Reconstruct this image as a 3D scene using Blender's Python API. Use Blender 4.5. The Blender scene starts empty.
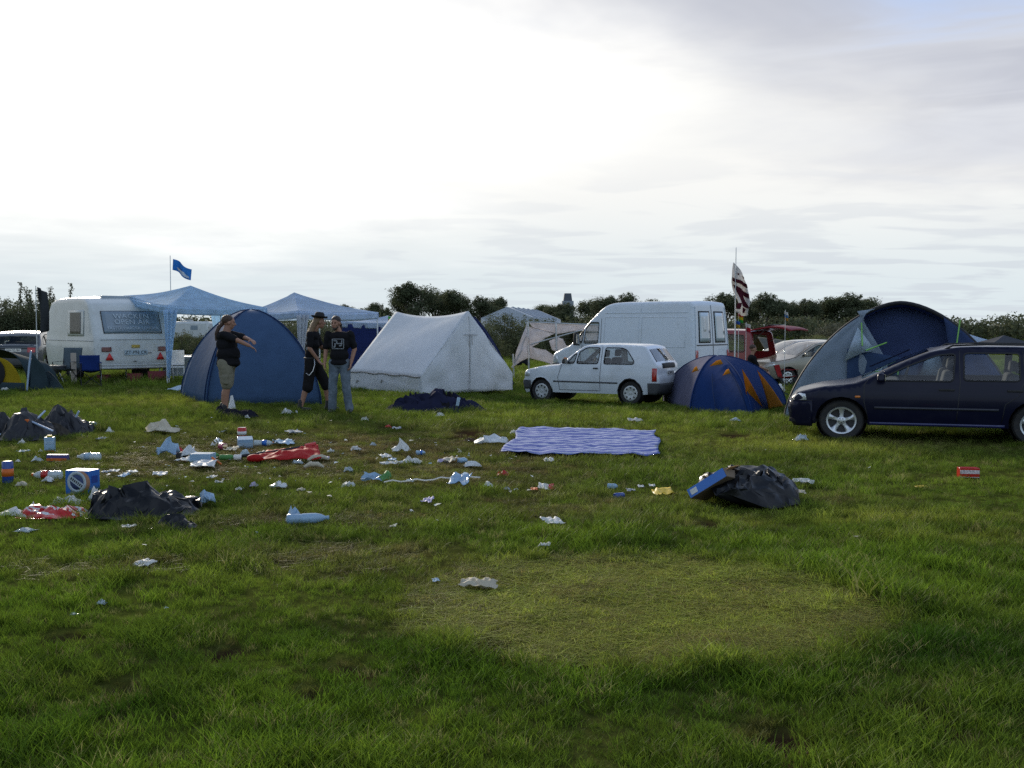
SUNE=3.1; EXPO=0.22; OVERC=(.62,.74,.94)
DENO=False
import bpy, bmesh, math, random
import numpy as np
from mathutils import Vector, Matrix, Euler, noise
from mathutils.geometry import delaunay_2d_cdt
R = math.radians; PI = math.pi
rnd = random.Random(7)
scene = bpy.context.scene
COL = scene.collection
F = 1080.0; CAMH = 1.62; HOR = 326.0
PITCH = math.atan((384-HOR)/F)

# ---------------------------------------------------------------- ground shape and pixel -> place helpers
def terrain(x, y):
    z = 0.07*math.exp(-((x+4.5)**2+(y-19.3)**2)/30.0)
    a=max(0.,min(1.,(y-17)/13)); b=max(0.,min(1.,(x+2.5)/5)); a=a*a*(3-2*a); b=b*b*(3-2*b)
    z -= 0.30*a*b
    z += 0.05*math.exp(-((x+10)**2+(y-30)**2)/60.0)
    return z
def ray(px, py):
    a = (px-512)/F; b = -(py-384)/F
    return Vector((a, math.cos(PITCH)+b*math.sin(PITCH), -math.sin(PITCH)+b*math.cos(PITCH)))
def G(px, py):
    d = ray(px, py); z = 0.0
    for _ in range(6):
        t = (z-CAMH)/d.z
        x, y = d.x*t, d.y*t
        z = terrain(x, y)
    return Vector((x, y, z))
def P(px, py, Y):
    d = ray(px, py); t = Y/d.y
    return Vector((d.x*t, Y, CAMH+d.z*t))
def onground(x, y, dz=0.0): return Vector((x, y, terrain(x, y)+dz))

# ---------------------------------------------------------------- materials
MATS = {}
def nodes_of(m):
    m.use_nodes = True; nt = m.node_tree; nt.nodes.clear(); return nt
def M(name, col=(.5,.5,.5), rough=.6, metal=0., var=.12, vscale=4., bump=0., bscale=40., trans=0., alpha=1., coat=0., glass=0., spec=.5, dirt=None, sheen=0., stripe=None):
    if name in MATS: return MATS[name]
    m = bpy.data.materials.new(name); nt = nodes_of(m); N = nt.nodes; L = nt.links
    out = N.new('ShaderNodeOutputMaterial'); b = N.new('ShaderNodeBsdfPrincipled')
    b.inputs['Roughness'].default_value = rough; b.inputs['Metallic'].default_value = metal
    b.inputs['Specular IOR Level'].default_value = spec
    b.inputs['Coat Weight'].default_value = coat; b.inputs['Coat Roughness'].default_value = .06
    b.inputs['Transmission Weight'].default_value = glass
    b.inputs['Alpha'].default_value = alpha
    b.inputs['Sheen Weight'].default_value = sheen
    tc = N.new('ShaderNodeTexCoord')
    csock = None
    n1 = N.new('ShaderNodeTexNoise'); n1.inputs['Scale'].default_value = vscale; n1.inputs['Detail'].default_value = 6
    L.new(tc.outputs['Object'], n1.inputs['Vector'])
    mix = N.new('ShaderNodeMix'); mix.data_type = 'RGBA'
    c = Vector(col)
    mix.inputs['A'].default_value = (*(max(0,v*(1-var)) for v in c), 1)
    mix.inputs['B'].default_value = (*(min(1,v*(1+var)) for v in c), 1)
    mr = N.new('ShaderNodeMapRange'); mr.inputs['From Min'].default_value=.3; mr.inputs['From Max'].default_value=.7
    L.new(n1.outputs['Fac'], mr.inputs['Value']); L.new(mr.outputs['Result'], mix.inputs['Factor'])
    csock = mix.outputs['Result']
    if stripe:      # (axis, scale, colour, width, distortion)
        ax, sc, c2, wd, ds = stripe
        sp = N.new('ShaderNodeSeparateXYZ')
        L.new(tc.outputs['Object'], sp.inputs['Vector'])
        n2 = N.new('ShaderNodeTexNoise'); n2.inputs['Scale'].default_value = 2.5; L.new(tc.outputs['Object'], n2.inputs['Vector'])
        ma = N.new('ShaderNodeMath'); ma.operation='MULTIPLY_ADD'; L.new(n2.outputs['Fac'], ma.inputs[0]); ma.inputs[1].default_value=ds
        L.new(sp.outputs[ax], ma.inputs[2])
        mm = N.new('ShaderNodeMath'); mm.operation='MULTIPLY'; mm.inputs[1].default_value=sc; L.new(ma.outputs[0], mm.inputs[0])
        fr = N.new('ShaderNodeMath'); fr.operation='FRACT'; L.new(mm.outputs[0], fr.inputs[0])
        lt = N.new('ShaderNodeMath'); lt.operation='LESS_THAN'; lt.inputs[1].default_value=wd; L.new(fr.outputs[0], lt.inputs[0])
        mx = N.new('ShaderNodeMix'); mx.data_type='RGBA'; L.new(lt.outputs[0], mx.inputs['Factor']); L.new(csock, mx.inputs['A'])
        mx.inputs['B'].default_value=(*c2,1); csock = mx.outputs['Result']
    if dirt:        # (colour, amount, scale)
        n3 = N.new('ShaderNodeTexNoise'); n3.inputs['Scale'].default_value=dirt[2]; n3.inputs['Detail'].default_value=8; n3.inputs['Roughness'].default_value=.7
        L.new(tc.outputs['Object'], n3.inputs['Vector'])
        m3 = N.new('ShaderNodeMapRange'); m3.inputs['From Min'].default_value=.5; m3.inputs['From Max'].default_value=.75; m3.inputs['To Max'].default_value=dirt[1]
        L.new(n3.outputs['Fac'], m3.inputs['Value'])
        mx = N.new('ShaderNodeMix'); mx.data_type='RGBA'; L.new(m3.outputs['Result'], mx.inputs['Factor']); L.new(csock, mx.inputs['A'])
        mx.inputs['B'].default_value=(*dirt[0],1); csock = mx.outputs['Result']
    L.new(csock, b.inputs['Base Color'])
    if bump:
        nb = N.new('ShaderNodeTexNoise'); nb.inputs['Scale'].default_value=bscale; nb.inputs['Detail'].default_value=5
        L.new(tc.outputs['Object'], nb.inputs['Vector'])
        bp = N.new('ShaderNodeBump'); bp.inputs['Strength'].default_value=bump; bp.inputs['Distance'].default_value=.02
        L.new(nb.outputs['Fac'], bp.inputs['Height']); L.new(bp.outputs['Normal'], b.inputs['Normal'])
    res = b.outputs[0]
    if trans:
        t = N.new('ShaderNodeBsdfTranslucent'); L.new(csock, t.inputs['Color'])
        ms = N.new('ShaderNodeMixShader'); ms.inputs[0].default_value=trans
        L.new(res, ms.inputs[1]); L.new(t.outputs[0], ms.inputs[2]); res = ms.outputs[0]
    L.new(res, out.inputs['Surface'])
    MATS[name] = m; return m
def cloth(name, col, trans=.2, **k):
    k.setdefault('rough',.9); k.setdefault('spec',.08); k.setdefault('bump',.25); k.setdefault('bscale',6.); k.setdefault('var',.08)
    return M(name, col, trans=trans, **k)
def carglass(name, tint=(.75,.8,.8), alpha=.38):
    """thin tinted car glass: clear-coated, lets part of the view through"""
    if name in MATS: return MATS[name]
    m = bpy.data.materials.new(name); nt = nodes_of(m); N=nt.nodes; L=nt.links
    out=N.new('ShaderNodeOutputMaterial'); tr=N.new('ShaderNodeBsdfTransparent'); tr.inputs[0].default_value=(*tint,1)
    gl=N.new('ShaderNodeBsdfGlossy'); gl.inputs['Roughness'].default_value=.03; gl.inputs['Color'].default_value=(1,1,1,1)
    fr=N.new('ShaderNodeLayerWeight'); fr.inputs['Blend'].default_value=.5
    pw=N.new('ShaderNodeMath'); pw.operation='POWER'; pw.inputs[1].default_value=4; L.new(fr.outputs['Facing'],pw.inputs[0])
    mr=N.new('ShaderNodeMapRange'); mr.inputs['To Min'].default_value=alpha*.15; mr.inputs['To Max'].default_value=1
    L.new(pw.outputs[0], mr.inputs['Value'])
    ms=N.new('ShaderNodeMixShader'); L.new(mr.outputs[0], ms.inputs[0]); L.new(tr.outputs[0], ms.inputs[1]); L.new(gl.outputs[0], ms.inputs[2])
    L.new(ms.outputs[0], out.inputs['Surface']); MATS[name]=m; return m

# ---------------------------------------------------------------- objects
def link(name, me, mat=None, parent=None):
    o = bpy.data.objects.new(name, me); COL.objects.link(o)
    if mat is not None and me is not None and not me.materials:
        for mm in (mat if isinstance(mat,(list,tuple)) else [mat]): me.materials.append(mm)
    if parent is not None: o.parent = parent
    return o
def tag(o, label=None, cat=None, group=None, kind=None):
    if label: o['label']=label
    if cat: o['category']=cat
    if group: o['group']=group
    if kind: o['kind']=kind
    return o
def thing(name, label, cat, loc=(0,0,0), rz=0., group=None, scale=1.):
    o = bpy.data.objects.new(name, None); COL.objects.link(o)
    o.location = loc; o.rotation_euler=(0,0,rz); o.empty_display_size=.1
    if not isinstance(scale,(int,float)): o.scale = scale
    else: o.scale=(scale,)*3
    return tag(o,label,cat,group)
class MB:
    def __init__(s): s.v=[]; s.f=[]; s.mi=[]
    def add(s, V, Fs, mi=0):
        k=len(s.v); s.v += [tuple(v) for v in V]
        for f in Fs: s.f.append(tuple(i+k for i in f)); s.mi.append(mi)
        return s
    def box(s, c, d, rot=None, mi=0, taper=1.):
        x,y,z=(q/2 for q in d); V=[]
        for sz in (-1,1):
            t = taper if sz>0 else 1.
            for sx,sy in ((-1,-1),(1,-1),(1,1),(-1,1)):
                p=Vector((sx*x*t,sy*y*t,sz*z))
                if rot is not None: p = rot@p
                V.append(p+Vector(c))
        return s.add(V,[(3,2,1,0),(4,5,6,7),(0,1,5,4),(1,2,6,5),(2,3,7,6),(3,0,4,7)],mi)
    def tube(s, pts, r, n=8, cap=True, mi=0, flat=1.):
        pts=[Vector(p) for p in pts]; V=[]; Fs=[]
        rr = r if isinstance(r,(list,tuple)) else [r]*len(pts)
        prev=None
        for i,p in enumerate(pts):
            t=(pts[min(i+1,len(pts)-1)]-pts[max(i-1,0)]).normalized()
            if prev is None:
                a = Vector((0,0,1)) if abs(t.z)<.9 else Vector((1,0,0))
                u = t.cross(a).normalized()
            else: u=(prev-t*prev.dot(t)).normalized()
            prev=u; w=t.cross(u)
            for k in range(n):
                an=2*PI*k/n; V.append(p+(u*math.cos(an)+w*math.sin(an)*flat)*rr[i])
        for i in range(len(pts)-1):
            for k in range(n):
                a=i*n+k; b=i*n+(k+1)%n; Fs.append((a,b,b+n,a+n))
        if cap: Fs.append(tuple(range(n-1,-1,-1))); Fs.append(tuple((len(pts)-1)*n+k for k in range(n)))
        return s.add(V,Fs,mi)
    def lathe(s, prof, n=16, M_=None, mi=0, cap=True):
        V=[];Fs=[]; M_=M_ or Matrix()
        for r,z in prof:
            for k in range(n): V.append(M_@Vector((r*math.cos(2*PI*k/n), r*math.sin(2*PI*k/n), z)))
        for i in range(len(prof)-1):
            for k in range(n):
                a=i*n+k;b=i*n+(k+1)%n; Fs.append((a,b,b+n,a+n))
        if cap: Fs.append(tuple(range(n-1,-1,-1))); Fs.append(tuple((len(prof)-1)*n+k for k in range(n)))
        return s.add(V,Fs,mi)
    def grid(s, fn, nu, nv, mi=0):
        V=[fn(i/nu,j/nv) for j in range(nv+1) for i in range(nu+1)]
        Fs=[(j*(nu+1)+i, j*(nu+1)+i+1,(j+1)*(nu+1)+i+1,(j+1)*(nu+1)+i) for j in range(nv) for i in range(nu)]
        return s.add(V,Fs,mi)
    def ball(s, c, r, rot=None, nu=16, nv=10, mi=0):
        if isinstance(r,(int,float)): r=(r,r,r)
        V=[];Fs=[]
        for j in range(nv+1):
            th=PI*j/nv
            for i in range(nu):
                ph=2*PI*i/nu
                p=Vector((r[0]*math.sin(th)*math.cos(ph), r[1]*math.sin(th)*math.sin(ph), r[2]*math.cos(th)))
                if rot is not None: p=rot@p
                V.append(p+Vector(c))
        for j in range(nv):
            for i in range(nu): Fs.append((j*nu+i,(j+1)*nu+i,(j+1)*nu+(i+1)%nu,j*nu+(i+1)%nu))
        return s.add(V,Fs,mi)
    def capsule(s, a, ra, b, rb, n=12):
        a=Vector(a);b=Vector(b); d=(b-a); ln=d.length
        if ln<1e-5: return s.ball(a,ra)
        t=d/ln; pts=[];rs=[]
        for k in range(5):
            an=PI/2*(k/4); pts.append(a-t*ra*math.cos(an)*.98); rs.append(max(.001,ra*math.sin(an)))
        for k in range(5):
            an=PI/2*(k/4); pts.append(b+t*rb*math.sin(an)*.98); rs.append(max(.001,rb*math.cos(an)))
        return s.tube(pts,rs,n)
    def mesh(s, name='m', weld=0., smooth=True, sharp=None):
        me=bpy.data.meshes.new(name); me.from_pydata([tuple(v) for v in s.v],[],s.f)
        me.polygons.foreach_set('material_index', s.mi)
        bm=bmesh.new(); bm.from_mesh(me)
        if weld: bmesh.ops.remove_doubles(bm,verts=bm.verts,dist=weld)
        bmesh.ops.recalc_face_normals(bm,faces=bm.faces)
        bm.to_mesh(me); bm.free()
        me.polygons.foreach_set('use_smooth',[smooth]*len(me.polygons))
        if smooth and sharp: me.set_sharp_from_angle(angle=R(sharp))
        me.update(); return me
    def build(s, name, mat, parent=None, weld=0., smooth=True, sharp=40., bevel=0., solid=0.):
        o=link(name,s.mesh(name,weld,smooth,sharp),mat,parent)
        if bevel:
            b=o.modifiers.new('Bevel','BEVEL'); b.width=bevel; b.segments=2; b.limit_method='ANGLE'; b.harden_normals=False
        if solid:
            d=o.modifiers.new('Solid','SOLIDIFY'); d.thickness=solid; d.offset=0
        return o
def children(o): return [c for c in bpy.data.objects if c.parent==o]
def copy_tree(o, parent=None):
    c=o.copy(); COL.objects.link(c); c.parent=parent
    for ch in children(o): copy_tree(ch,c)
    return c
def text_mesh(body, size, M_, name, mat, parent, extrude=.002, spacing=1., align='CENTER'):
    cu=bpy.data.curves.new('txt','FONT'); cu.body=body; cu.size=size; cu.align_x=align; cu.align_y='CENTER'
    cu.extrude=extrude; cu.space_character=spacing; cu.resolution_u=2
    t=bpy.data.objects.new('txt',cu); COL.objects.link(t)
    bpy.context.view_layer.update()
    me=bpy.data.meshes.new_from_object(t.evaluated_get(bpy.context.evaluated_depsgraph_get()))
    bpy.data.objects.remove(t); bpy.data.curves.remove(cu)
    me.transform(M_); me.materials.clear()
    return link(name,me,mat,parent)
def nz(x,y=0.,z=0.): return noise.noise(Vector((x,y,z)))
def fbm(x,y,z=0.,o=4):
    a=0;k=1;s=0
    for _ in range(o): a+=k*nz(x,y,z); s+=k; x*=2.03;y*=2.03;z*=2.03;k*=.5
    return a/s
def ridged(x,y,z=0.,o=4):
    a=0;k=1;s=0
    for _ in range(o): a+=k*(1-abs(2*nz(x,y,z))); s+=k; x*=2.1;y*=2.1;z=z*2.1+5;k*=.5
    return a/s
# ================================================================ camera, sky, sun
cam=bpy.data.cameras.new('camera'); co=bpy.data.objects.new('camera',cam); COL.objects.link(co)
cam.lens=36*F/1024; cam.sensor_width=36; cam.clip_start=.1; cam.clip_end=5000
co.location=(0,0,CAMH); co.rotation_euler=(PI/2-PITCH,0,0); scene.camera=co
SUN_AZ=R(-24); SUN_EL=R(17)      # azimuth from +Y, negative is left
sdir=Vector((math.sin(SUN_AZ)*math.cos(SUN_EL), math.cos(SUN_AZ)*math.cos(SUN_EL), math.sin(SUN_EL)))
sl=bpy.data.lights.new('sun','SUN'); sl.energy=SUNE; sl.angle=R(10); sl.color=(1,.9,.74)
so=bpy.data.objects.new('sun',sl); COL.objects.link(so); so.rotation_euler=sdir.to_track_quat('Z','Y').to_euler(); so.location=(-30,40,30)
w=bpy.data.worlds.new('World'); scene.world=w; w.use_nodes=True; nt=w.node_tree; nt.nodes.clear(); N=nt.nodes; L=nt.links
def node(t,**k):
    n=N.new(t)
    for a,b in k.items(): setattr(n,a,b)
    return n
def math_(op,a,b=None,c=None,clamp=False):
    n=node('ShaderNodeMath',operation=op); n.use_clamp=clamp
    for i,v in enumerate((a,b,c)):
        if v is None: continue
        if isinstance(v,(int,float)): n.inputs[i].default_value=v
        else: L.new(v,n.inputs[i])
    return n.outputs[0]
def mixc(f,a,b):
    n=node('ShaderNodeMix',data_type='RGBA')
    for k,v in (('Factor',f),('A',a),('B',b)):
        if isinstance(v,(int,float)): n.inputs[k].default_value=v
        elif isinstance(v,tuple): n.inputs[k].default_value=(*v,1)
        else: L.new(v,n.inputs[k])
    return n.outputs['Result']
def mrange(v,a,b,c=0.,d=1.,smooth=True):
    n=node('ShaderNodeMapRange'); n.interpolation_type='SMOOTHSTEP' if smooth else 'LINEAR'
    L.new(v,n.inputs['Value'])
    for k,x in (('From Min',a),('From Max',b),('To Min',c),('To Max',d)): n.inputs[k].default_value=x
    return n.outputs['Result']
sky=node('ShaderNodeTexSky',sky_type='NISHITA'); sky.sun_disc=False; sky.sun_elevation=SUN_EL; sky.sun_rotation=SUN_AZ
tc=node('ShaderNodeTexCoord'); sep=node('ShaderNodeSeparateXYZ'); L.new(tc.outputs['Generated'],sep.inputs[0])
X,Y_,Z=sep.outputs
el=math_('ARCSINE',Z)                                  # elevation
az=math_('ARCTAN2',X,Y_)                               # azimuth, 0 = ahead, + right
# cloud layer seen on a plane overhead: perspective-correct streaks
zc=math_('MAXIMUM',Z,0.); zc=math_('ADD',zc,.07)
cx=math_('DIVIDE',X,zc); cy=math_('DIVIDE',Y_,zc)
cv=node('ShaderNodeCombineXYZ'); L.new(cx,cv.inputs[0]); L.new(cy,cv.inputs[1])
def cnoise(scale,detail,rough,loc,sx=1.,sy=1.,dist=0.):
    mp=node('ShaderNodeMapping'); mp.inputs['Location'].default_value=loc; mp.inputs['Scale'].default_value=(sx,sy,1); mp.inputs['Rotation'].default_value=(0,0,R(12))
    L.new(cv.outputs[0],mp.inputs[0])
    n=node('ShaderNodeTexNoise'); n.inputs['Scale'].default_value=scale; n.inputs['Detail'].default_value=detail; n.inputs['Roughness'].default_value=rough; n.inputs['Distortion'].default_value=dist
    L.new(mp.outputs[0],n.inputs[0]); return n.outputs['Fac']
n_big=cnoise(.9,5,.55,(3,1,0),1,.8,.3); n_fine=cnoise(1.7,4,.5,(7,2,0),.7,1.,.5)
# glow of the hidden sun through the cloud: white sheet upper left
dx=math_('SUBTRACT',az,R(-17)); dy=math_('SUBTRACT',el,R(16))
dist=math_('SQRT',math_('ADD',math_('MULTIPLY',dx,math_('MULTIPLY',dx,.55)),math_('MULTIPLY',dy,math_('MULTIPLY',dy,2.3))))
dist=math_('ADD',dist,math_('MULTIPLY',math_('SUBTRACT',n_big,.5),.25))
glow=mrange(dist,.08,.40,1.,0.)
# grey-lilac bank upper right with a soft diagonal lower edge
edge=math_('SUBTRACT',el,math_('ADD',R(5.8),math_('MULTIPLY',math_('SUBTRACT',R(25.4),az),.33)))
edge=math_('ADD',edge,math_('MULTIPLY',math_('SUBTRACT',n_big,.5),.20))
edge=math_('ADD',edge,math_('MULTIPLY',math_('SUBTRACT',n_fine,.5),.10))
bank=mrange(edge,-.05,.10)
ahead=mrange(Y_,-.2,.4)
bank=math_('MULTIPLY',bank,ahead)
K=10.0
def k(c): return tuple(v*K for v in c)
base=mixc(mrange(el,R(1),R(8)),k((.63,.70,.73)),k((.82,.82,.80)))     # pale band low, creamy white above
lowst=math_('MULTIPLY',mrange(n_fine,.47,.60),mrange(el,R(11),R(2)))
lowst=math_('MULTIPLY',lowst,mrange(az,R(-30),R(20),.25,1.))
base=mixc(math_('MULTIPLY',lowst,.5),base,k((.52,.56,.62)))
bankc=mixc(mrange(n_fine,.35,.65),k((.45,.47,.54)),k((.61,.63,.68)))
c1=mixc(math_('MULTIPLY',bank,.95),base,bankc)
# gap of blue, top right corner
gap=math_('MULTIPLY',mrange(math_('ADD',math_('SUBTRACT',el,R(13.2)),math_('MULTIPLY',math_('SUBTRACT',n_fine,.5),.22)),0.,.07),mrange(az,R(13),R(22)))
skyb=node('ShaderNodeMix',data_type='RGBA',blend_type='MULTIPLY'); skyb.inputs['Factor'].default_value=1; L.new(sky.outputs[0],skyb.inputs['A']); skyb.inputs['B'].default_value=(1.,1.1,1.25,1)
c2=mixc(math_('MULTIPLY',gap,.85),c1,k((.36,.52,.86)))
c3=mixc(math_('MULTIPLY',math_('MULTIPLY',glow,.95),math_('SUBTRACT',1.,math_('MULTIPLY',bank,.7))),c2,k((1.20,1.18,1.13)))
# behind the camera and high overhead: broken cloud over clear blue sky
over=mixc(mrange(n_big,.40,.62),skyb.outputs['Result'],k(OVERC))
hi=mrange(el,R(24),R(50)); hi=math_('MAXIMUM',hi,mrange(Y_,.35,-.1))
c4=mixc(hi,c3,over)
c4=mixc(mrange(el,R(-1),R(0)),k((.05,.07,.03)),c4)
bg=node('ShaderNodeBackground'); bg.inputs['Strength'].default_value=.1; L.new(c4,bg.inputs['Color'])
wo=node('ShaderNodeOutputWorld'); L.new(bg.outputs[0],wo.inputs[0])
vs=scene.view_settings; scene.display_settings.display_device='sRGB'
vs.view_transform='Standard'; vs.look='None'; vs.exposure=EXPO; vs.gamma=1; vs.use_curve_mapping=False
scene.render.engine='CYCLES'; cy_=scene.cycles
cy_.use_denoising=DENO; cy_.use_adaptive_sampling=False; cy_.max_bounces=8; cy_.sample_clamp_indirect=4; cy_.transparent_max_bounces=16; cy_.diffuse_bounces=3; cy_.glossy_bounces=3; cy_.caustics_reflective=False; cy_.caustics_refractive=False

# ================================================================ ground
Y1=lambda px,py: G(px,py)
ringc=G(640,606); 
def ellipse_d(x,y,cx_,cy_y,ax,ay): return math.hypot((x-cx_)/ax,(y-cy_y)/ay)
WORN=[]   # (centre, rx, ry, strength) of trodden, browned grass among the litter
for px,py,wx,wy,s in ((330,455,260,26,.9),(180,465,140,22,.8),(450,470,140,26,.8),(120,565,120,14,.7),(360,560,120,16,.8),(560,505,120,18,.6),(480,628,90,10,.5),(900,445,90,8,.6),(320,520,200,18,.5),(840,500,80,10,.5)):
    a=G(px,py); b=G(px+wx,py); c=G(px,py-wy); d=G(px,py+wy); WORN.append((a.x,(c.y+d.y)/2,abs(b.x-a.x),abs(c.y-d.y)/2,s))
YEL=[]    # dry yellow-green strips; bands of low sunlight are put into the grass colour too
for px,py,wx,wy,s in ((800,446,120,10,.9),(660,432,60,6,.6),(560,418,120,5,.6),(850,520,200,10,.8),(960,540,140,8,.6),(180,402,120,5,.8),(700,500,70,8,.5),(430,560,60,14,.4)):
    a=G(px,py); b=G(px+wx,py); c=G(px,py-wy); d=G(px,py+wy); YEL.append((a.x,(c.y+d.y)/2,abs(b.x-a.x),abs(c.y-d.y)/2,s))
SOIL=[]   # bare earth
for px,py,wx,wy in ((500,655,22,6),(712,525,13,3.5),(785,748,30,12),(468,434,16,3),(350,674,20,6),(225,652,16,5),(940,728,16,8),(660,665,18,4),(125,690,18,5),(880,615,14,4),(590,672,18,4),(60,640,16,4),(735,436,10,2),(310,700,16,5)):
    a=G(px,py); b=G(px+wx,py); c=G(px,py-wy); d=G(px,py+wy); SOIL.append((a.x,(c.y+d.y)/2,abs(b.x-a.x)*1.25,abs(c.y-d.y)/2*1.7))
def ring_f(x,y):
    """1 inside the flattened patch where a tent stood"""
    d=ellipse_d(x,y,ringc.x,ringc.y-.03,RINGX,RINGY)+.16*fbm(x*1.3,y*1.3,3)
    return max(0.,min(1.,(1.0-d)/.36+.5))
RINGX=abs(G(880,612).x-G(410,612).x)/2; RINGY=(G(640,556).y-G(640,668).y)/2
ringc=Vector((G(640,612).x,(G(640,556).y+G(640,668).y)/2,0))
def gsum(lst,x,y):
    s=0.
    for cx_,cyy,ax,ay,st in lst:
        d=((x-cx_)/ax)**2+((y-cyy)/ay)**2
        if d<6: s=max(s,st*math.exp(-d*1.1))
    return s
def soil_f(x,y):
    s=0.
    for cx_,cyy,ax,ay in SOIL:
        d=((x-cx_)/ax)**2+((y-cyy)/ay)**2
        if d<4: s=max(s,min(1.,max(0.,1.6-1.3*math.sqrt(d)-.5*fbm(x*6,y*6))))
    return s
def gheight(x,y):
    a=max(0.,min(1.,(45-y)/20))
    return terrain(x,y)+a*(.035*fbm(x*.8,y*.8,1,3)+.018*fbm(x*3,y*3,2,2))
GREEN=Vector((.134,.218,.020)); DEEP=Vector((.044,.100,.010)); YELL=Vector((.335,.370,.055)); BROWN=Vector((.180,.118,.060)); EARTH=Vector((.060,.036,.022))
def gtint(x,y):
    n=fbm(x*.5,y*.5,7,4); m=fbm(x*2.2,y*2.2,9,3)
    c=GREEN.lerp(DEEP,max(0,min(1,.45+1.8*n+.9*m)))
    w=gsum(WORN,x,y); w=max(0,min(1,w*(.75+1.4*m)))
    yv=gsum(YEL,x,y); yv=max(0,min(1,yv*(1.+.9*m)))
    far_=max(0,min(1,(y-8)/6)); c=c.lerp(Vector((.165,.195,.038)),.38*far_)
    drift=max(0,min(1,.5*fbm(x*.35,y*.9,21,3)+.06))
    c=c.lerp(YELL,max(yv*.8,drift*.8)); c=c.lerp(BROWN,min(1,w*.85))
    rf=ring_f(x,y)
    if rf>0:
        m2=fbm(x*4.5,y*4.5,31,3); m3=fbm(x*1.1,y*1.6,41,3); c=c.lerp(YELL.lerp(BROWN*.8,max(0,min(.9,.05+1.5*m2+.8*m3)))*(1.22+.5*m3),rf*(.72+.5*m2))
    return c,w,rf
def axis(lo,hi,fine_lo,fine_hi,step,grow=1.18):
    a=list(np.arange(fine_lo,fine_hi,step)); s=step; v=a[-1]
    while v<hi: s*=grow; v+=s; a.append(v)
    s=step; v=a[0]; pre=[]
    while v>lo: s*=grow; v-=s; pre.append(v)
    return pre[::-1]+a
xs=axis(-1500,1500,-9,9,.07); ys=axis(-60,2500,2.6,13,.07,1.07)
gm=MB(); V=[(x,y,gheight(x,y)-(.035*soil_f(x,y))) for y in ys for x in xs]; nx=len(xs)
gm.add(V,[(j*nx+i,j*nx+i+1,(j+1)*nx+i+1,(j+1)*nx+i) for j in range(len(ys)-1) for i in range(nx-1)])
me=bpy.data.meshes.new('ground'); me.from_pydata(gm.v,[],gm.f); me.polygons.foreach_set('use_smooth',[True]*len(me.polygons))
at=me.color_attributes.new('tint','FLOAT_COLOR','POINT'); arr=np.ones((len(V),4),dtype=np.float32)
for i,(x,y,z) in enumerate(V):
    if abs(x)<60 and y<80:
        c,w_,rf=gtint(x,y); c=c.lerp(BROWN,.2).lerp(EARTH,min(1,.35*(y<16)+.2*(16<=y<24)+soil_f(x,y)))
    else: c=GREEN*.35
    arr[i,:3]=c*.55
at.data.foreach_set('color',arr.ravel())
def tint_mat(name,atype,trans,rough,detail,objrand=False):
    m=bpy.data.materials.new(name); nt=nodes_of(m); N=nt.nodes; L=nt.links
    out=N.new('ShaderNodeOutputMaterial'); a=N.new('ShaderNodeAttribute'); a.attribute_type=atype; a.attribute_name='tint'
    d=N.new('ShaderNodeBsdfPrincipled'); d.inputs['Roughness'].default_value=rough; d.inputs['Specular IOR Level'].default_value=.06 if trans else 0.
    tc=N.new('ShaderNodeTexCoord'); n=N.new('ShaderNodeTexNoise'); n.inputs['Scale'].default_value=detail; n.inputs['Detail'].default_value=8; n.inputs['Roughness'].default_value=.7
    L.new(tc.outputs['Object'],n.inputs['Vector'])
    mr=N.new('ShaderNodeMapRange'); mr.inputs['From Min'].default_value=.3; mr.inputs['From Max'].default_value=.7; mr.inputs['To Min'].default_value=.55; mr.inputs['To Max'].default_value=1.45
    L.new(n.outputs['Fac'],mr.inputs['Value'])
    vm=N.new('ShaderNodeVectorMath'); vm.operation='SCALE'; L.new(a.outputs['Color'],vm.inputs[0]); L.new(mr.outputs[0],vm.inputs['Scale'])
    L.new(vm.outputs[0],d.inputs['Base Color']); r=d.outputs[0]
    if trans:
        t=N.new('ShaderNodeBsdfTranslucent'); L.new(vm.outputs[0],t.inputs[0]); ms=N.new('ShaderNodeMixShader'); ms.inputs[0].default_value=trans
        L.new(r,ms.inputs[1]); L.new(t.outputs[0],ms.inputs[2]); r=ms.outputs[0]
    else:
        b=N.new('ShaderNodeBump'); b.inputs['Strength'].default_value=.7; b.inputs['Distance'].default_value=.03; L.new(n.outputs['Fac'],b.inputs['Height']); L.new(b.outputs[0],d.inputs['Normal'])
    L.new(r,out.inputs[0]); return m
ground=link('ground',me,tint_mat('ground_soil_and_turf','GEOMETRY',0,.9,9.)); tag(ground,kind='structure')

# ================================================================ grass: tufts scattered by geometry nodes
GM=tint_mat('grass_blades','INSTANCER',.42,.55,60.)
protos=bpy.data.collections.new('grass_tufts')
def tuft(name,nb,rad,h,wd,lean,seed):
    r=random.Random(seed); mb=MB()
    for _ in range(nb):
        a=r.uniform(0,2*PI); q=rad*math.sqrt(r.random()); bx_,by_=q*math.cos(a),q*math.sin(a)
        hh=h*r.uniform(.45,1.15); ln=hh*lean*r.uniform(.3,1.5); d=r.uniform(0,2*PI); fx,fy=math.cos(d),math.sin(d)
        o=r.uniform(0,2*PI); sx,sy=math.cos(o)*wd/2*r.uniform(.6,1.2),math.sin(o)*wd/2
        V=[]
        for t,wk in ((0,.8),(.4,1.),(.75,.7),(1.,.05)):
            cx_=bx_+fx*ln*t*t; cyy=by_+fy*ln*t*t; cz=hh*(t-.25*lean*t*t)
            V+=[(cx_-sx*wk,cyy-sy*wk,cz),(cx_+sx*wk,cyy+sy*wk,cz)]
        mb.add(V,[(0,1,3,2),(2,3,5,4),(4,5,7,6)])
    me=mb.mesh(name); me.materials.append(GM); o=bpy.data.objects.new(name,me); protos.objects.link(o); return o
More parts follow.
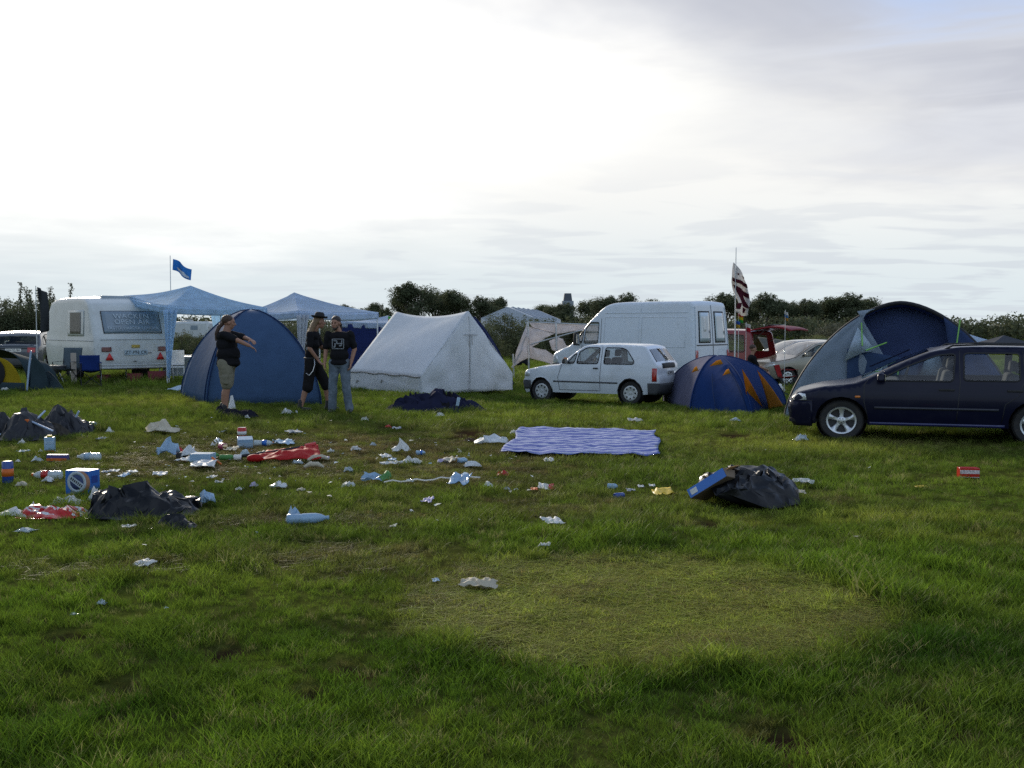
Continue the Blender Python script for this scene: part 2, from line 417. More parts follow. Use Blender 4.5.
# sorted by name: 0-3 upright, 4-6 flattened
for i in range(4): tuft('grass_tuft_a%d'%i,26,.075,.105,.0042,.55,i)
for i in range(3): tuft('grass_tuft_b%d'%i,34,.10,.060,.0048,1.9,20+i)
pts=[];tints=[];scl=[];idx=[];rots=[]
gr=random.Random(11)
KEEP=[]  # (x,y,r) no grass poking through
TARP=[(G(*p).x,G(*p).y) for p in ((499,458),(661,461),(658,432),(521,429))]
def in_poly(x,y,p):
    c=False;j=len(p)-1
    for i in range(len(p)):
        if (p[i][1]>y)!=(p[j][1]>y) and x<(p[j][0]-p[i][0])*(y-p[i][1])/(p[j][1]-p[i][1])+p[i][0]: c=not c
        j=i
    return c
def scatter(y0,y1,dens,s0):
    y=y0
    n=int(dens*((y1*y1-y0*y0)/2*1.02+5.6*(y1-y0)))
    for _ in range(n):
        while True:
            yy=gr.uniform(y0,y1)
            if gr.random()<(.5*yy+2.7)/(.5*y1+2.7): break
        xx=gr.uniform(-1,1)*(.5*yy+2.7)
        if gr.random()<soil_f(xx,yy)*.97: continue
        if 11<yy<19 and in_poly(xx,yy,TARP): continue
        c,wn,rf=gtint(xx,yy)
        if gr.random()<wn*.12: continue
        m=fbm(xx*1.7,yy*1.7,4,3); lush=fbm(xx*.55,yy*.55,15,3)
        flat=(rf>.5 and gr.random()<.88) or gr.random()<wn*.4
        s=s0*(.80+.9*m+.7*lush)*gr.uniform(.65,1.3)
        if wn>.3: s*=.8
        if rf<.5 and ellipse_d(xx,yy,ringc.x,ringc.y,RINGX*1.25,RINGY*1.4)<1: s*=1.1
        if rf>.5: s*=.8
        s=max(.42*s0,s)
        if (rf>.5 or wn>.35) and yy<16:
            for _q in range(3 if rf>.5 else 1):
                x2=xx+gr.uniform(-.09,.09); y2=yy+gr.uniform(-.09,.09); j=gr.uniform(.45,1.6); c2=c.lerp(BROWN,gr.random()**2*.8)*1.12
                pts.append((x2,y2,gheight(x2,y2)-.006)); tints.append((c2.x*j,c2.y*j,c2.z*j,1)); scl.append(s0*gr.uniform(.7,1.3)); idx.append(gr.randrange(4,7) if (_q or gr.random()<.5) else gr.randrange(4)); rots.append(gr.uniform(0,6.28))
                if idx[-1]<4: scl[-1]*=.5
        pts.append((xx,yy,gheight(xx,yy)-.008)); j=gr.uniform(.55,1.42)
        if gr.random()<.07: c=c.lerp(Vector((.26,.235,.10)),.7)
        sf=soil_f(xx+.05,yy-.1); s*=1-.5*sf; c=c.lerp(BROWN*.7,.5*min(1,sf*1.5)); tints.append((c.x*j,c.y*j,c.z*j,1)); scl.append(s); idx.append(gr.randrange(4,7) if flat else gr.randrange(4)); rots.append(gr.uniform(0,6.28))
scatter(3.0,6.0,480,.82); scatter(6.0,10.0,230,.95); scatter(10.,16.,135,.95); scatter(16.,27.,56,1.2); scatter(27.,60.,10,2.0)
me=bpy.data.meshes.new('grass'); me.from_pydata(pts,[],[])
a=me.attributes.new('tint','FLOAT_COLOR','POINT'); a.data.foreach_set('color',np.array(tints,dtype=np.float32).ravel())
a=me.attributes.new('gscale','FLOAT','POINT'); a.data.foreach_set('value',np.array(scl,dtype=np.float32))
a=me.attributes.new('gidx','INT','POINT'); a.data.foreach_set('value',np.array(idx,dtype=np.int32))
a=me.attributes.new('grot','FLOAT','POINT'); a.data.foreach_set('value',np.array(rots,dtype=np.float32))
grass=link('grass',me,GM); tag(grass,'uneven green and yellowed field grass covering the campsite','grass',kind='stuff')
ng=bpy.data.node_groups.new('scatter_grass','GeometryNodeTree'); ng.interface.new_socket('Geometry',in_out='INPUT',socket_type='NodeSocketGeometry'); ng.interface.new_socket('Geometry',in_out='OUTPUT',socket_type='NodeSocketGeometry')
gi=ng.nodes.new('NodeGroupInput'); go=ng.nodes.new('NodeGroupOutput'); ip=ng.nodes.new('GeometryNodeInstanceOnPoints'); ci=ng.nodes.new('GeometryNodeCollectionInfo')
ci.inputs['Collection'].default_value=protos; ci.inputs['Separate Children'].default_value=True; ci.inputs['Reset Children'].default_value=True
def nattr(nm,t):
    n=ng.nodes.new('GeometryNodeInputNamedAttribute'); n.data_type=t; n.inputs['Name'].default_value=nm; return n.outputs['Attribute']
m2p=ng.nodes.new('GeometryNodeMeshToPoints')
ng.links.new(gi.outputs[0],m2p.inputs['Mesh']); ng.links.new(m2p.outputs[0],ip.inputs['Points']); ng.links.new(ci.outputs[0],ip.inputs['Instance'])
ip.inputs['Pick Instance'].default_value=True; ng.links.new(nattr('gidx','INT'),ip.inputs['Instance Index'])
cx3=ng.nodes.new('ShaderNodeCombineXYZ'); ng.links.new(nattr('grot','FLOAT'),cx3.inputs[2]); ng.links.new(cx3.outputs[0],ip.inputs['Rotation'])
ng.links.new(nattr('gscale','FLOAT'),ip.inputs['Scale']); ng.links.new(ip.outputs[0],go.inputs[0])
md=grass.modifiers.new('scatter','NODES'); md.node_group=ng
# ================================================================ vehicles
RUB=M('black_rubber',(.02,.02,.02),.7,bump=.1); TYRE=M('tyre_rubber',(.025,.025,.025),.85,dirt=((.09,.07,.05),.6,8)); RIM=M('alloy_silver',(.62,.64,.66),.35,.7,var=.05); CHROME=M('chrome',(.7,.7,.7),.15,1)
SEAT=M('dark_seat_fabric',(.035,.037,.042),.9); PLG=M('grey_bumper_plastic',(.07,.073,.078),.6,bump=.1,bscale=90)
REDL=M('red_lamp',(.42,.02,.015),.18,coat=.6); AMB=M('amber_lamp',(.75,.22,.02),.2,coat=.5); CLR=M('clear_lamp',(.75,.78,.8),.08,coat=1,metal=.3); PLATE=M('plate_white',(.72,.72,.70),.4,var=.04); INK=M('black_ink',(.02,.02,.025),.5); DARK=M('dark_cavity',(.012,.012,.013),.9)
GL=carglass('side_window_glass',(.84,.88,.88),.34); GLD=carglass('dark_window_glass',(.35,.38,.42),.9)
def catmull(Pp,k=5,ten=.5):
    out=[];n=len(Pp)
    for i in range(n-1):
        p0,p1,p2,p3=Pp[max(i-1,0)],Pp[i],Pp[i+1],Pp[min(i+2,n-1)]
        l=math.dist(p1,p2); 
        for t in range(k):
            t/=k
            m1=[(b-a)*ten*l/max(math.dist(p0,p2)/2,1e-4)/1. for a,b in zip(p0,p2)]; m2=[(b-a)*ten*l/max(math.dist(p1,p3)/2,1e-4) for a,b in zip(p1,p3)]
            h=(2*t**3-3*t*t+1,t**3-2*t*t+t,-2*t**3+3*t*t,t**3-t*t)
            out.append(tuple(h[0]*a+h[1]*b*.9+h[2]*c+h[3]*d*.9 for a,b,c,d in zip(p1,m1,p2,m2)))
    out.append(tuple(Pp[-1])); return out
def inpoly(x,y,p):
    c=False;j=len(p)-1
    for i in range(len(p)):
        if (p[i][1]>y)!=(p[j][1]>y) and x<(p[j][0]-p[i][0])*(y-p[i][1])/(p[j][1]-p[i][1])+p[i][0]: c=not c
        j=i
    return c
def roundpoly(p,r=.04,k=3):
    out=[];n=len(p)
    for i in range(n):
        a,b,c=(Vector((*p[(i+q)%n],0)) for q in (-1,0,1)); q=min(r,(a-b).length*.45,(c-b).length*.45)
        s=b+(a-b).normalized()*q; e=b+(c-b).normalized()*q
        for t in range(k+1):
            t/=k; v=s*(1-t)**2+b*2*t*(1-t)+e*t*t; out.append((v.x,v.y))
    return out
def cdt(loops,keep,step,bounds,extra=()):
    vs=[];es=[]
    for lp in loops:
        k=len(vs); vs+=[Vector(p) for p in lp]; es+=[(k+i,k+(i+1)%len(lp)) for i in range(len(lp))]
    x0,x1,z0,z1=bounds; j=0; z=z0
    allp=[Vector(p) for lp in loops for p in lp]
    while z<=z1:
        x=x0+(j%2)*step/2
        while x<=x1:
            if keep(x,z): vs.append(Vector((x,z)))
            x+=step
        z+=step*.87; j+=1
    vs+=[Vector(p) for p in extra if keep(*p)]
    r=delaunay_2d_cdt(vs,es,[],0,1e-5)
    fs=[f for f in r[2] if keep(sum(r[0][i][0] for i in f)/3,sum(r[0][i][1] for i in f)/3)]
    return r[0],fs
class Car:
    """shell lofted from a side profile: x runs from front (0) to rear (L), y across, z up"""
    def __init__(s,root,prof,sill,hw,belt,roof,tumble=.14,nose=.10,tail=.06,er=.055,crown=.03,wheels=(),wr=.3,arch=.34,windows=(),glass=(),open_=(),openv=.9,paint=None,interior=True,ten=.5,nx=.6,bulge=.02,windowmat=None,sides=(1,-1)):
        s.root=root; s.hw=hw; s.belt=belt; s.roof=roof; s.tumble=tumble; s.er=er; s.crown=crown; s.k=5
        s.pr=catmull(prof,s.k,ten); s.L=max(p[0] for p in prof); s.nose=nose; s.tail=tail; s.nxl=nx; s.sill=sill; s.bulge=bulge
        s.wheels=wheels; s.wr=wr; s.paint=paint
        # side outline: profile, then sill line back to the front with arches
        out=list(s.pr); a=[]
        lowz=sill
        x_r=s.pr[-1][0]; 
        for wx in sorted(wheels,reverse=True):
            h=lowz-wr; half=math.sqrt(max(1e-4,arch*arch-h*h)); a0=math.atan2(h,half)
            a.append((wx+half+.001,lowz)); 
            for q in range(13):
                an=a0+(PI-2*a0)*q/12; a.append((wx+arch*math.cos(an),wr+arch*math.sin(an)))
            a.append((wx-half-.001,lowz))
        full=out+[(p[0],p[1]) for p in a]
        # densify sill
        s.outline=full
        wins=[roundpoly(wd,.05) for wd in windows]; s.wins=wins
        keep=lambda x,z: inpoly(x,z,full) and not any(inpoly(x,z,wn) for wn in wins)
        bd=(0,s.L,min(p[1] for p in full),max(p[1] for p in full))
        extra=[]
        for i in range(len(s.pr)-1):
            (x0,z0),(x1,z1)=s.pr[i],s.pr[i+1]; d=math.hypot(x1-x0,z1-z0)
            if d<1e-6: continue
            nxx,nzz=(z1-z0)/d,-(x1-x0)/d      # inward normal (profile runs front->rear over the top)
            for q in (.08,.25,.5,.8,1.1): extra.append((x0+nxx*er*q,z0+nzz*er*q))
        vs,fs=cdt([full]+wins,keep,.075,bd,extra)
        body=MB()
        for sg in sides: body.add([s.side(p[0],p[1],sg) for p in vs],fs)
        # over-the-top strip
        fr=[-1,-.975,-.94,-.91,-.87,-.6,-.3,0,.3,.6,.87,.91,.94,.975,1]; s.fr=fr
        gms=[MB() for _ in glass]; rubs=[[MB(),MB()] for _ in glass]
        for i in range(len(s.pr)-1):
            gi=any(g0*s.k<=i<g1*s.k for g0,g1 in glass); go=any(g0*s.k<=i<g1*s.k for g0,g1 in open_)
            ge=any(g0*s.k<=i<g1*s.k and (i<g0*s.k+1 or i>=g1*s.k-1) for g0,g1 in glass)
            for j in range(len(fr)-1):
                vm=abs(fr[j]+fr[j+1])/2
                tgt=body
                if gi:
                    gk=[q for q,(g0,g1) in enumerate(glass) if g0*s.k<=i<g1*s.k][0]
                    if vm<.87: tgt=gms[gk]
                    elif vm<.94: tgt=rubs[gk][fr[j]>0]
                if go and vm<openv: continue
                tgt.add([s.top(i,fr[j]),s.top(i,fr[j+1]),s.top(i+1,fr[j+1]),s.top(i+1,fr[j])],[(0,1,2,3)])
        s.body=body.build('body',paint,root,weld=.002,sharp=50)
        for q,g_ in enumerate(gms):
            o=g_.build('windscreen' if q==0 else 'rear_window',windowmat or GL,root,weld=.001)
            for r_ in rubs[q]: r_.build('window_seal',RUB,o,weld=.001)
        for wn in wins:
            for sg in sides:
                x0=min(p[0] for p in wn);x1=max(p[0] for p in wn);z0=min(p[1] for p in wn);z1=max(p[1] for p in wn)
                v2,f2=cdt([wn],lambda x,z:inpoly(x,z,wn),.12,(x0,x1,z0,z1))
                g=MB().add([s.side(p[0],p[1],sg,-.012) for p in v2],f2).build('window',windowmat or GL,root)
                s.band(wn,.022,sg,.004,RUB,'window_seal',g,closed=True)
        # floor tub, wheel housings
        f=MB(); zf=sill+.04; xs0=min(p[0] for p in s.pr)+.15
        f.box((s.L/2,0,zf),(s.L-.35,hw*1.7,.05))
        for wx in wheels:
            for sg in (1,-1):
                f.lathe([(arch*.99,0),(arch*.99,.26),(.02,.26)],20,Matrix.Translation((wx,sg*(hw-.02),wr))@Matrix.Rotation(sg*PI/2,4,'X'),cap=False)
        f.build('underbody',DARK,root,smooth=False)
        if interior and wheels: s.seats()
        s.wheel_parts=[]
    def W(s,x,z):
        w=s.hw
        t=max(0,(s.nxl-x)/s.nxl); w-=s.nose*t*t
        t=max(0,(x-(s.L-s.nxl))/s.nxl); w-=s.tail*t*t
        if z>s.belt: q=(z-s.belt)/(s.roof-s.belt); w-=s.tumble*(q**1.15)
        else:
            q=(s.belt-z)/(s.belt-s.sill+.01); w+=s.bulge*math.sin(PI*min(1,q))-.03*q**3
        return w
    def side(s,x,z,sg,off=0.):
        d=1e9
        for i in range(len(s.pr)-1):
            (x0,z0),(x1,z1)=s.pr[i],s.pr[i+1]; dx,dz=x1-x0,z1-z0; l=dx*dx+dz*dz
            t=0 if l<1e-9 else max(0,min(1,((x-x0)*dx+(z-z0)*dz)/l)); q=math.hypot(x-x0-t*dx,z-z0-t*dz)
            if q<d: d=q
        w=s.W(x,z)
        if d<s.er: w-=s.er*(1-math.sqrt(max(0,1-((s.er-d)/s.er)**2)))
        return Vector((x,sg*(w+off),z))
    def top(s,i,fr,off=0.):
        i=max(0,min(len(s.pr)-1,i)); i0=min(int(i),len(s.pr)-2); t=i-i0
        x=s.pr[i0][0]*(1-t)+s.pr[i0+1][0]*t; z=s.pr[i0][1]*(1-t)+s.pr[i0+1][1]*t
        w=s.side(x,z,1).y if off==0 else s.W(x,z)-s.er
        dx=s.pr[i0+1][0]-s.pr[i0][0]; dz=s.pr[i0+1][1]-s.pr[i0][1]; d=math.hypot(dx,dz) or 1
        n=(-dz/d,dx/d); b=s.crown*(1-fr*fr)+off
        # outward normal: for a profile running front->rear over the top, (-dz,dx) points up/out
        return Vector((x+n[0]*b,fr*w,z+n[1]*b))
    def band(s,pts,wd,sg,off,mat,name,parent=None,closed=False,n=1):
        """strip of given width following a line on the side surface"""
        P_=[Vector((p[0],p[1])) for p in pts]; m=len(P_); V=[];Fs=[]
        if not closed:
            Q=[]
            for a,b in zip(P_[:-1],P_[1:]):
                kk=max(1,int((b-a).length/.12)); Q+=[a.lerp(b,t/kk) for t in range(kk)]
            Q.append(P_[-1]); P_=Q; m=len(P_)
        for i,p in enumerate(P_):
            a=P_[(i-1)%m] if (closed or i>0) else p; b=P_[(i+1)%m] if (closed or i<m-1) else p
            d=(b-a); d=d.normalized() if d.length>1e-6 else Vector((1,0)); nn=Vector((-d.y,d.x))*wd/2
            V+=[s.side(p.x+nn.x,p.y+nn.y,sg,off),s.side(p.x-nn.x,p.y-nn.y,sg,off)]
        for i in range(m if closed else m-1):
            j=(i+1)%m; Fs.append((2*i,2*i+1,2*j+1,2*j))
        return MB().add(V,Fs).build(name,mat,parent or s.root,solid=.004)
    def panel(s,poly,sg,off,mat,name,parent=None,step=.1,solid=.006):
        poly=[tuple(p) for p in poly]
        v2,f2=cdt([poly],lambda x,z:inpoly(x,z,poly),step,(min(p[0] for p in poly),max(p[0] for p in poly),min(p[1] for p in poly),max(p[1] for p in poly)))
        return MB().add([s.side(p[0],p[1],sg,off) for p in v2],f2).build(name,mat,parent or s.root,solid=solid)
    def patch(s,s0,s1,v0,v1,off,mat,name,parent=None,solid=.008,nu=6,nv=6):
        return MB().grid(lambda a,b:s.top((s0+(s1-s0)*b)*s.k,v0+(v1-v0)*a,off),nu,nv).build(name,mat,parent or s.root,solid=solid)
    def bumper(s,s0,s1,xr,zr,off,mat,name):
        """bumper: strip part + two side returns in one mesh"""
        mb=MB(); fr=[-1,-.9,-.6,-.2,.2,.6,.9,1]; i0,i1=int(s0*s.k),int(s1*s.k)
        for i in range(i0,i1):
            for j in range(len(fr)-1):
                f=lambda ii,q:s.top(ii,q,off)
                mb.add([f(i,fr[j]),f(i,fr[j+1]),f(i+1,fr[j+1]),f(i+1,fr[j])],[(0,1,2,3)])
        poly=[(x,z) for x,z in s.pr[i0:i1+1]]
        xe=xr
        loop=poly+[(xe,poly[-1][1]),(xe,poly[0][1])] 
        keep=lambda x,z:inpoly(x,z,loop) and all(math.hypot(x-wx,z-s.wr)>s.wr+.05 for wx in s.wheels)
        ex=[(xe+(poly[0][0]-xe)*t/8,poly[0][1]+(poly[-1][1]-poly[0][1])*q/4) for t in range(9) for q in range(5)]
        v2,f2=cdt([loop],keep,.06,(min(p[0] for p in loop),max(p[0] for p in loop),min(p[1] for p in loop),max(p[1] for p in loop)))
        for sg in (1,-1): mb.add([s.side(p[0],p[1],sg,off) for p in v2],f2)
        return mb.build(name,mat,s.root,weld=.03,solid=.012)
    def seats(s,rows=((.42,.46),),col=None): pass
    def add_seat(s,x,y,z0=.32,h=.62,rear=False,wd=.48):
        r=thing_part('seat',s.root)
        m=MB(); m.box((0,0,.12),(.5,wd,.16)); m.build('cushion',SEAT,r,bevel=.04); r.location=(x,y,z0)
        b=MB(); b.box((.29,0,.12+h/2),(.13,wd,h),Matrix.Rotation(R(12),3,'Y')); b.build('seat_back',SEAT,r,bevel=.05)
        hd=MB(); hd.box((.37,0,.12+h+.10),(.09,wd*.55,.17),Matrix.Rotation(R(8),3,'Y')); hd.build('headrest',SEAT,r,bevel=.035)
    def wheel(s,x,sg,style,rimr=.19,wd=.19,inset=.03,turn=0.):
        wh=thing_part('wheel',s.root); wh.location=(x,sg*(s.W(x,s.wr)-inset-wd/2),s.wr-.015); wh.rotation_euler=(0,0,turn)
        A=Matrix.Rotation(-PI/2*sg,4,'X') # lathe z -> outward
        r=s.wr; h=wd/2
        MB().lathe([(rimr*.97,-h*.9),(r*.9,-h),(r*.97,-h*.75),(r,-h*.4),(r,h*.4),(r*.97,h*.75),(r*.9,h),(rimr*1.1,h*.97),(rimr*.98,h*.8)],36,A,cap=False).build('tyre',TYRE,wh)
        m=MB()
        if style=='star':
            m.lathe([(rimr*1.03,h*.86),(rimr*1.0,h*.98),(rimr*.9,h*.93),(rimr*.86,h*.3)],36,A,cap=False)
            m.lathe([(.001,h*.92),(.05,h*.92),(.06,h*.86),(.06,h*.5)],20,A,cap=False)
            for q in range(5):
                an=2*PI*q/5+.3
                B=A@Matrix.Rotation(an,4,'Z')
                V=[]
                for rr,ww,zz in ((.03,.036,.84),(rimr*.45,.026,.82),(rimr*.75,.035,.86),(rimr*.92,.060,.92)):
                    for yy,dz in ((-ww,-.14),(-ww*.6,0),(ww*.6,0),(ww,-.14)): V.append(B@Vector((rr,yy,h*(zz+dz))))
                m.add(V,[(4*i+j,4*i+j+1,4*i+j+5,4*i+j+4) for i in range(3) for j in range(3)])
            m.build('rim',RIM,wh)
            MB().lathe([(rimr*.9,h*.25),(.001,h*.2)],30,A,cap=False).build('brake_disc',M('dark_steel',(.05,.05,.055),.5,.5),wh)
            nb=MB()
            for q in range(5):
                an=2*PI*q/5+.3+PI/5; c=A@Vector((.034*math.cos(an),.034*math.sin(an),h*.93)); nb.ball(c,.008,nu=6,nv=4)
            nb.build('wheel_bolts',RUB,wh)
        else:
            m.lathe([(rimr*1.04,h*.86),(rimr*1.02,h*1.02),(rimr*.8,h*1.08),(rimr*.45,h*.92),(.03,h*.98),(.001,h*.98)],36,A,cap=False)
            for q in range(8):
                an=2*PI*q/8; B=A@Matrix.Rotation(an,4,'Z')
                V=[B@Vector((rr,yy,h*zz+.005)) for rr,yy,zz in ((rimr*.62,-.014,1.02),(rimr*.84,-.022,1.08),(rimr*.84,.022,1.08),(rimr*.62,.014,1.02))]
                m.add(V,[(0,1,2,3)],1)
            m.build('rim',[style if not isinstance(style,str) else RIM,RUB],wh)
            MB().lathe([(.001,h*1.04),(.035,h*1.03),(.04,h*.96)],16,A,cap=False).build('hub_cap',style if not isinstance(style,str) else RIM,wh)
    def mirror(s,x,z,sg,mat,sz=(.09,.17,.12)):
        p=s.side(x,z,sg); c=p+Vector((0,sg*.13,.02)); r=thing_part('wing_mirror',s.root)
        MB().box(c,sz,taper=.8).build('mirror_shell',mat,r,bevel=.03)
        MB().tube([p-Vector((0,sg*.02,0)),c-Vector((0,sg*.05,.02))],.02).build('mirror_arm',mat,r)
        MB().box(c+Vector((sz[0]/2+.002,0,0)),(.006,sz[1]*.8,sz[2]*.75)).build('mirror_glass',CHROME,r)
    def handle(s,x,z,sg,mat=None,wd=.15):
        p=s.side(x,z,sg,.012); MB().box(p,(wd,.03,.03)).build('door_handle',mat or RUB,s.root,bevel=.008)
def thing_part(name,parent):
    o=bpy.data.objects.new(name,None); COL.objects.link(o); o.parent=parent; o.empty_display_size=.1; return o
def place_axle(root,pf,a,x0):
    """put local x=x0 (front axle) on the ground under pixel pf, turn the car so that it runs rearwards along world angle a"""
    g=G(*pf); root.rotation_euler=(0,0,a); root.location=(g.x-x0*math.cos(a),g.y-x0*math.sin(a),g.z)

def plate(car,text,s0,v,sz,mat=PLATE,off=.02):
    c=car.top(s0*car.k,v,off); r=thing_part('number_plate',car.root); r.location=c
    MB().box((0,0,0),(.012,sz[0],sz[1])).build('plate',mat,r,bevel=.003)
    if text:
        # rear faces +x: text reads left to right along +y seen from behind
        Mx=Matrix.Translation((.008,0,0))@Matrix(((0,0,1,0),(1,0,0,0),(0,1,0,0),(0,0,0,1)))
        text_mesh(text,sz[1]*.95,Mx,'plate_number',INK,r)

# ---- small white hatchback
WHP=M('car_paint_white',(.66,.70,.74),.32,coat=.6,var=.03,dirt=((.30,.27,.22),.35,3))
t=thing('hatchback','small white three-door hatchback parked beside the white high-roof van','car')
prof=[(.22,.20),(.18,.30),(.16,.50),(.20,.56),(.21,.70),(.29,.76),(.62,.83),(1.16,.895),(1.48,1.13),(1.76,1.32),(2.0,1.365),(2.6,1.375),(3.18,1.355),(3.34,1.31),(3.58,.98),(3.64,.90),(3.66,.72),(3.70,.60),(3.70,.34),(3.64,.24)]
c=Car(t,prof,.235,.765,.90,1.37,tumble=.13,wheels=(.68,2.98),wr=.275,arch=.315,nose=.16,tail=.05,er=.036,nx=.75,
  windows=[[(1.36,.925),(1.56,.925),(1.62,1.18),(1.54,1.12)],[(1.62,.925),(2.17,.925),(2.20,1.30),(1.86,1.295),(1.68,1.20)],[(2.32,.925),(3.06,.925),(3.08,.99),(2.88,1.25),(2.76,1.295),(2.34,1.30)]],glass=[(7.05,8.95),(13.05,14.0)],paint=WHP,ten=.3)
for sg in (1,-1):
    c.wheel(.68,sg,'cover',.17,.16); c.wheel(2.98,sg,'cover',.17,.16)
    c.band([(1.18,.30),(1.14,.60),(1.24,.90)],.010,sg,.002,INK,'door_gap'); c.band([(2.26,1.32),(2.25,.9),(2.23,.6),(2.23,.30),(1.18,.30)],.010,sg,.002,INK,'door_gap')
    c.band([(1.02,.50),(2.68,.49)],.035,sg,.006,PLG,'rub_strip')
    c.handle(2.12,.82,sg,RUB,.12); c.mirror(1.36,.96,sg,RUB)
    c.panel([(.225,.60),(.36,.60),(.38,.73),(.30,.735),(.23,.69)],sg,.004,AMB if False else CLR,'headlight')
    c.panel([(3.52,.54),(3.635,.54),(3.635,.84),(3.52,.84)],sg,.004,REDL,'tail_light')
    c.band([(.70-.33,.30),(.43,.46),(.56,.575),(.68,.60),(.80,.575),(.93,.46),(.99,.30)],.02,sg,.006,WHP,'arch_lip')
    c.band([(2.67,.30),(2.73,.46),(2.86,.575),(2.98,.60),(3.10,.575),(3.23,.46),(3.29,.30)],.02,sg,.006,RUB,'arch_lip')
c.bumper(1,2.2,.40,0,.014,PLG,'front_bumper'); c.bumper(17.4,19,3.42,0,.014,PLG,'rear_bumper')
c.patch(14.6,15.4,-.62,.62,.008,RUB,'boot_trim'); plate(c,'KI RM 38',16.1,.0,(.42,.11))
for y in (.36,-.36): c.add_seat(1.86,y); 
c.add_seat(2.72,.33,h=.42); c.add_seat(2.72,-.33,h=.42)
MB().box((1.36,0,.78),(.35,1.25,.18)).build('dashboard',SEAT,t,bevel=.05)
MB().tube([(1.62+.1*math.sin(q)*.4,.36+.17*math.cos(q),.84+.17*math.sin(q)) for q in [2*PI*i/16 for i in range(17)]],.014,6).build('steering_wheel',RUB,t)
MB().tube([(3.35,-.1,1.06),(3.27,.3,1.16)],.008,6).build('wiper',RUB,t)
HATCH=t

# ---- white high-roof van
VP=M('van_paint_white',(.62,.68,.74),.4,coat=.4,var=.03,dirt=((.35,.33,.28),.3,2.))
t=thing('panel_van','white high-roof panel van with blank sides parked behind the small hatchback','van')
prof=[(.10,.28),(.03,.42),(.0,.62),(.05,.80),(.12,.98),(.45,1.12),(.80,1.26),(1.30,1.78),(1.52,2.00),(1.95,2.34),(2.3,2.44),(3.2,2.46),(4.6,2.46),(4.78,2.43),(4.84,2.30),(4.92,1.4),(4.95,.80),(4.96,.45),(4.94,.32)]
c=Car(t,prof,.32,1.0,1.25,2.46,tumble=.10,wheels=(.85,3.85),wr=.33,arch=.37,nose=.16,tail=.02,er=.07,
  windows=[[(.98,1.32),(1.22,1.30),(1.30,1.72),(1.22,1.63)],[(1.29,1.30),(1.78,1.30),(1.80,1.90),(1.50,1.90),(1.36,1.76)]],glass=[(6.05,7.9)],paint=VP)
for sg in (1,-1):
    c.wheel(.85,sg,'cover',.19,.2); c.wheel(3.85,sg,'cover',.19,.2)
    c.band([(1.20,.45),(1.18,1.1),(1.25,1.25)],.012,sg,.002,PLG,'door_gap'); c.band([(1.88,2.0),(1.88,.45)],.012,sg,.002,PLG,'door_gap')
    c.band([(.35,.55),(4.5,.55)],.09,sg,.008,PLG,'side_strip')
    WH2=VP
    for poly in ([(2.0,1.22),(3.15,1.22),(3.15,2.04),(2.0,2.04)],[(3.25,1.22),(4.65,1.22),(4.65,2.04),(3.25,2.04)]):
        c.band(poly,.02,sg,.006,VP,'pressed_panel_edge',closed=True)
    c.band([(2.0,2.16),(4.7,2.16)],.02,sg,.006,VP,'roof_seam'); c.band([(3.2,2.16),(3.2,2.40)],.012,sg,.004,VP,'roof_seam')
    c.mirror(1.12,1.40,sg,RUB,(.12,.2,.36)); c.handle(1.75,1.12,sg)
    c.panel([(.10,.66),(.34,.72),(.36,.92),(.15,.93)],sg,.005,CLR,'headlight')
    c.patch(15.45,15.85,.86*sg,.985*sg,.014,REDL,'tail_light',nu=2)
    # rear door windows, each with its seal
    f=c.patch(14.12,15.12,.14*sg,.80*sg,.006,RUB,'window_seal',nu=8); c.patch(14.17,15.07,.19*sg,.75*sg,.014,M('blanked_window',(.42,.50,.53),.12,coat=.8,var=.1),'window',f)
    MB().tube([c.top(q*c.k,.965*sg,.012) for q in (13.9,14.3,15,15.6)],.012,6).build('door_hinge_rail',VP,t)
c.band([(.6,.85),(.7,.85)],.06,-1,.01,AMB,'side_repeater'); c.scale=1
c.patch(15.2,15.25,-.97,.97,.006,PLG,'door_gap'); c.patch(13.6,16.0,-.008,.008,.006,PLG,'door_gap')
c.bumper(16.2,18,4.75,0,.03,PLG,'rear_bumper'); c.bumper(0,2.6,.4,0,.02,PLG,'front_bumper')
f=c.patch(14.3,14.72,-.56,-.40,.02,PLATE,'window_sticker',nu=2); 
c.add_seat(1.75,.5,z0=.75); c.add_seat(1.75,-.5,z0=.75)
MB().tube([(1.32+.05*math.sin(q),.5+.2*math.cos(q),1.25+.14*math.sin(q)) for q in [2*PI*i/16 for i in range(17)]],.016,6).build('steering_wheel',RUB,t)
MB().box((2.12,0,1.2),(.04,1.8,1.9)).build('bulkhead',M('pale_bulkhead',(.45,.48,.5),.8),t)
VAN=t

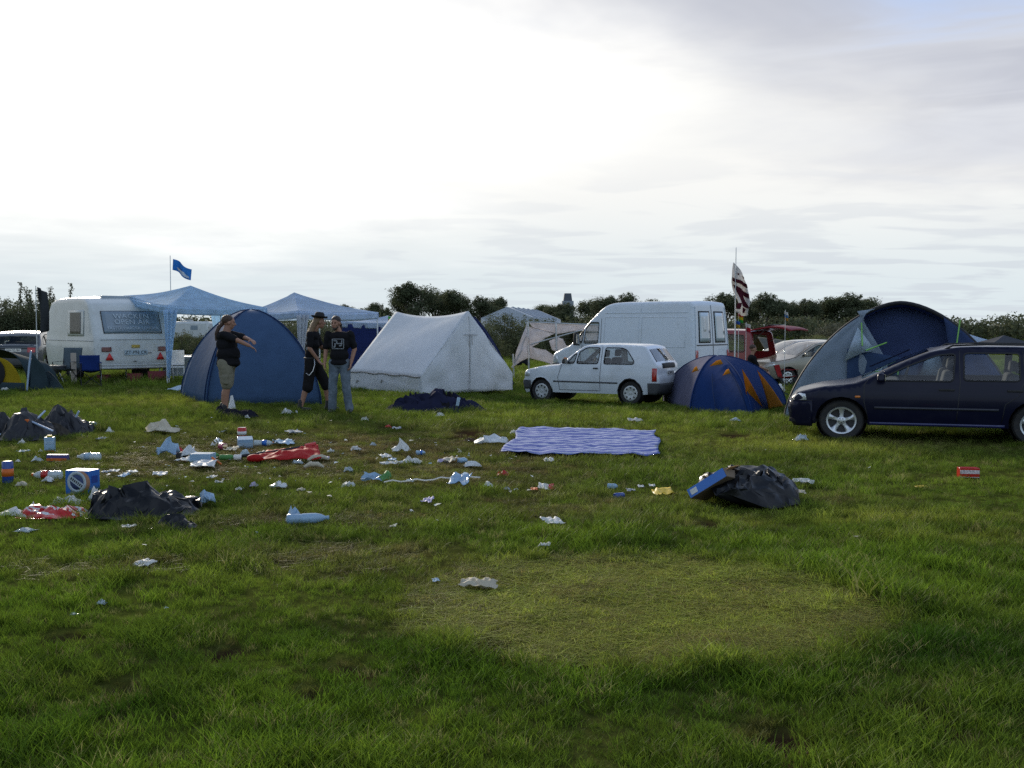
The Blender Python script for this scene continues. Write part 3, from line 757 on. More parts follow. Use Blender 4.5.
# ---- dark blue estate
BLP=M('car_paint_navy',(.007,.008,.025),.25,coat=.10,var=.05,spec=.18,dirt=((.05,.05,.055),.12,4))
t=thing('estate_car','dark navy estate car with five-spoke alloy wheels and roof rails at the right edge','car')
prof=[(.25,.20),(.20,.28),(.17,.46),(.19,.56),(.21,.64),(.29,.72),(.62,.815),(1.08,.885),(1.68,1.19),(2.06,1.36),(2.46,1.435),(3.2,1.44),(3.95,1.41),(4.20,1.36),(4.44,.98),(4.50,.86),(4.54,.56),(4.52,.34),(4.44,.24)]
c=Car(t,prof,.245,.865,.90,1.44,tumble=.17,wheels=(.90,3.42),wr=.315,arch=.355,nose=.26,tail=.12,er=.06,bulge=.03,nx=.85,
  windows=[[(1.38,.925),(2.36,.925),(2.39,1.335),(2.16,1.31),(1.76,1.14)],[(2.50,.94),(3.20,.94),(3.20,1.345),(2.50,1.345)],[(3.28,.94),(4.12,.95),(4.06,1.26),(3.95,1.32),(3.28,1.34)]],glass=[(7.05,8.95),(13.1,14.0)],paint=BLP,ten=.28)
for sg in (1,-1):
    c.wheel(.90,sg,'star',.205,.195); c.wheel(3.42,sg,'star',.205,.195)
    c.band([(1.26,.33),(1.20,.60),(1.20,.86),(1.26,.94)],.010,sg,.002,INK,'door_gap'); c.band([(2.44,1.38),(2.45,.9),(2.43,.6),(2.41,.33)],.010,sg,.002,INK,'door_gap'); c.band([(3.24,1.38),(3.26,.95),(3.18,.72),(3.02,.60),(2.98,.33)],.010,sg,.002,INK,'door_gap')
    c.band([(1.34,.515),(2.94,.515)],.035,sg,.008,M('navy_rub_strip',(.035,.037,.05),.45),'rub_strip')
    c.band([(1.28,.27),(3.02,.27)],.045,sg,.012,M('sill_blue',(.02,.025,.11),.3,coat=.5),'sill_trim')
    c.band([(.21,.60),(.50,.60)],.012,sg,.003,INK,'bumper_gap')
    p=c.side(2.40,.80,sg); c.handle(2.28,.80,sg,RUB,.2); c.handle(3.14,.80,sg,RUB,.2)
    c.mirror(1.42,.96,sg,BLP,(.11,.19,.13))
    c.panel([(.225,.60),(.42,.61),(.40,.70),(.32,.712),(.25,.67)],sg,.006,CLR,'headlight')
    c.panel([(1.08,.66),(1.15,.66),(1.15,.69),(1.08,.69)],sg,.005,AMB,'side_repeater')
    c.panel([(4.34,.66),(4.50,.66),(4.46,.90),(4.38,.95)],sg,.005,REDL,'tail_light')
    MB().tube([c.side(x,1.40,sg,-.05)+Vector((0,0,dz)) for x,dz in ((2.25,-.01),(2.36,.055),(2.8,.075),(3.6,.065),(3.95,.045),(4.05,-.02))],.014,8).build('roof_rail',RUB,t)
c.bumper(0,3.4,.50,0,.010,BLP,'front_bumper'); c.bumper(15.6,18,4.0,0,.010,BLP,'rear_bumper')
MB().tube([c.side(x,z,sg,-.03)+Vector((0,sg*0,.012)) for sg,x,z in ((1,1.28,1.06),(1,1.56,1.20),(1,1.86,1.355))],.012,6).build('pillar_trim',BLP,t)
for y in (.38,-.38): c.add_seat(1.98,y,z0=.36,h=.60)
for y in (.40,-.40): c.add_seat(2.88,y,z0=.38,h=.52)
MB().box((1.50,0,.84),(.4,1.4,.18)).build('dashboard',SEAT,t,bevel=.05)
MB().tube([(1.78+.05*math.sin(q),.38+.18*math.cos(q),.92+.17*math.sin(q)) for q in [2*PI*i/16 for i in range(17)]],.014,6).build('steering_wheel',RUB,t)
ESTATE=t

# ---- red people carrier with its tailgate up
RDP=M('car_paint_red',(.19,.010,.014),.3,coat=.6,var=.04)
t=thing('people_carrier','dark red people carrier with its tailgate raised and someone sitting in the back','car')
prof=[(.10,.24),(.0,.40),(.02,.70),(.2,.92),(.9,1.05),(1.6,1.60),(1.9,1.74),(2.6,1.80),(3.9,1.78),(4.22,1.74),(4.30,1.60),(4.36,1.0),(4.38,.50),(4.36,.34)]
c=Car(t,prof,.28,.88,1.02,1.80,tumble=.13,wheels=(.85,3.62),wr=.31,arch=.35,nose=.12,tail=.02,er=.06,
  windows=[[(1.35,1.08),(2.3,1.08),(2.3,1.64),(1.85,1.62)],[(2.42,1.08),(3.2,1.08),(3.2,1.66),(2.42,1.66)],[(3.32,1.08),(4.10,1.08),(4.04,1.62),(3.32,1.66)]],glass=[(4.1,5.9)],open_=[(9.4,12.6)],openv=.93,paint=RDP)
for sg in (1,-1):
    c.wheel(.85,sg,'cover',.19,.19); c.wheel(3.62,sg,'cover',.19,.19)
    c.patch(10.4,12.0,.935*sg,.995*sg,.012,REDL,'tail_light',nu=2)
MB().box((3.3,0,.42),(2.0,1.5,.08)).build('load_floor',SEAT,t)
MB().box((4.33,0,.40),(.10,1.7,.20)).build('rear_bumper',PLG,t,bevel=.03)
MB().grid(lambda a,b:Vector((4.22+1.34*b,(a-.5)*1.5*(1-.10*b),1.77+.30*b-.30*b*b*b+.03*math.sin(PI*a))),10,12).build('tailgate',M('tailgate_red',(.20,.012,.018),.5,coat=.05,spec=.2),t,solid=.045)
MB().grid(lambda a,b:Vector((4.34+.48*b,(a-.5)*1.2,1.755+.26*b-.06*b*b)),4,4).build('tailgate_window',GLD,t,solid=.01)
for sg in (1,-1): MB().tube([(4.25,sg*.66,1.40),(4.75,sg*.66,1.82)],.012,6).build('gas_strut',RUB,t)
MPV=t; MPVC=c

# ---- pale estate car, rear end showing behind the trailer caravan
SVP=M('car_paint_silver',(.27,.29,.31),.3,.3,coat=.6,var=.03)
CHP=M('car_paint_champagne',(.30,.27,.22),.3,.3,coat=.6,var=.03)
def far_car(label,paint,rearplate=None,group=None):
    t=thing('parked_car',label,'car')
    prof=[(.10,.22),(.0,.42),(.03,.62),(.2,.76),(1.05,.92),(1.70,1.27),(2.0,1.38),(2.6,1.42),(3.4,1.39),(3.75,1.30),(4.05,.98),(4.18,.90),(4.24,.60),(4.24,.34),(4.18,.25)]
    c=Car(t,prof,.26,.84,.92,1.42,tumble=.16,wheels=(.85,3.40),wr=.30,arch=.34,nose=.14,tail=.10,er=.055,
      windows=[[(1.30,.96),(2.25,.96),(2.25,1.33),(1.92,1.30),(1.66,1.17)],[(2.34,.96),(3.15,.96),(3.15,1.31),(2.34,1.33)],[(3.24,.96),(3.72,.98),(3.52,1.20),(3.24,1.29)]],glass=[(4.1,5.9),(9.1,10.0)],paint=paint)
    for sg in (1,-1):
        c.wheel(.85,sg,'cover',.18,.18); c.wheel(3.40,sg,'cover',.18,.18)
        c.panel([(.08,.60),(.40,.66),(.36,.78),(.2,.76)],sg,.005,CLR,'headlight'); c.mirror(1.40,1.0,sg,paint)
        c.patch(11.1,11.9,.62*sg,.97*sg,.010,REDL,'tail_light')
        c.band([(2.29,1.36),(2.29,.35)],.01,sg,.002,INK,'door_gap')
    for y in (.38,-.38): c.add_seat(1.95,y); c.add_seat(2.85,y,h=.45)
    c.bumper(11.6,13.6,3.9,0,.015,PLG,'rear_bumper')
    if rearplate: plate(c,rearplate,11.4,0,(.5,.11))
    return t,c
def place_corner(root,c,px,py,a,lx,ly):
    """local point (lx,ly,0) goes on the ground under pixel (px,py)"""
    g=G(px,py); v=Matrix.Rotation(a,2)@Vector((lx,ly)); root.rotation_euler=(0,0,a); root.location=(g.x-v.x,g.y-v.y,terrain(g.x,g.y))
# van: rear left... the nearer rear corner (facing side is local -y) on the ground at pixel 694
VAN.scale=(1.03,1.18,1.07)
place_corner(VAN,None,694,393,R(-37),4.96*1.03,-1.18)
place_corner(MPV,None,751,386,R(-40),4.36,-.88)
place_corner(HATCH,None,543,401.5,R(-27),.68,-.70); HATCH.scale=(.95,.98,.97)
place_corner(ESTATE,None,841,440,R(-18),.90,-.83); ESTATE.scale=(1,1,.925)
t,c=far_car('silver car parked beyond the open red people carrier, windows showing above the blankets',SVP)
tag(t,'silver hatchback parked behind the red people carrier, farther of the two pale cars'); place_corner(t,c,744,382,R(8),0,-.84)
t,c=far_car('champagne beige car half hidden behind the left edge of the big blue tunnel tent',CHP); place_corner(t,c,764,387,R(14),.0,-.84)
DGP=M('car_paint_dark_green',(.03,.04,.045),.3,coat=.7)
t,c=far_car('dark car with pale roof and number plate between the yellow tent and the caravan',M('car_paint_dark_grey',(.06,.068,.075),.25,coat=.8),'HH SL 84'); place_corner(t,c,14,374,R(-80),4.24,0)
MB().grid(lambda a,b:c.top((10.25+b*1.0)*c.k,(a-.5)*1.7,.006),6,6).build('boot_lid',DGP,t,solid=.006)
# ================================================================ tents, gazebos, caravan, flags
def wr(u,v,a,sc=3.,seed=0.): return a*fbm(u*sc,v*sc,seed,4)
def bilin(p00,p10,p11,p01,u,v): return p00.lerp(p10,u).lerp(p01.lerp(p11,u),v)
def sheet(name,q,mat,parent,nu=16,nv=16,sag=0.,wrk=.02,sc=2.5,seed=0.,solid=.004,sagdir=None,edge=0.,topsag=0.,botsag=0.):
    """cloth stretched between four corners, sagging along its normal, with soft wrinkles that die at the seams"""
    q=[Vector(p) for p in q]; nrm=(q[1]-q[0]).cross(q[3]-q[0]); nrm=nrm.normalized() if nrm.length>1e-6 else Vector((0,0,1))
    sd=sagdir or -nrm
    def f(u,v):
        p=bilin(*q,u,v); e=math.sin(PI*u)*math.sin(PI*v)
        p=p+sd*sag*e+nrm*wr(u,v,wrk,sc,seed)*(min(1,6*e)+edge)
        p.z-=topsag*4*u*(1-u)*v+botsag*4*u*(1-u)*(1-v)
        return p
    return MB().grid(f,nu,nv).build(name,mat,parent,solid=solid,sharp=None)
def dome(name,label,base,H,mats,pexp=(1.15,.6),apex=None,pole_mat=None,group=None,sagp=.05,seed=0.,nu=10,nv=16,poles=None,skirt=.0,cat='tent'):
    """base: ground points anticlockwise from above; each side is a panel between two curved poles"""
    cx_=sum(p[0] for p in base)/len(base); cyy=sum(p[1] for p in base)/len(base)
    z0=terrain(cx_,cyy); t=thing(name,label,cat,(cx_,cyy,z0),group=group)
    B=[Vector((p[0]-cx_,p[1]-cyy,0)) for p in base]; A=Vector((*(apex or (0,0)),0)); p_,q_=pexp
    def pt(b,z): 
        r=max(0.,1-z**p_)**q_; return A*(1-r)+b*r+Vector((0,0,H*z))
    n=len(B)
    for k in range(n):
        a,b=B[k],B[(k+1)%n]
        def f(u,v):
            z=1-(1-v)**1.4; z=min(z,.999)
            bb=a.lerp(b,u); s=1-sagp*math.sin(PI*u)*(4*z*(1-z)+.15)*1.4
            p=pt(bb,z); c=Vector((A.x*z,A.y*z,p.z)); p=c+(p-c)*s
            out=(p-c); out.z=0; out=out.normalized() if out.length>1e-4 else Vector((0,0,1))
            return p+out*wr(u*2+k*7,v*2,.035,1.6,seed)*min(1,5*math.sin(PI*u))*(1-z*.8)
        MB().grid(f,nu,nv).build('panel',mats[k%len(mats)],t,solid=.004,sharp=None)
    for k in (poles if poles is not None else range(n)):
        MB().tube([pt(B[k],1-(1-j/20)**1.4)*1.004 for j in range(20)]+[pt(B[k],.999)],.013,6).build('pole_sleeve',pole_mat or mats[0],t)
    t['H']=H; del t['H']
    return t,pt,B
def guy(root_loc,a,b,name,parent,mat,r=.004): return MB().tube([a,b],r,5).build(name,mat,parent)
def gb(px,py): g=G(px,py); return (g.x,g.y)
def X_at(px,Y): return (px-512)/F*Y
METAL=M('galvanised_pole',(.55,.57,.58),.4,.6); ROPE=M('guy_rope',(.55,.55,.5),.8); GROPE=M('green_rope',(.25,.55,.12),.7)
BL1=cloth('tent_blue',(.060,.110,.205),.22); BL1L=cloth('tent_blue_pale',(.07,.125,.225),.15); BL1D=cloth('tent_blue_dark',(.022,.045,.12),.2)
# ---- plain blue dome behind the man in shorts
bs=[gb(207,404),gb(321,404),(X_at(316,24.5),24.6),(X_at(225,25),25.2),gb(181,397)]
t,pt,B=dome('dome_tent','plain blue dome tent behind the man in shorts, no openings facing us',bs,1.92,[BL1,BL1,BL1,BL1,BL1],apex=(.02,0),pexp=(1.7,.58),pole_mat=BL1D,sagp=.01)
# zip seam down the pale side panel
MB().tube([pt(B[4].lerp(B[0],.92),1-(1-j/16)**1.4)*1.008 for j in range(15)],.012,6).build('zip',BL1D,t)

# ---- white canvas ridge tent
WC=cloth('white_canvas',(.74,.76,.78),.22,bump=.05,var=.03); WCS=M('canvas_seam',(.22,.21,.19),.8)
A3=Vector((X_at(421,25.0),25.0,0)); B3=Vector((X_at(512.5,26.9),26.9,0)); C3=Vector((X_at(350,27.3),27.3,0)); D3=B3+(C3-A3)
org=(A3+D3)/2; z0=terrain(A3.x,A3.y)
t=thing('ridge_tent','white canvas ridge tent with low side walls and a laced triangular front','tent',(org.x,org.y,z0))
A,B_,C_,D_=(p-org for p in (A3,B3,C3,D3)); up=Vector((0,0,1)); zd=1.62-z0; 
WHt=.42-z0*.0; RH=1.98-z0
Mf=(A+B_)/2+up*RH; Mb=(C_+D_)/2+up*(RH+.02)
sheet('roof_panel',(A+up*WHt,C_+up*(WHt+.04),Mb,Mf),WC,t,28,20,.10,.05,2.2,1,topsag=.13)
sheet('roof_panel',(B_+up*WHt,D_+up*WHt,Mb,Mf),WC,t,20,14,.10,.03,2.2,2,topsag=.13)
sheet('side_wall',(A,C_,C_+up*(WHt+.04),A+up*WHt),WC,t,24,8,.02,.03,4,3); sheet('side_wall',(B_,D_,D_+up*WHt,B_+up*WHt),WC,t,12,6,.02,.03,4,4)
def gable(P0,P1,ap,name,seed):
    m=(P0+P1)/2
    for a,b in ((P0,m),(P1,m)):
        def f(u,v):
            g0=a.lerp(b,u); 
            ed=WHt+(ap.z-WHt)*u
            z=ed*v; nrm=Vector(((P1-P0).y,-(P1-P0).x,0)).normalized()
            fold=.040*math.sin(u*11+seed+v*5)*(1-v*.5)*math.sin(PI*u)+wr(u,v*.6,.08,3.5,seed)*math.sin(PI*min(1,u*1.0))
            return Vector((g0.x,g0.y,0))+up*z+nrm*(fold+.05*math.sin(PI*v)*u)
        MB().grid(f,20,20).build(name,WC,t,solid=.004,sharp=None)
gable(A,B_,Mf,'door_panel',1); gable(C_,D_,Mb,'back_panel',5)
MB().tube([C_+up*(WHt+.02)+(C_-A)*.02+Vector((0,0,-.02*math.sin(q*9))) if q==1 else (A.lerp(C_,q)+up*(WHt-.01+.04*q-.012*math.sin(q*22)))+(A-B_).normalized()*.03 for q in [i/20 for i in range(21)]],.016,6).build('eave_rope',WCS,t)
mid=(A+B_)/2; fn=Vector(((B_-A).y,-(B_-A).x,0)).normalized()
MB().tube([mid+up*.02+fn*.055,mid+up*1.0+fn*.06,mid+up*(RH-.12)+fn*.01],.004,5).build('door_seam',WCS,t)
for q,(a,b) in enumerate((((-.20,1.38),(.22,1.38)),((-.02,1.38),(-.03,1.12)),((.04,1.38),(.05,1.14)))):
    e=(B_-A).normalized(); MB().tube([mid+e*a[0]+up*a[1]+fn*.085,mid+e*b[0]+up*b[1]+fn*.085],.007,5).build('door_lacing',WCS,t)
for u,z in ((.14,.22),(.5,.26)):
    p=A.lerp(C_,1-u)+up*z+(A-B_).normalized()*.03; e=(C_-A).normalized()
    MB().tube([p,p+e*.06+up*.02,p+e*.10-up*.05],.013,5).build('peg_tab',WCS,t)
for q in (.15,.38,.62,.86):
    p=A.lerp(C_,q)+up*(WHt-.02); o=(A-B_).normalized(); guy(t,p+o*.03,A.lerp(C_,q-.03)+o*.28-up*.02,'guy_rope',t,ROPE,.006)

# ---- blue and yellow dome beside the van
BV=cloth('nylon_royal_blue',(.014,.042,.150),.22); BG=cloth('nylon_grey_lilac',(.125,.130,.20),.25); OR=cloth('nylon_orange',(.50,.20,.015),.3)
bs=[gb(690,411),gb(752,415),gb(786,407),(X_at(768,22.5),23.2),(X_at(690,22.5),23.4),gb(663,404)]
t,pt,B=dome('dome_tent','low blue dome tent with orange flaps standing right beside the white hatchback',bs,1.12,[BV,BV,BV,BV,BG,BG],pexp=(1.8,.56),pole_mat=BV,sagp=.04,seed=3,apex=(-.10,0))
def onp(k,u,z,o=.02):
    a,b=B[k],B[(k+1)%len(B)]; p=pt(a.lerp(b,u),z); out=Vector((p.x,p.y,.3)).normalized(); return p+out*o
tl=t.location
for top_,l_,r_ in (((742,369),(748,413.5),(764,411.5)),((757,370),(769,411.5),(784,408.5))):
    a=P(top_[0],top_[1],20.25)-tl; b=G(*l_)-tl; c3=G(*r_)-tl; b.z+=.03; c3.z+=.03
    MB().grid(lambda u,v:a.lerp(b.lerp(c3,u),v)+Vector((0,-.07*math.sin(PI*v),.05*math.sin(PI*v)))*(.6+.4*math.sin(PI*u)),8,14).build('door_flap',OR,t,solid=.004,sharp=None)
for k,u,z,w_ in ((0,.42,.86,.24),(5,.80,.72,.12),(0,.68,.72,.13)):
    p=onp(k,u,z,.05); MB().add([p+Vector((-w_*.55,-.02,-.05)),p+Vector((w_*.5,-.10,.0)),p+Vector((w_*.42,.02,.08)),p+Vector((0,-.02,.06))],[(0,1,2,3)]).build('vent_hood',OR,t,solid=.01)
MB().tube([onp(0,.45-.12*j/10,.02+.68*j/10,.015) for j in range(11)],.010,6).build('seam',BL1D,t)
MB().tube([onp(0,.95-.15*j/10,.02+.8*j/10,.015) for j in range(11)],.010,6).build('seam',BL1D,t)

# ---- large blue tunnel tent behind the estate car
NV=cloth('tunnel_navy',(.065,.10,.22),.38); PB=cloth('tunnel_grey_blue',(.32,.39,.47),.38); NI=cloth('inner_navy',(.10,.14,.30),.45); BLK=M('black_binding',(.012,.012,.015),.7); WINM=M('tent_window',(.50,.60,.70),.3,trans=.35,var=.1)
Yt=19.3
gl_=Vector((X_at(786,Yt),Yt,0)); wt=3.82; at_=R(-19)
t=thing('tunnel_tent','large navy and grey-blue tunnel tent with arched open porch behind the estate car','tent',(gl_.x,gl_.y,terrain(gl_.x,gl_.y)),at_)
HT=2.04
def archp(u,s=1.,y=0.,h=1.,skew=.05):
    """u 0..1 along the arch"""
    th=PI*(1-u); x=math.cos(th); z=min(1,math.sin(th))
    xx=(max(0,1-z**1.45)**.58)*(1 if x>0 else -1)
    return Vector((wt/2+(xx*wt/2)*s+.0,y,HT*h*z))
def tun(u,v):
    h=1-.0*v-.34*v*v; s=1-.12*v
    p=archp(u,s,v*3.6,h); c=Vector((wt/2,p.y,0)); e=math.sin(PI*(v*3%1)); d=p-c; return c+d*(1-.035*e)+Vector((0,0,wr(u*4,v*3,.04,2,1)))*math.sin(PI*u)
MB().grid(tun,40,30).build('flysheet',NV,t,solid=.004,sharp=None)
MB().tube([archp(i/40)+Vector((0,-.015,0)) for i in range(41)],.035,8).build('arch_binding',BLK,t)
# porch: left wing panel (pale), right wing panel, inner tent wall set back
def wing(u0,u1,foot0,foot1,mat,name,seed,bow=.10):
    def f(a,b):
        top=archp(u0+(u1-u0)*a); ft=Vector((foot0+(foot1-foot0)*a,-.05,0)); p=ft.lerp(top,b); e=math.sin(PI*a)*math.sin(PI*b)
        return p+Vector((0,-.05-bow*e+wr(a*2,b*1.5,.06,2,seed)*min(1,4*e),0))
    return MB().grid(f,20,20).build(name,mat,t,solid=.004,sharp=None)
# pale panel: from left foot round to the seam point near the top
def pale(a,b):
    l=archp(.335*(1-b)); l=archp(.40*b)                       # outer edge climbs the arch
    r=Vector((2.15-.95*b**1.25,-.0,HT*.93*b))                       # seam edge
    p=l.lerp(r,a); e=math.sin(PI*a)*math.sin(PI*b); return p+Vector((0,-.06-.10*e+wr(a*2,b*2,.08,2,4)*min(1,4*e),0))
MB().grid(pale,22,24).build('wing_panel',PB,t,solid=.004,sharp=None)
def fold(a,b):                     # rolled back door, gathers below the window
    x=1.05+1.15*a; z=1.25*(1-b)*(1-.15*a)+.0; return Vector((x,-.16-.05*math.sin(a*16+b*3)*(b+.2)-.05*a,max(0.02,z)))
MB().grid(fold,40,16).build('door_flap',cloth('door_blue_mid',(.05,.085,.17),.25),t,solid=.004,sharp=None)
MB().add([Vector((1.22,-.22,1.62)),Vector((1.0,-.22,1.02)),Vector((1.30,-.24,1.18)),Vector((1.52,-.23,1.22))],[(0,1,2,3)]).build('window',WINM,t,solid=.01)
wing(.66,1.,2.95,3.82,NV,'wing_panel',9,.04)
def inner(a,b):
    p=archp(.03+.94*a,.97,.40,.985); f_=Vector((p.x,.40,0)); q=f_.lerp(p,b); return q+Vector((0,wr(a*3,b*2,.10,2,12),0))
MB().grid(inner,30,20).build('inner_tent',NI,t,solid=.004,sharp=None)
for x,z,w_,h_ in ((2.45,1.02,.42,.52),(2.95,1.30,.22,.34)):
    MB().add([Vector((x-w_/2,.26,z-h_/2)),Vector((x+w_/2,.26,z-h_/2)),Vector((x+w_*.2,.27,z+h_/2)),Vector((x-w_*.12,.27,z+h_*.48))],[(0,1,2,3)]).build('window',WINM,t,solid=.01)
for a,b in (((1.28,-.25,1.70),(1.30,-.25,1.30)),((1.9,-.24,1.02),(1.86,-.24,.45)),((2.86,-.12,1.75),(2.80,-.12,1.2)),((1.36,-.25,1.22),(1.70,-.25,1.36)),((2.66,-.14,1.28),(2.80,-.14,1.20))):
    MB().tube([a,b],.012,5).build('door_toggle_tape',GROPE,t)

# ---- gazebos
def gazebo(label,C4,eave,apexz,mat,legmat,group=None,zc=None,drape=(0,1,2,3),valance=.20,apex_xy=None,legs=(0,1,2,3),drapemat=None):
    cx_=sum(p[0] for p in C4)/4; cyy=sum(p[1] for p in C4)/4; z0=terrain(cx_,cyy)
    t=thing('gazebo',label,'gazebo',(cx_,cyy,z0),group=group)
    zc=zc or [eave]*4
    P4=[Vector((p[0]-cx_,p[1]-cyy,zc[i]-z0)) for i,p in enumerate(C4)]; A=Vector((0,0,apexz-z0))
    if apex_xy: A.x+=apex_xy[0]; A.y+=apex_xy[1]
    rf=MB()
    for i in range(4):
        a,b=P4[i],P4[(i+1)%4]
        def f(u,v):
            p=a.lerp(b,u).lerp(A,v); e=math.sin(PI*v)
            return p-up*(.07*e+.05*math.sin(PI*u)*(1-v))+up*wr(u*3+i*5,v*2,.03,1.5,i)*math.sin(PI*u)*(1-v)
        rf.grid(f,16,12)
    rf.build('canopy',mat,t,weld=.03,solid=.004,sharp=28)
    for i in range(4):
        a,b=P4[i],P4[(i+1)%4]
        def g(u,v):
            p=a.lerp(b,u); o=Vector((p.x,p.y,0)).normalized()*.03
            return p+o-up*(valance*v+.05*math.sin(PI*u))+o*.6*math.sin(u*40)*v
        MB().grid(g,30,4).build('valance',mat,t,solid=.004,sharp=None)
    for i in legs:
        p=P4[i]; foot=Vector((p.x,p.y,terrain(p.x+cx_,p.y+cyy)-z0))
        MB().tube([foot,foot.lerp(p,.5),p-up*.02],.021,8).build('leg',legmat,t)
        if i in drape:
            q=P4[(i+1)%4]; d=(q-p); d.z=0; d.normalize(); n_=Vector((-d.y,d.x,0))
            def f(u,v):
                w=.34*(1-v)**1.3+.075; tt=(u-.5)*w; return Vector((p.x,p.y,0))+up*(foot.z+(p.z-foot.z-.1)*(1-v*.93))+d*(tt+w*.25)+n_*(-.05+.045*math.sin(u*19)*(1-.5*v))
            MB().grid(f,26,20).build('leg_curtain',drapemat or mat,t,solid=.004,sharp=None)
    for i in range(4):
        MB().tube([P4[i]-up*.13,A-up*.17],.014,6).build('roof_pole',legmat,t)
        MB().tube([P4[i]-up*.06,P4[(i+1)%4]-up*.06],.014,6).build('eave_pole',legmat,t)
    return t
GB1=cloth('gazebo_pale_blue',(.60,.76,.90),.6,bump=.1); GB2=cloth('gazebo_white_blue',(.66,.76,.89),.6,bump=.1); WP=M('white_pole',(.62,.65,.7),.4)
f0=Vector((X_at(167,29.6),29.6)); v1=Vector((2.3,1.9)); v2=Vector((-1.95,2.3))
gazebo('pale blue gazebo with curtained legs standing between the caravan and the blue dome',[f0,f0+v1,f0+v1+v2,f0+v2],2.16,2.80,GB1,WP,zc=[2.16,2.16,2.16,2.52],apex_xy=(-.12,0),drape=(0,2))
f1=Vector((X_at(299,30.2),30.2)); v1=Vector((1.95,2.0)); v2=Vector((-2.1,2.1))
gazebo('white-roofed gazebo with slim white legs behind the two men standing together',[f1,f1+v1,f1+v1+v2,f1+v2],2.03,2.62,GB2,WP,apex_xy=(-.45,0),drape=(0,),drapemat=cloth('curtain_white',(.6,.63,.68),.4))
Yb=36.; NW=cloth('sidewall_navy',(.030,.045,.16),.3)
q0=Vector((X_at(340,Yb),Yb)); 
t=gazebo('gazebo with navy side walls and a pale roof behind the ridge tent',[q0,q0+Vector((3,.2)),q0+Vector((2.8,3.2)),q0+Vector((-.2,3))],1.78,1.98,GB2,WP,drape=())
cxy=t.location
for a,b in ((q0,q0+Vector((3,.2))),(q0,q0+Vector((-.2,3))),(q0+Vector((3,.2)),q0+Vector((2.8,3.2)))):
    sheet('side_wall',((a.x-cxy.x,a.y-cxy.y-.02,0),(b.x-cxy.x,b.y-cxy.y-.02,0),(b.x-cxy.x,b.y-cxy.y-.02,1.72),(a.x-cxy.x,a.y-cxy.y-.02,1.72)),NW,t,24,10,.02,.06,5,3)
# far right pair
for px,Y,mat,lab,py in ((984,44,GB2,'white pyramid gazebo roof showing over the roof of the estate car',335),(1022,40,cloth('gazebo_grey',(.09,.095,.11),.3),'dark grey gazebo roof at the right edge beyond the estate car',336)):
    q=Vector((X_at(px,Y)-1.5,Y)); zz=CAMH-(py-326)/F*Y
    gazebo(lab,[q,q+Vector((3,0)),q+Vector((3,3)),q+Vector((0,3))],zz-.42,zz+.02,mat,WP,drape=(),legs=(0,1,2,3))

# ---- tents seen only in slivers
dkb=cloth('nylon_dark_blue',(.025,.035,.10),.2)
x0,x1=X_at(458,30),X_at(510,30)
dome('dome_tent','dark blue tent showing as a sliver behind the right slope of the ridge tent',[(x0,29.3),(x1,29.5),(x1+.1,31.5),(x0,31.5)],1.95,[dkb],pexp=(1.1,.75),sagp=.03,apex=(-.35,0))
GRN=cloth('nylon_green',(.05,.09,.055),.3); YLW=cloth('nylon_yellow',(.42,.30,.02),.3); GTE=cloth('nylon_teal_grey',(.045,.07,.08),.25)
Yl=26.4
t=thing('dome_tent','small teal-grey tent with yellow doors cut by the left edge of the view','tent',(X_at(0,Yl),Yl,terrain(X_at(0,Yl),Yl)))
def ft(a,b):
    p=Vector((-1.2+2.15*a,.1,0)); r=Vector((0,0,1.22)); th=PI*a; z=1.08*math.sin(PI*(.12+.80*a))**.55
    return Vector((p.x+.05*b,.0+2.0*b,z*(1-.25*b)))
MB().grid(lambda a,b:Vector((-1.25+1.95*a**.9,-.35*(1-b)*0+1.8*b*1.,1.10*(1-a**9)**.8*(1-.12*a)*(1-.3*b))),20,12).build('flysheet',GTE,t,solid=.004)
MB().grid(lambda a,b:Vector((-1.2+1.75*a,.0+.02*math.sin(a*20),(.98*(1-a**9)**.8*(1-.12*a))*(.22+.70*b)+.0)),20,10).build('door_panel',YLW,t,solid=.004,sharp=None)
MB().grid(lambda a,b:Vector((-1.2+1.80*a,-.02,.24*b*(1.-.2*a))),16,3).build('sill_panel',GTE,t,solid=.004)
MB().ball((-.14,-.02,.44),(.26,.03,.34)).build('opening_shade',DARK,t)  # black body on the door, its colour stands for the shade inside
MB().tube([(.66,-.05,0),(.72,-.05,.55),(.78,-.04,.98)],.022,6).build('pole',M('pole_blue_grey',(.35,.45,.6),.4),t)
sheet('porch_flap',((.72,-.02,0),(1.10,.3,0),(.95,.25,.6),(.76,.05,.92)),GTE,t,8,8,.05,.03)
grn=dome('dome_tent','low dark green tent beside the caravan hitch behind the camp chairs',[gb(34,388),(X_at(60,25.6),25.8),(X_at(60,28),28),(X_at(36,28),28)],.42,[GTE],pexp=(1.3,.8))[0]
gt=cloth('tent_grey_olive',(.16,.17,.15),.3)
a0=X_at(768,41);b0=X_at(806,41)
t=thing('frame_tent','long grey-olive tent roof seen beyond the red people carrier','tent',((a0+b0)/2,41,terrain(9,41))); w_=(b0-a0)/2
zt=CAMH-(337-326)/F*41-t.location.z
for s1 in (1,-1): sheet('roof_panel',((-w_*1.1,-.0 if s1>0 else 3,zt-.55),(w_*1.6,0 if s1>0 else 3,zt-.6),(w_*1.6,1.5,zt-.25),(-w_*1.1,1.5,zt)),gt,t,14,8,.1,.04)
sheet('front_wall',((-w_*1.1,0,0),(w_*1.6,0,0),(w_*1.6,0,zt-.6),(-w_*1.1,0,zt-.55)),gt,t,10,6,0,.03)
a0=X_at(796,46);b0=X_at(835,46)
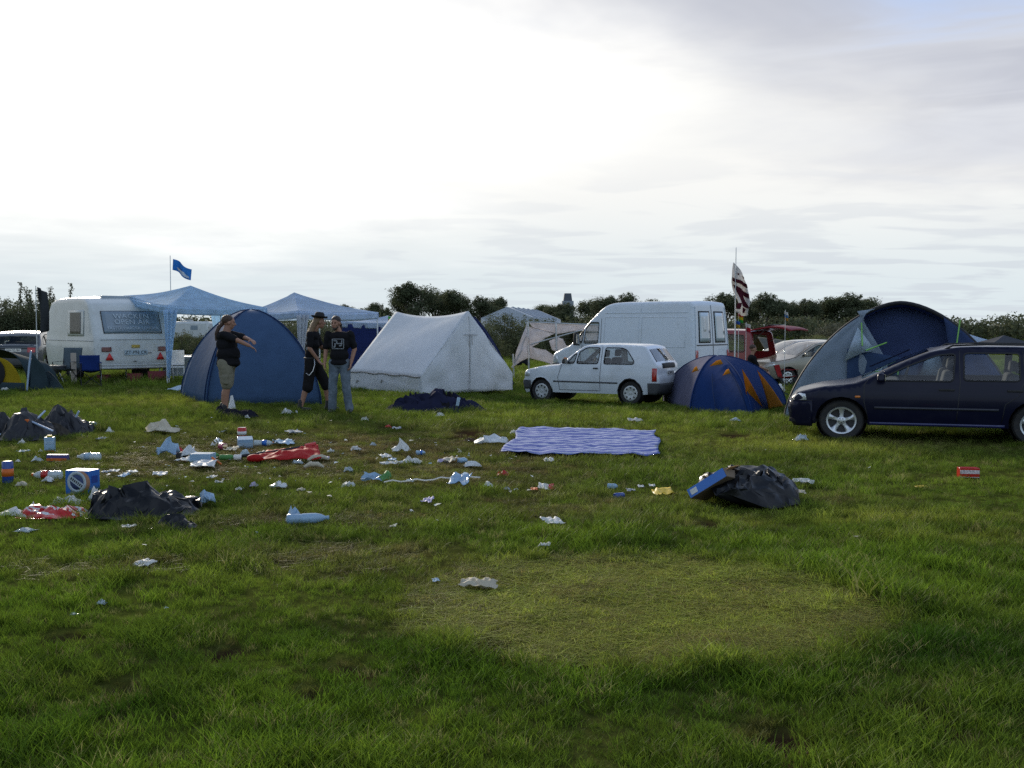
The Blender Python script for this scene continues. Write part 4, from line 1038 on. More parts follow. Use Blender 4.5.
t=thing('frame_tent','dull green tent roof just left of the big tunnel tent arch','tent',((a0+b0)/2,46,terrain(11,46))); w_=(b0-a0)/2; zt=CAMH-(339-326)/F*46-t.location.z
for s1 in (1,-1): sheet('roof_panel',((-w_*1.4,-.0 if s1>0 else 3,zt-.5),(w_*1.4,0 if s1>0 else 3,zt-.5),(w_*1.1,1.5,zt),(-w_*.6,1.5,zt-.05)),GRN,t,12,8,.08,.04)
sheet('front_wall',((-w_*1.4,0,0),(w_*1.4,0,0),(w_*1.4,0,zt-.5),(-w_*1.4,0,zt-.5)),GRN,t,10,6,0,.03)

# ---- torn party tent between the ridge tent and the van
TC=cloth('torn_fabric',(.62,.60,.62),.45); Yp=36.5
g0=Vector((X_at(528,Yp),Yp,terrain(X_at(528,Yp),Yp)))
t=thing('party_tent','torn off-white party tent hanging in rags from its frame beside the van','tent',g0)
def L3(px,py,y=0.): p=P(px,py,Yp+y); return p-g0
def flat(name,loop,holes=(),seed=0,y=0.,amp=.09,mat=TC):
    loops=[loop]+list(holes); keep=lambda x,z:inpoly(x,z,loop) and not any(inpoly(x,z,h) for h in holes)
    xs_=[p[0] for p in loop]; zs_=[p[1] for p in loop]
    v2,f2=cdt(loops,keep,2.0,(min(xs_),max(xs_),min(zs_),max(zs_)))
    V=[]
    for p in v2:
        q=L3(p[0],p[1],y); q.y+=amp*fbm(p[0]*.09,p[1]*.09,seed)*2; V.append(q)
    return MB().add(V,f2).build(name,mat,t,solid=.006,sharp=None)
flat('roof_rag',[(529,322),(545,323),(600,325),(600,332),(575,331),(558,334),(545,331),(532,327)],seed=1,y=.1)
flat('wall_rag',[(528,326),(545,331),(556,333),(545,338),(538,344),(532,347),(546,350),(556,357),(562,360),(590,358),(600,350),(600,332),(584,333),(577,336),(581,344),(574,349),(566,345),(563,339),(557,337),(549,341),(552,350),(560,353),(567,350),(590,362),(558,367),(545,362),(529,358)],seed=4)
flat('side_rag',[(527,324),(528,342),(528,358),(520,362),(512,368),(516,352),(522,336)],seed=6,y=-.15)
for a,b in (((528,322),(529,378)),((513,354),(514,380)),((556,323),(557,372)),((600,325),(600,380))):
    p0,p1=L3(*a),L3(*b); p1.z=terrain(g0.x+p1.x,g0.y+p1.y)-g0.z; MB().tube([p0,p1],.03,6).build('frame_pole',METAL,t)
for a,b in (((528,322),(600,325)),((528,322),(512,368)),((528,345),(582,330)),((582,330),(590,345))): MB().tube([L3(*a),L3(*b)],.022,6).build('frame_rail',METAL,t)

# ---- big white marquee far behind, and a tower behind the trees
Ym=95.; MQ=cloth('marquee_white',(.62,.66,.70),.35)
def marquee(label,px0,px1,pxr,ytop,yeave,Y,depth,group=None):
    x0=X_at(px0,Y);x1=X_at(px1,Y); z0=0; zt=CAMH+(326-ytop)/F*Y; ze=CAMH+(326-yeave)/F*Y; xr=X_at(pxr,Y)
    t=thing('marquee',label,'marquee',(xr,Y,0))
    a=Vector((x0-xr,0,ze)); m=Vector((0,0,zt)); b=Vector((xr-x0,0,ze)); D=Vector((x1-b.x-xr,depth,0))
    MB().add([a,m,b,Vector((b.x,0,0)),Vector((a.x,0,0))],[(0,1,2,3,4)]).build('gable_wall',MQ,t,solid=.03)
    sheet('roof_panel',(a,a+D,m+D,m),MQ,t,20,6,.1,.05); sheet('roof_panel',(b,b+D,m+D,m),MQ,t,20,6,.1,.05)
    sheet('side_wall',(Vector((b.x,0,0)),Vector((b.x,0,0))+D,b+D,b),MQ,t,20,4,0,.05)
    for q in range(1,7): 
        d=D*(q/7); MB().tube([b+d+up*.05,m+d+up*.06,a+d+up*.05],.06,5).build('roof_rib',M('marquee_seam',(.38,.42,.48),.7),t)
marquee('large white ribbed marquee roof rising behind the bushes left of the van',481,574,507,307,318,95,26)
t=thing('tower','small grey tower with a sloping cap above the trees left of the van','tower',(X_at(567.5,170),170,0)); zt=CAMH+(326-293.5)/F*170; hw_=6*170/F
MB().box((0,0,zt/2-.6),(hw_*1.9,1.8,zt-1.2)).build('shaft',M('tower_pale',(.30,.33,.36),.7),t)
MB().box((0,0,zt-.75),(hw_*1.55,1.6,1.5),taper=.72).build('cap',M('tower_dark',(.09,.10,.12),.7),t,bevel=.05)

# ---- caravan
CW=M('caravan_white',(.60,.62,.60),.42,coat=.25,var=.04,dirt=((.33,.31,.26),.35,2.2)); CGL=M('caravan_window_tint',(.19,.25,.30),.25,coat=.5,var=.1); LET=M('lettering_white',(.50,.58,.64),.6)
t=thing('caravan','white touring caravan with a lettered rear window and red warning triangles','caravan')
prof=[(.12,.34),(.05,.6),(.0,1.0),(.10,1.5),(.30,2.0),(.55,2.28),(1.1,2.38),(2.4,2.40),(3.1,2.36),(3.42,2.20),(3.52,2.06),(3.80,1.36),(3.86,1.20),(3.88,.80),(3.88,.52),(3.80,.38)]
c=Car(t,prof,.36,1.06,1.3,2.40,tumble=.03,wheels=(2.0,),wr=.30,arch=.34,nose=.04,tail=.03,er=.09,crown=.03,paint=CW,interior=False,ten=.4)
for sg in (1,-1):
    c.wheel(2.0,sg,'cover',.17,.18)
    c.band([(.1,1.15),(3.78,1.15)],.02,sg,.006,M('caravan_trim',(.33,.35,.36),.5),'side_trim')
    c.panel([(1.95,1.28),(3.15,1.28),(3.15,2.02),(1.95,2.02)],sg,.012,CW,'window_frame'); c.panel([(2.15,1.35),(2.95,1.35),(2.95,1.96),(2.15,1.96)],sg,.022,M('net_curtain',(.20,.18,.155),.6,var=.5,vscale=30),'side_window')
    c.patch(12.55,12.85,.66*sg,.92*sg,.03,M('lamp_dark_red',(.14,.025,.02),.3,coat=.5),'tail_light',nu=4)
    q0=c.top(13.35*5,.72*sg,.03)
    MB().add([q0+Vector((0,-.11,-.10)),q0+Vector((0,.11,-.10)),q0+Vector((0,0,.11))],[(0,1,2)]).build('warning_triangle',M('triangle_red',(.60,.03,.03),.4),t,solid=.015)
f=c.patch(10.12,11.05,-.83,.83,.012,RUB,'window_seal',nu=12); c.patch(10.15,11.02,-.81,.81,.022,CGL,'rear_window',nu=12)
c.patch(12.02,12.06,-.95,.95,.014,M('caravan_trim',(.33,.35,.36),.5),'rear_trim',nu=10)
c.patch(12.42,12.60,-.10,.13,.02,M('sticker_yellow',(.50,.36,.06),.5,var=.25,vscale=30),'sticker'); plate(c,'ZT-PN CR',12.95,.02,(.62,.14),M('plate_pale_blue',(.42,.52,.58),.4)); c.patch(12.97,13.03,.36,.47,.03,RUB,'latch',nu=2); c.patch(13.75,13.8,-.06,.03,.02,RUB,'latch',nu=2)
c.bumper(14,15,3.6,0,.05,CW,'rear_bumper')
MB().box((3.84,0,.40),(.22,2.0,.06)).build('rear_step',METAL,t,bevel=.01); MB().box((2.1,0,2.42),(.75,.75,.07)).build('roof_hatch',M('hatch_grey',(.33,.38,.42),.5),t,bevel=.02)
MB().box((3.1,.0,2.40),(.12,1.15,.09)).build('roof_hatch',M('hatch_grey',(.33,.38,.42),.5),t,bevel=.02)
for y in (.8,-.8): MB().tube([(3.6,y,.4),(3.6,y,0)],.02,6).build('corner_steady',METAL,t)
MB().tube([(.1,0,.45),(-1.1,0,.42)],.04,6).build('tow_bar',METAL,t)
pa=c.top(10.2*5,0,.03); pb=c.top(10.95*5,0,.03); uz=(pa-pb).normalized(); uy=Vector((0,1,0)); ux=uy.cross(uz)
for txt,q,sz,sp in (('WACKEN',.22,.21,1.1),('OPEN AIR',.52,.21,1.05),('FASTER HARDER LOUDER',.83,.118,1.0)):
    p=pa.lerp(pb,q)+ux*.012
    Mx=Matrix(((uy.x,uz.x,ux.x,p.x),(uy.y,uz.y,ux.y,p.y),(uy.z,uz.z,ux.z,p.z),(0,0,0,1)))
    text_mesh(txt,sz,Mx,'window_lettering',LET,t,.002,sp)
place_corner(t,c,91,382,R(-49),3.88,-1.14); t.scale=(1.08,1.075,1.0)

# ---- flags
def flagpole(name,label,px,py_top,Y,base=0,group=None,r=.018):
    x=X_at(px,Y); z=terrain(x,Y); t=thing(name,label,'flag',(x,Y,z),group=group)
    MB().tube([(0,0,base),(0.01,0,(CAMH+(326-py_top)/F*Y)-z)],[r,r*.6],6).build('pole',METAL,t); return t
def fl(t,fn,mat,nu=16,nv=12,name='flag_cloth'): return MB().grid(fn,nu,nv).build(name,mat,t,solid=.003,sharp=None)
def PL(t,px,py,dy=0.): return P(px,py,t.location.y+dy)-t.location
t=flagpole('flag','small blue and white flag flying from a pole above the pale blue gazebo',171.5,256,33.5)
FB=cloth('flag_blue',(.06,.25,.58),.4); FW=cloth('flag_white',(.62,.66,.7),.35)
q=[PL(t,173,259),PL(t,191,269),PL(t,190,280),PL(t,172.5,270)]
fl(t,lambda u,v:bilin(*q,u,v*.999)+Vector((0,.12*math.sin(u*7),.03*math.sin(u*6))),FB)
q2=[PL(t,174.5,269),PL(t,183,273.5),PL(t,183,276),PL(t,174,271)]
fl(t,lambda u,v:bilin(*[PL(t,176,268,-.03),PL(t,187,272,-.03),PL(t,189,278,-.03),PL(t,177,271,-.03)],u,v)+Vector((0,.12*math.sin((.2+u*.75)*7)-.01,.03*math.sin((.2+u*.75)*6))),FW,name='white_stripe')
t=flagpole('flag','white flag with dark red stripes hanging limp from the pole behind the van',734.5,248,28.)
SW=cloth('flag_cream',(.74,.71,.68),.4); SR=cloth('flag_maroon',(.10,.018,.03),.3)
def strip(c0,c1,mat,name,dy=0.):   # c0,c1: left and right edge pixel polylines
    def f(u,v):
        n=len(c0)-1; k=min(int(v*n),n-1); w=v*n-k
        a=[c0[k][i]*(1-w)+c0[k+1][i]*w for i in (0,1)]; b=[c1[k][i]*(1-w)+c1[k+1][i]*w for i in (0,1)]
        x=a[0]*(1-u)+b[0]*u; y=a[1]*(1-u)+b[1]*u
        return PL(t,x,y)+Vector((0,.10*math.sin(x*.55)+.05*math.sin(y*.22)+dy,0))
    return fl(t,f,mat,14,30,name)
L_=[(734.5,262),(733,270),(731,281),(733,287),(736,296),(738,302),(735,312),(737,312),(741,316)]; R_=[(735.5,263),(741,272),(747,284),(749,294),(749.5,302),(748,311),(748,315),(747,316),(747,316)]
strip(L_,R_,SW,'flag_cloth')
for a,b in (([(732,277),(733,281)],[(747,284),(748,288)]),([(733.5,284),(736,290)],[(749,294),(749,299)]),([(736,289),(742,306)],[(742,291),(749,309)]),([(737,303),(736,309)],[(741,303),(739,309)]),([(742,307),(742,313)],[(746,309),(745,313)])): strip(a,b,SR,'maroon_stripe',-.02)
for x,y in ((737,273),(742,276),(743,277)): strip([(x,y),(x,y+2)],[(x+1.2,y+.5),(x+1.2,y+2)],SR,'emblem_mark',-.02)
def pennant(label,px0,py0,px1,py1,Y,c1,c2,c3=None):
    t=flagpole('small_flag',label,px0,min(py0,py1)-1,Y,r=.010); cs=[c for c in (c1,c2,c3) if c]
    for i,c in enumerate(cs):
        a=i/len(cs);b=(i+1)/len(cs)
        nm='pennant_%0.2f_%0.2f_%0.2f'%c
        q=[PL(t,px0,py0),PL(t,px1,py0+2),PL(t,px1,py1+1.5),PL(t,px0,py1)]
        fl(t,lambda u,v:bilin(*q,u,a+(b-a)*v)+Vector((0,.05*math.sin(u*6),0)),cloth(nm,c,.35),8,4)
pennant('tiny red, yellow and green flag below the striped flag',738,313,743,322,28.4,(.45,.05,.03),(.5,.42,.03),(.05,.3,.06))
pennant('tiny blue and yellow flag beside the van rear doors',735,320,740,327,28.2,(.05,.13,.4),(.45,.33,.05))
pennant('tiny white and red flag at the hinge of the raised tailgate',745.5,323,750.5,331,28.8,(.6,.6,.6),(.5,.03,.05))
pennant('tiny white and blue flag above the raised red tailgate',784.5,311,788,320,30,(.6,.6,.58),(.06,.2,.4),(.45,.25,.05))
pennant('small red and yellow flag at the left end of the ridge of the white tent',388,316,393.5,325,33,(.1,.5,.08),(.6,.3,.02),(.55,.04,.03))
t=flagpole('flag','dark grey flag hanging from a slanting pole between hedge and caravan',37,286,31.)
GF=cloth('flag_grey',(.06,.065,.07),.25)
fl(t,lambda u,v:bilin(PL(t,37,287),PL(t,46,292),PL(t,50,330),PL(t,40,334),u,v)+Vector((0,.1*math.sin(u*7+v*3),0)),GF,10,20)
# ================================================================ trees and bushes: trunk, limbs, leaf clumps
def leafmat(name,c,trans=.3):
    m=M(name,c,.75,var=.45,vscale=1.3,trans=trans,spec=.12); return m
LF=[leafmat('foliage_dark',(.085,.098,.052)),leafmat('foliage_mid',(.098,.112,.056)),leafmat('foliage_olive',(.16,.17,.07)),leafmat('foliage_grey_green',(.105,.11,.078))]  # leaf colours lifted in place of distance haze
BARK=M('bark',(.07,.055,.042),.9,bump=.5,bscale=20)
def leaf_cloud(r,clumps,n,size,seed_fn):
    mb=MB(); V=[];Fs=[]
    tot=sum(c[1][0]*c[1][1]+c[1][2]**2 for c in clumps)
    for c,rad in clumps:
        k=int(n*(rad[0]*rad[1]+rad[2]**2)/tot)
        for _ in range(k):
            # mostly near the clump surface, some inside
            d=Vector((r.gauss(0,1),r.gauss(0,1),r.gauss(0,1))).normalized(); q=r.random()**.45*(1+.22*r.gauss(0,1)*.5)
            p=Vector(c)+Vector((d.x*rad[0]*q,d.y*rad[1]*q,d.z*rad[2]*q))
            if p.z<.02: continue
            a=Vector((r.gauss(0,1),r.gauss(0,1),r.gauss(0,1))).normalized(); b=a.cross(d if abs(a.dot(d))<.95 else Vector((0,0,1))).normalized(); s=size*r.uniform(.5,1.4)
            i=len(V); V+=[p-a*s-b*s*.15,p+b*s*.55,p+a*s+b*s*.1,p-b*s*.55]; Fs.append((i,i+1,i+2,i+3))
    return mb.add(V,Fs)
def make_tree(name,label,cat,H,W,seed,mat,n=4200,trunk_h=.3,loose=.25,group=None,top_twigs=0,size=None,bush=False):
    r=random.Random(seed); t=thing(name,label,cat,group=group); 
    clumps=[]; nl=r.randint(7,11) if not bush else r.randint(6,9); tr=MB()
    base=H*trunk_h; limbs=[]
    tr.tube([(0,0,-.1),(r.uniform(-.02,.02)*H,r.uniform(-.02,.02)*H,base),(r.uniform(-.05,.05)*H,0,H*.8)],[.035*H,.028*H,.008*H],8)
    for i in range(nl):
        a=2*PI*i/nl+r.uniform(-.4,.4); hz=r.uniform(.30,.86) if not bush else r.uniform(.15,.75); rr=W/2*r.uniform(.35,.80)*(1-.45*max(0,hz-.5))
        c=(rr*math.cos(a),rr*math.sin(a),H*hz); q=W*r.uniform(.13,.26); clumps.append((c,(q,q,q*r.uniform(.6,1.0))))
        limbs.append(c); tr.tube([(0,0,base*r.uniform(.6,1.3)),(c[0]*.5,c[1]*.5,(base+c[2])/2+.05*H),c],[.016*H,.011*H,.004*H],6)
    for i in range(4 if not bush else 3):
        c=(r.uniform(-.18,.18)*W,r.uniform(-.18,.18)*W,H*r.uniform(.62,.90)); q=W*r.uniform(.14,.24); clumps.append((c,(q,q,min(q,(H-c[2])*1.1))))
    if bush:
        for i in range(4): clumps.append(((r.uniform(-.35,.35)*W,r.uniform(-.2,.2)*W,H*.25),(W*.22,W*.2,H*.28)))
    # small outliers for a ragged outline
    big=list(clumps)
    for i in range(int(16*loose*4)):
        c0_,r0_=r.choice(big); d=Vector((r.gauss(0,1),r.gauss(0,1),abs(r.gauss(0,.9)))).normalized(); q=W*r.uniform(.03,.075)
        clumps.append(((c0_[0]+d.x*r0_[0]*.98,c0_[1]+d.y*r0_[1]*.98,min(H*1.03,c0_[2]+d.z*r0_[2]*.98)),(q,q,q*1.1)))
    for i in range(top_twigs):
        x=r.uniform(-.4,.4)*W; z0=H*.7; z1=H*r.uniform(1.0,1.22); tr.tube([(x*.8,0,z0),(x,0,z1)],[.008*H,.003*H],5)
        for q in range(5): clumps.append(((x*(.9+.02*q),r.uniform(-.05,.05),z0+(z1-z0)*(.4+.15*q)),(W*.035,W*.035,W*.05)))
    tr.build('trunk',BARK,t,sharp=None)
    leaf_cloud(r,clumps,n,size or .015*H+.02,None).build('crown',mat,t,smooth=False)
    return t
used={}
def put(proto,px,Y,h,wscale,rz,label,name=None,cat=None,group=None,mat=None):
    """copy of a prototype at depth Y, h metres high"""
    t,H=proto
    if proto not in used.values() and id(t) not in used: o=t; used[id(t)]=1
    else: o=copy_tree(t)
    x=X_at(px,Y); o.location=(x,Y,terrain(x,Y)); s=h/H; o.scale=(s*wscale,s*wscale,s); o.rotation_euler=(0,0,rz)
    o['label']=label
    if cat: o['category']=cat
    if group: o['group']=group
    return o
P_T=[(make_tree('tree','tree','tree',8,7.5,s,LF[m],n=9500,trunk_h=.22,loose=.3),8) for s,m in ((1,0),(2,0),(3,1),(4,1))]
P_B=[(make_tree('bush','bush','bush',3,4.2,s,LF[m],n=9000,trunk_h=.1,loose=.3,bush=True,size=.06),3) for s,m in ((11,0),(12,1),(13,3),(14,2))]
P_H=[(make_tree('hedge_bush','bush','bush',2.8,3.6,s,LF[m],n=11000,trunk_h=.1,loose=.2,bush=True,size=.045,top_twigs=tw),2.8) for s,m,tw in ((21,0,0),(22,0,5),(23,3,3))]
def hgt(py,Y): return CAMH+(326-py)/F*Y
def tree_at(k,px,py,Y,ws,rz,label,P_=None,**kw):
    pr=(P_ or P_T)[k]; x=X_at(px,Y); return put(pr,px,Y,hgt(py,Y)-terrain(x,Y),ws,rz,label,**kw)
# far trees, left to right
ft=[(0,414,285,150,.95,'tallest rounded tree, rising above the left half of the white ridge tent'),
(1,398,296,158,.9,'lower tree at the left foot of the tallest tree behind the ridge tent'),
(2,436,292,160,.9,'tree just right of the tallest tree, above the middle of the ridge tent'),
(3,459,290,155,1.0,'broad tree above the right end of the ridge of the white tent'),
(1,480,297,150,.9,'tree above the apex of the white ridge tent'),
(0,497,299,165,.8,'tree between the ridge tent apex and the far marquee roof'),
(2,548,305,180,1.1,'tree right behind the far marquee roof, left of the small tower'),
(1,567,303.5,150,1.0,'small tree right in front of the small grey tower'),
(0,556,306,152,.9,'small tree just left of the tower, over the marquee roof'),
(3,588,300,182,1.1,'tree just right of the small grey tower'),
(0,606,298,176,.9,'tree above the windscreen of the white van'),
(1,627,294,178,.95,'tree standing above the front part of the van roof'),
(2,648,300,180,1.,'tree above the middle of the van roof'),
(0,724,295,140,.9,'tree left of the hanging striped flag'),
(3,745,303,150,.9,'tree directly behind the hanging striped flag'),
(1,766,294,138,1.05,'round-topped tree right of the striped flag'),
(2,784,300,140,.8,'tree above the middle of the raised red tailgate'),
(0,805,301,136,.85,'tree above the tip of the raised red tailgate'),
(3,828,297,140,1.0,'tree between the raised tailgate and the tunnel tent'),
(1,848,294,138,1.05,'tall tree at the left shoulder of the tunnel tent'),
(2,868,298,142,.9,'tree touching the outline of the tunnel tent arch'),
(3,988,325,150,.8,'low tree over the roof of the estate car right of the tunnel tent'),
(1,1012,329,150,.8,'low tree at the right edge of the view'),
(0,342,306,175,1.0,'tree behind the white-roofed gazebo, over its right slope'),
(2,322,304,178,.8,'tree peeping over the canopy of the white-roofed gazebo'),
(3,368,308,170,.8,'small tree between the white-roofed gazebo and the ridge tent'),
(2,378,303,160,.7,'slim tree left of the tallest tree')]
r=random.Random(5)
ft+=[(3,447,296,168,1.1,'broad tree filling the gap right of the tallest tree'),(1,756,300,165,1.2,'tree behind the gap right of the striped flag'),(2,795,304,165,1.2,'tree behind the tip of the raised tailgate, farther back'),(0,818,304,160,1.2,'tree in the gap between tailgate and tunnel tent, farther back'),(3,858,299,160,1.1,'tree behind the left shoulder of the tunnel tent, farther back')]
for k,px,py,Y,ws,lab in ft: tree_at(k,px,py,Y,ws*1.18,r.uniform(0,6.28),lab,group='trees along the horizon')
# bushes under and between
fb=[(2,842,322,70,1.5,'olive bush left of the tunnel tent arch'),(3,815,334,66,1.6,'lighter green bush under the raised red tailgate'),(3,862,330,72,1.2,'pale green bush against the tunnel tent outline'),
(0,505,313,62,1.0,'dark bush in front of the left end of the far marquee'),(1,524,318,60,1.1,'dark bush left of the torn party tent'),(0,545,318,64,.9,'bush rising behind the torn party tent roof'),(1,488,322,58,.9,'bush peeping past the right slope of the ridge tent'),(2,563,322,66,1.1,'bush behind the torn party tent and below the tower'),(0,583,322,66,1.1,'bush behind the torn party tent next to the van windscreen'),
(1,182,331,52,1.1,'bush under the pale blue gazebo beside its front leg'),(0,205,333,50,1.0,'dark bush under the middle of the pale blue gazebo'),(2,232,326,56,1.2,'bush behind the rear leg of the pale blue gazebo'),(1,268,322,58,1.3,'bush behind the dome tent and the white-roofed gazebo'),(0,312,322,56,1.3,'bush behind the man in the black hat'),(2,340,324,60,1.0,'bush between gazebo leg and navy side wall')]
for k,px,py,Y,ws,lab in fb: tree_at(k,px,py,Y,ws,r.uniform(0,6.28),lab,P_=P_B,group='bushes behind the camp')
for i,(px,py,k,lab) in enumerate([(-8,302,0,'hedge bush cut by the left edge of the view'),(10,298,1,'twiggy hedge bush above the pale car roof at the far left'),(26,302,0,'dense hedge bush left of the slanting grey flag'),(42,300,2,'hedge bush right behind the slanting grey flag'),(58,299,1,'twiggy hedge bush at the left end of the caravan roof'),(76,303,0,'hedge bush hidden mostly by the caravan')]):
    tree_at(k,px,py,46+i%2*2,1.0,r.uniform(-.3,.3),lab,P_=P_H,group='hedge behind the caravan')
# long low hedge closing the field far away: one mass nobody can count
hm=[];rr=random.Random(9); cl=[]
x=-150
while x<150:
    Y=120+rr.uniform(-6,6)+.0*x; h=2.6*rr.uniform(.7,1.25)
    cl.append(((x,Y,h*.45),(2.6,2.2,h*.6))); x+=rr.uniform(1.4,2.6)
leaf_cloud(rr,cl,100000,.19,None).build('far_hedge',LF[0],None,smooth=False)
tag(bpy.data.objects['far_hedge'],'dark mass of hedge closing the field along the horizon','hedge',kind='stuff')
fw=MB()
for q in range(60): 
    xx=-300+q*10; fw.ball((xx,215+rr.uniform(-8,8),1.5),(9,5,rr.uniform(1.2,2.2)),nu=10,nv=6)
V=[(v[0]+rr.uniform(-.6,.6),v[1],v[2]+rr.uniform(-.5,.5)) for v in fw.v]; fw.v=V
cl=[((v[0],v[1],max(.5,v[2]*.8)),(4,3,1.3)) for v in fw.v[::14]]
leaf_cloud(rr,cl,70000,.28,None).build('distant_wood',LF[1],None,smooth=False); tag(bpy.data.objects['distant_wood'],'low distant wood behind the field','wood',kind='stuff')
# pale vans and caravans parked far away, glimpsed under the gazebo
for i,(px,Y,w_,h_,lab) in enumerate(((188,112,5.0,2.2,'distant white caravan glimpsed under the pale blue gazebo, left of the two'),(222,118,5.4,2.0,'distant white caravan glimpsed beside the rear leg of the gazebo'))):
    t=thing('caravan',lab,'caravan',(X_at(px,Y),Y,0),group='distant caravans')
    MB().box((0,0,h_*.55),(w_,2.2,h_*.8)).build('body',CW,t,bevel=.25); MB().box((w_*.2,-1.12,h_*.66),(w_*.14,.04,h_*.2)).build('window',CGL,t); MB().box((0,0,h_),(1.,.8,.12)).build('roof_hatch',METAL,t,bevel=.03)
    for s_ in (1,-1): MB().lathe([(.3,-.1),(.3,.1)],14,Matrix.Translation((0.2*s_*2,-1.0,.3))@Matrix.Rotation(PI/2,4,'X')).build('wheel',TYRE,t)
# ================================================================ people
SKIN=M('skin',(.34,.18,.12),.55,var=.08,spec=.3); BLKT=cloth('black_cotton',(.014,.014,.016),0,bump=1.,bscale=9.); BLKS=cloth('black_shorts',(.016,.015,.016),0,bump=1.,bscale=9.); KHK=cloth('khaki_cotton',(.20,.185,.135),0,bump=1.,bscale=9.,var=.2); JEAN=cloth('faded_denim',(.115,.145,.175),0,bump=1.,bscale=9.,dirt=((.36,.42,.50),.6,5)); SHOE=M('dark_shoe_leather',(.018,.017,.017),.55); HAIRB=M('hair_brown',(.055,.028,.015),.55,bump=.8,bscale=60); HAIRD=M('hair_dark',(.03,.018,.012),.55,bump=.8,bscale=60); HAIRL=M('hair_blond',(.20,.125,.065),.55,bump=.8,bscale=60); EYE=M('eye_dark',(.02,.015,.012),.2); LIP=M('lips',(.36,.14,.11),.5)
def remesh(mb,name,mat,parent,vox,smooth=3):
    me=mb.mesh('tmp'); o=bpy.data.objects.new('tmp',me); COL.objects.link(o)
    m=o.modifiers.new('r','REMESH'); m.mode='VOXEL'; m.voxel_size=vox; m.use_smooth_shade=True
    s=o.modifiers.new('s','SMOOTH'); s.factor=.5; s.iterations=smooth
    bpy.context.view_layer.update()
    r=bpy.data.meshes.new_from_object(o.evaluated_get(bpy.context.evaluated_depsgraph_get()))
    bpy.data.objects.remove(o); r.materials.clear()
    r.polygons.foreach_set('use_smooth',[True]*len(r.polygons))
    if name in ('t_shirt','shorts','jeans'):
        cs=[]
        for v in r.vertices:
            p=v.co; k_=.011*(ridged(p.x*4+3,p.y*4,p.z*7+p.x*5,3)-.55)+.010*nz(p.x*9,p.y*9,p.z*6); cs.append(p+v.normal*k_)
        r.vertices.foreach_set('co',[c for v_ in cs for c in v_]); r.update()
    return link(name,r,mat,parent)
def chain(mb,pts,rs,n=12):
    for i in range(len(pts)-1): mb.capsule(pts[i],rs[i],pts[i+1],rs[i+1],n)
def hand(mb,wrist,dirn,palm_n,thumb_side,curl=.5,s=1.):
    """palm block, four unequal bent fingers and a thumb leaving the side of the palm"""
    d=Vector(dirn).normalized(); n=Vector(palm_n); n=(n-d*n.dot(d)).normalized(); w=d.cross(n).normalized()*thumb_side
    wr_=Vector(wrist)
    for k in (-1,-.33,.33,1): mb.capsule(wr_+d*.01*s+w*.012*k*s,.017*s,wr_+d*.085*s+w*.030*k*s,.0125*s,8)
    for k,l in ((1,.070),(.33,.080),(-.33,.074),(-1,.058)):
        a=wr_+d*.088*s+w*.030*k*s; d1=(d*math.cos(curl*.6)+n*math.sin(curl*.6)); b=a+d1*l*.5*s; d2=(d*math.cos(curl*1.5)+n*math.sin(curl*1.5)); c=b+d2*l*.5*s
        mb.capsule(a,.0098*s,b,.0088*s,8); mb.capsule(b,.0088*s,c,.0075*s,8)
    a=wr_+d*.028*s+w*.030*s; b=a+(d*.6+w*.75+n*.2).normalized()*.040*s; c=b+(d*.9+w*.25+n*.35).normalized()*.034*s
    mb.capsule(a,.0135*s,b,.0110*s,8); mb.capsule(b,.0110*s,c,.0085*s,8)
def head(mb,c,face,s=1.,up_=(0,0,1)):
    f=Vector(face).normalized(); u=Vector(up_); u=(u-f*u.dot(f)).normalized(); l=f.cross(u)
    Rm=Matrix((l,f,u)).transposed()
    q=lambda x,y,z: Vector(c)+Rm@Vector((x,y,z))*s
    mb.ball(q(0,-.012,.025),(.076*s,.094*s,.092*s),Rm); mb.ball(q(0,.022,-.040),(.056*s,.066*s,.072*s),Rm)
    mb.ball(q(0,.048,-.088),(.030*s,.030*s,.024*s),Rm)            # chin
    mb.capsule(q(0,.082,.018),.010*s,q(0,.104,-.022),.015*s,8)       # nose
    mb.capsule(q(-.04,.070,.036),.012*s,q(.04,.070,.036),.012*s,8)   # brow
    for sx in (-1,1):
        mb.ball(q(sx*.080,-.005,-.008),(.012*s,.022*s,.032*s),Rm,10,8); mb.ball(q(sx*.045,.058,-.018),(.022*s,.018*s,.022*s),Rm,10,8)
    return q,Rm
def face_bits(parent,q,Rm,s=1.):
    for sx in (-1,1): MB().ball(q(sx*.031,.078,.012),(.012*s,.008*s,.007*s),Rm,10,8).build('eye',EYE,parent)
    MB().ball(q(0,.084,-.058),(.024*s,.009*s,.007*s),Rm,10,8).build('mouth',LIP,parent)
VX=.0075
def person(label,loc): return thing('person',label,'person',loc)
def V_(*a): return Vector(a)
# --- 1: heavy man in profile facing right, arms held out
g=G(226,413); t=person('heavy long-haired man in black t-shirt and khaki shorts holding his arms out',g)
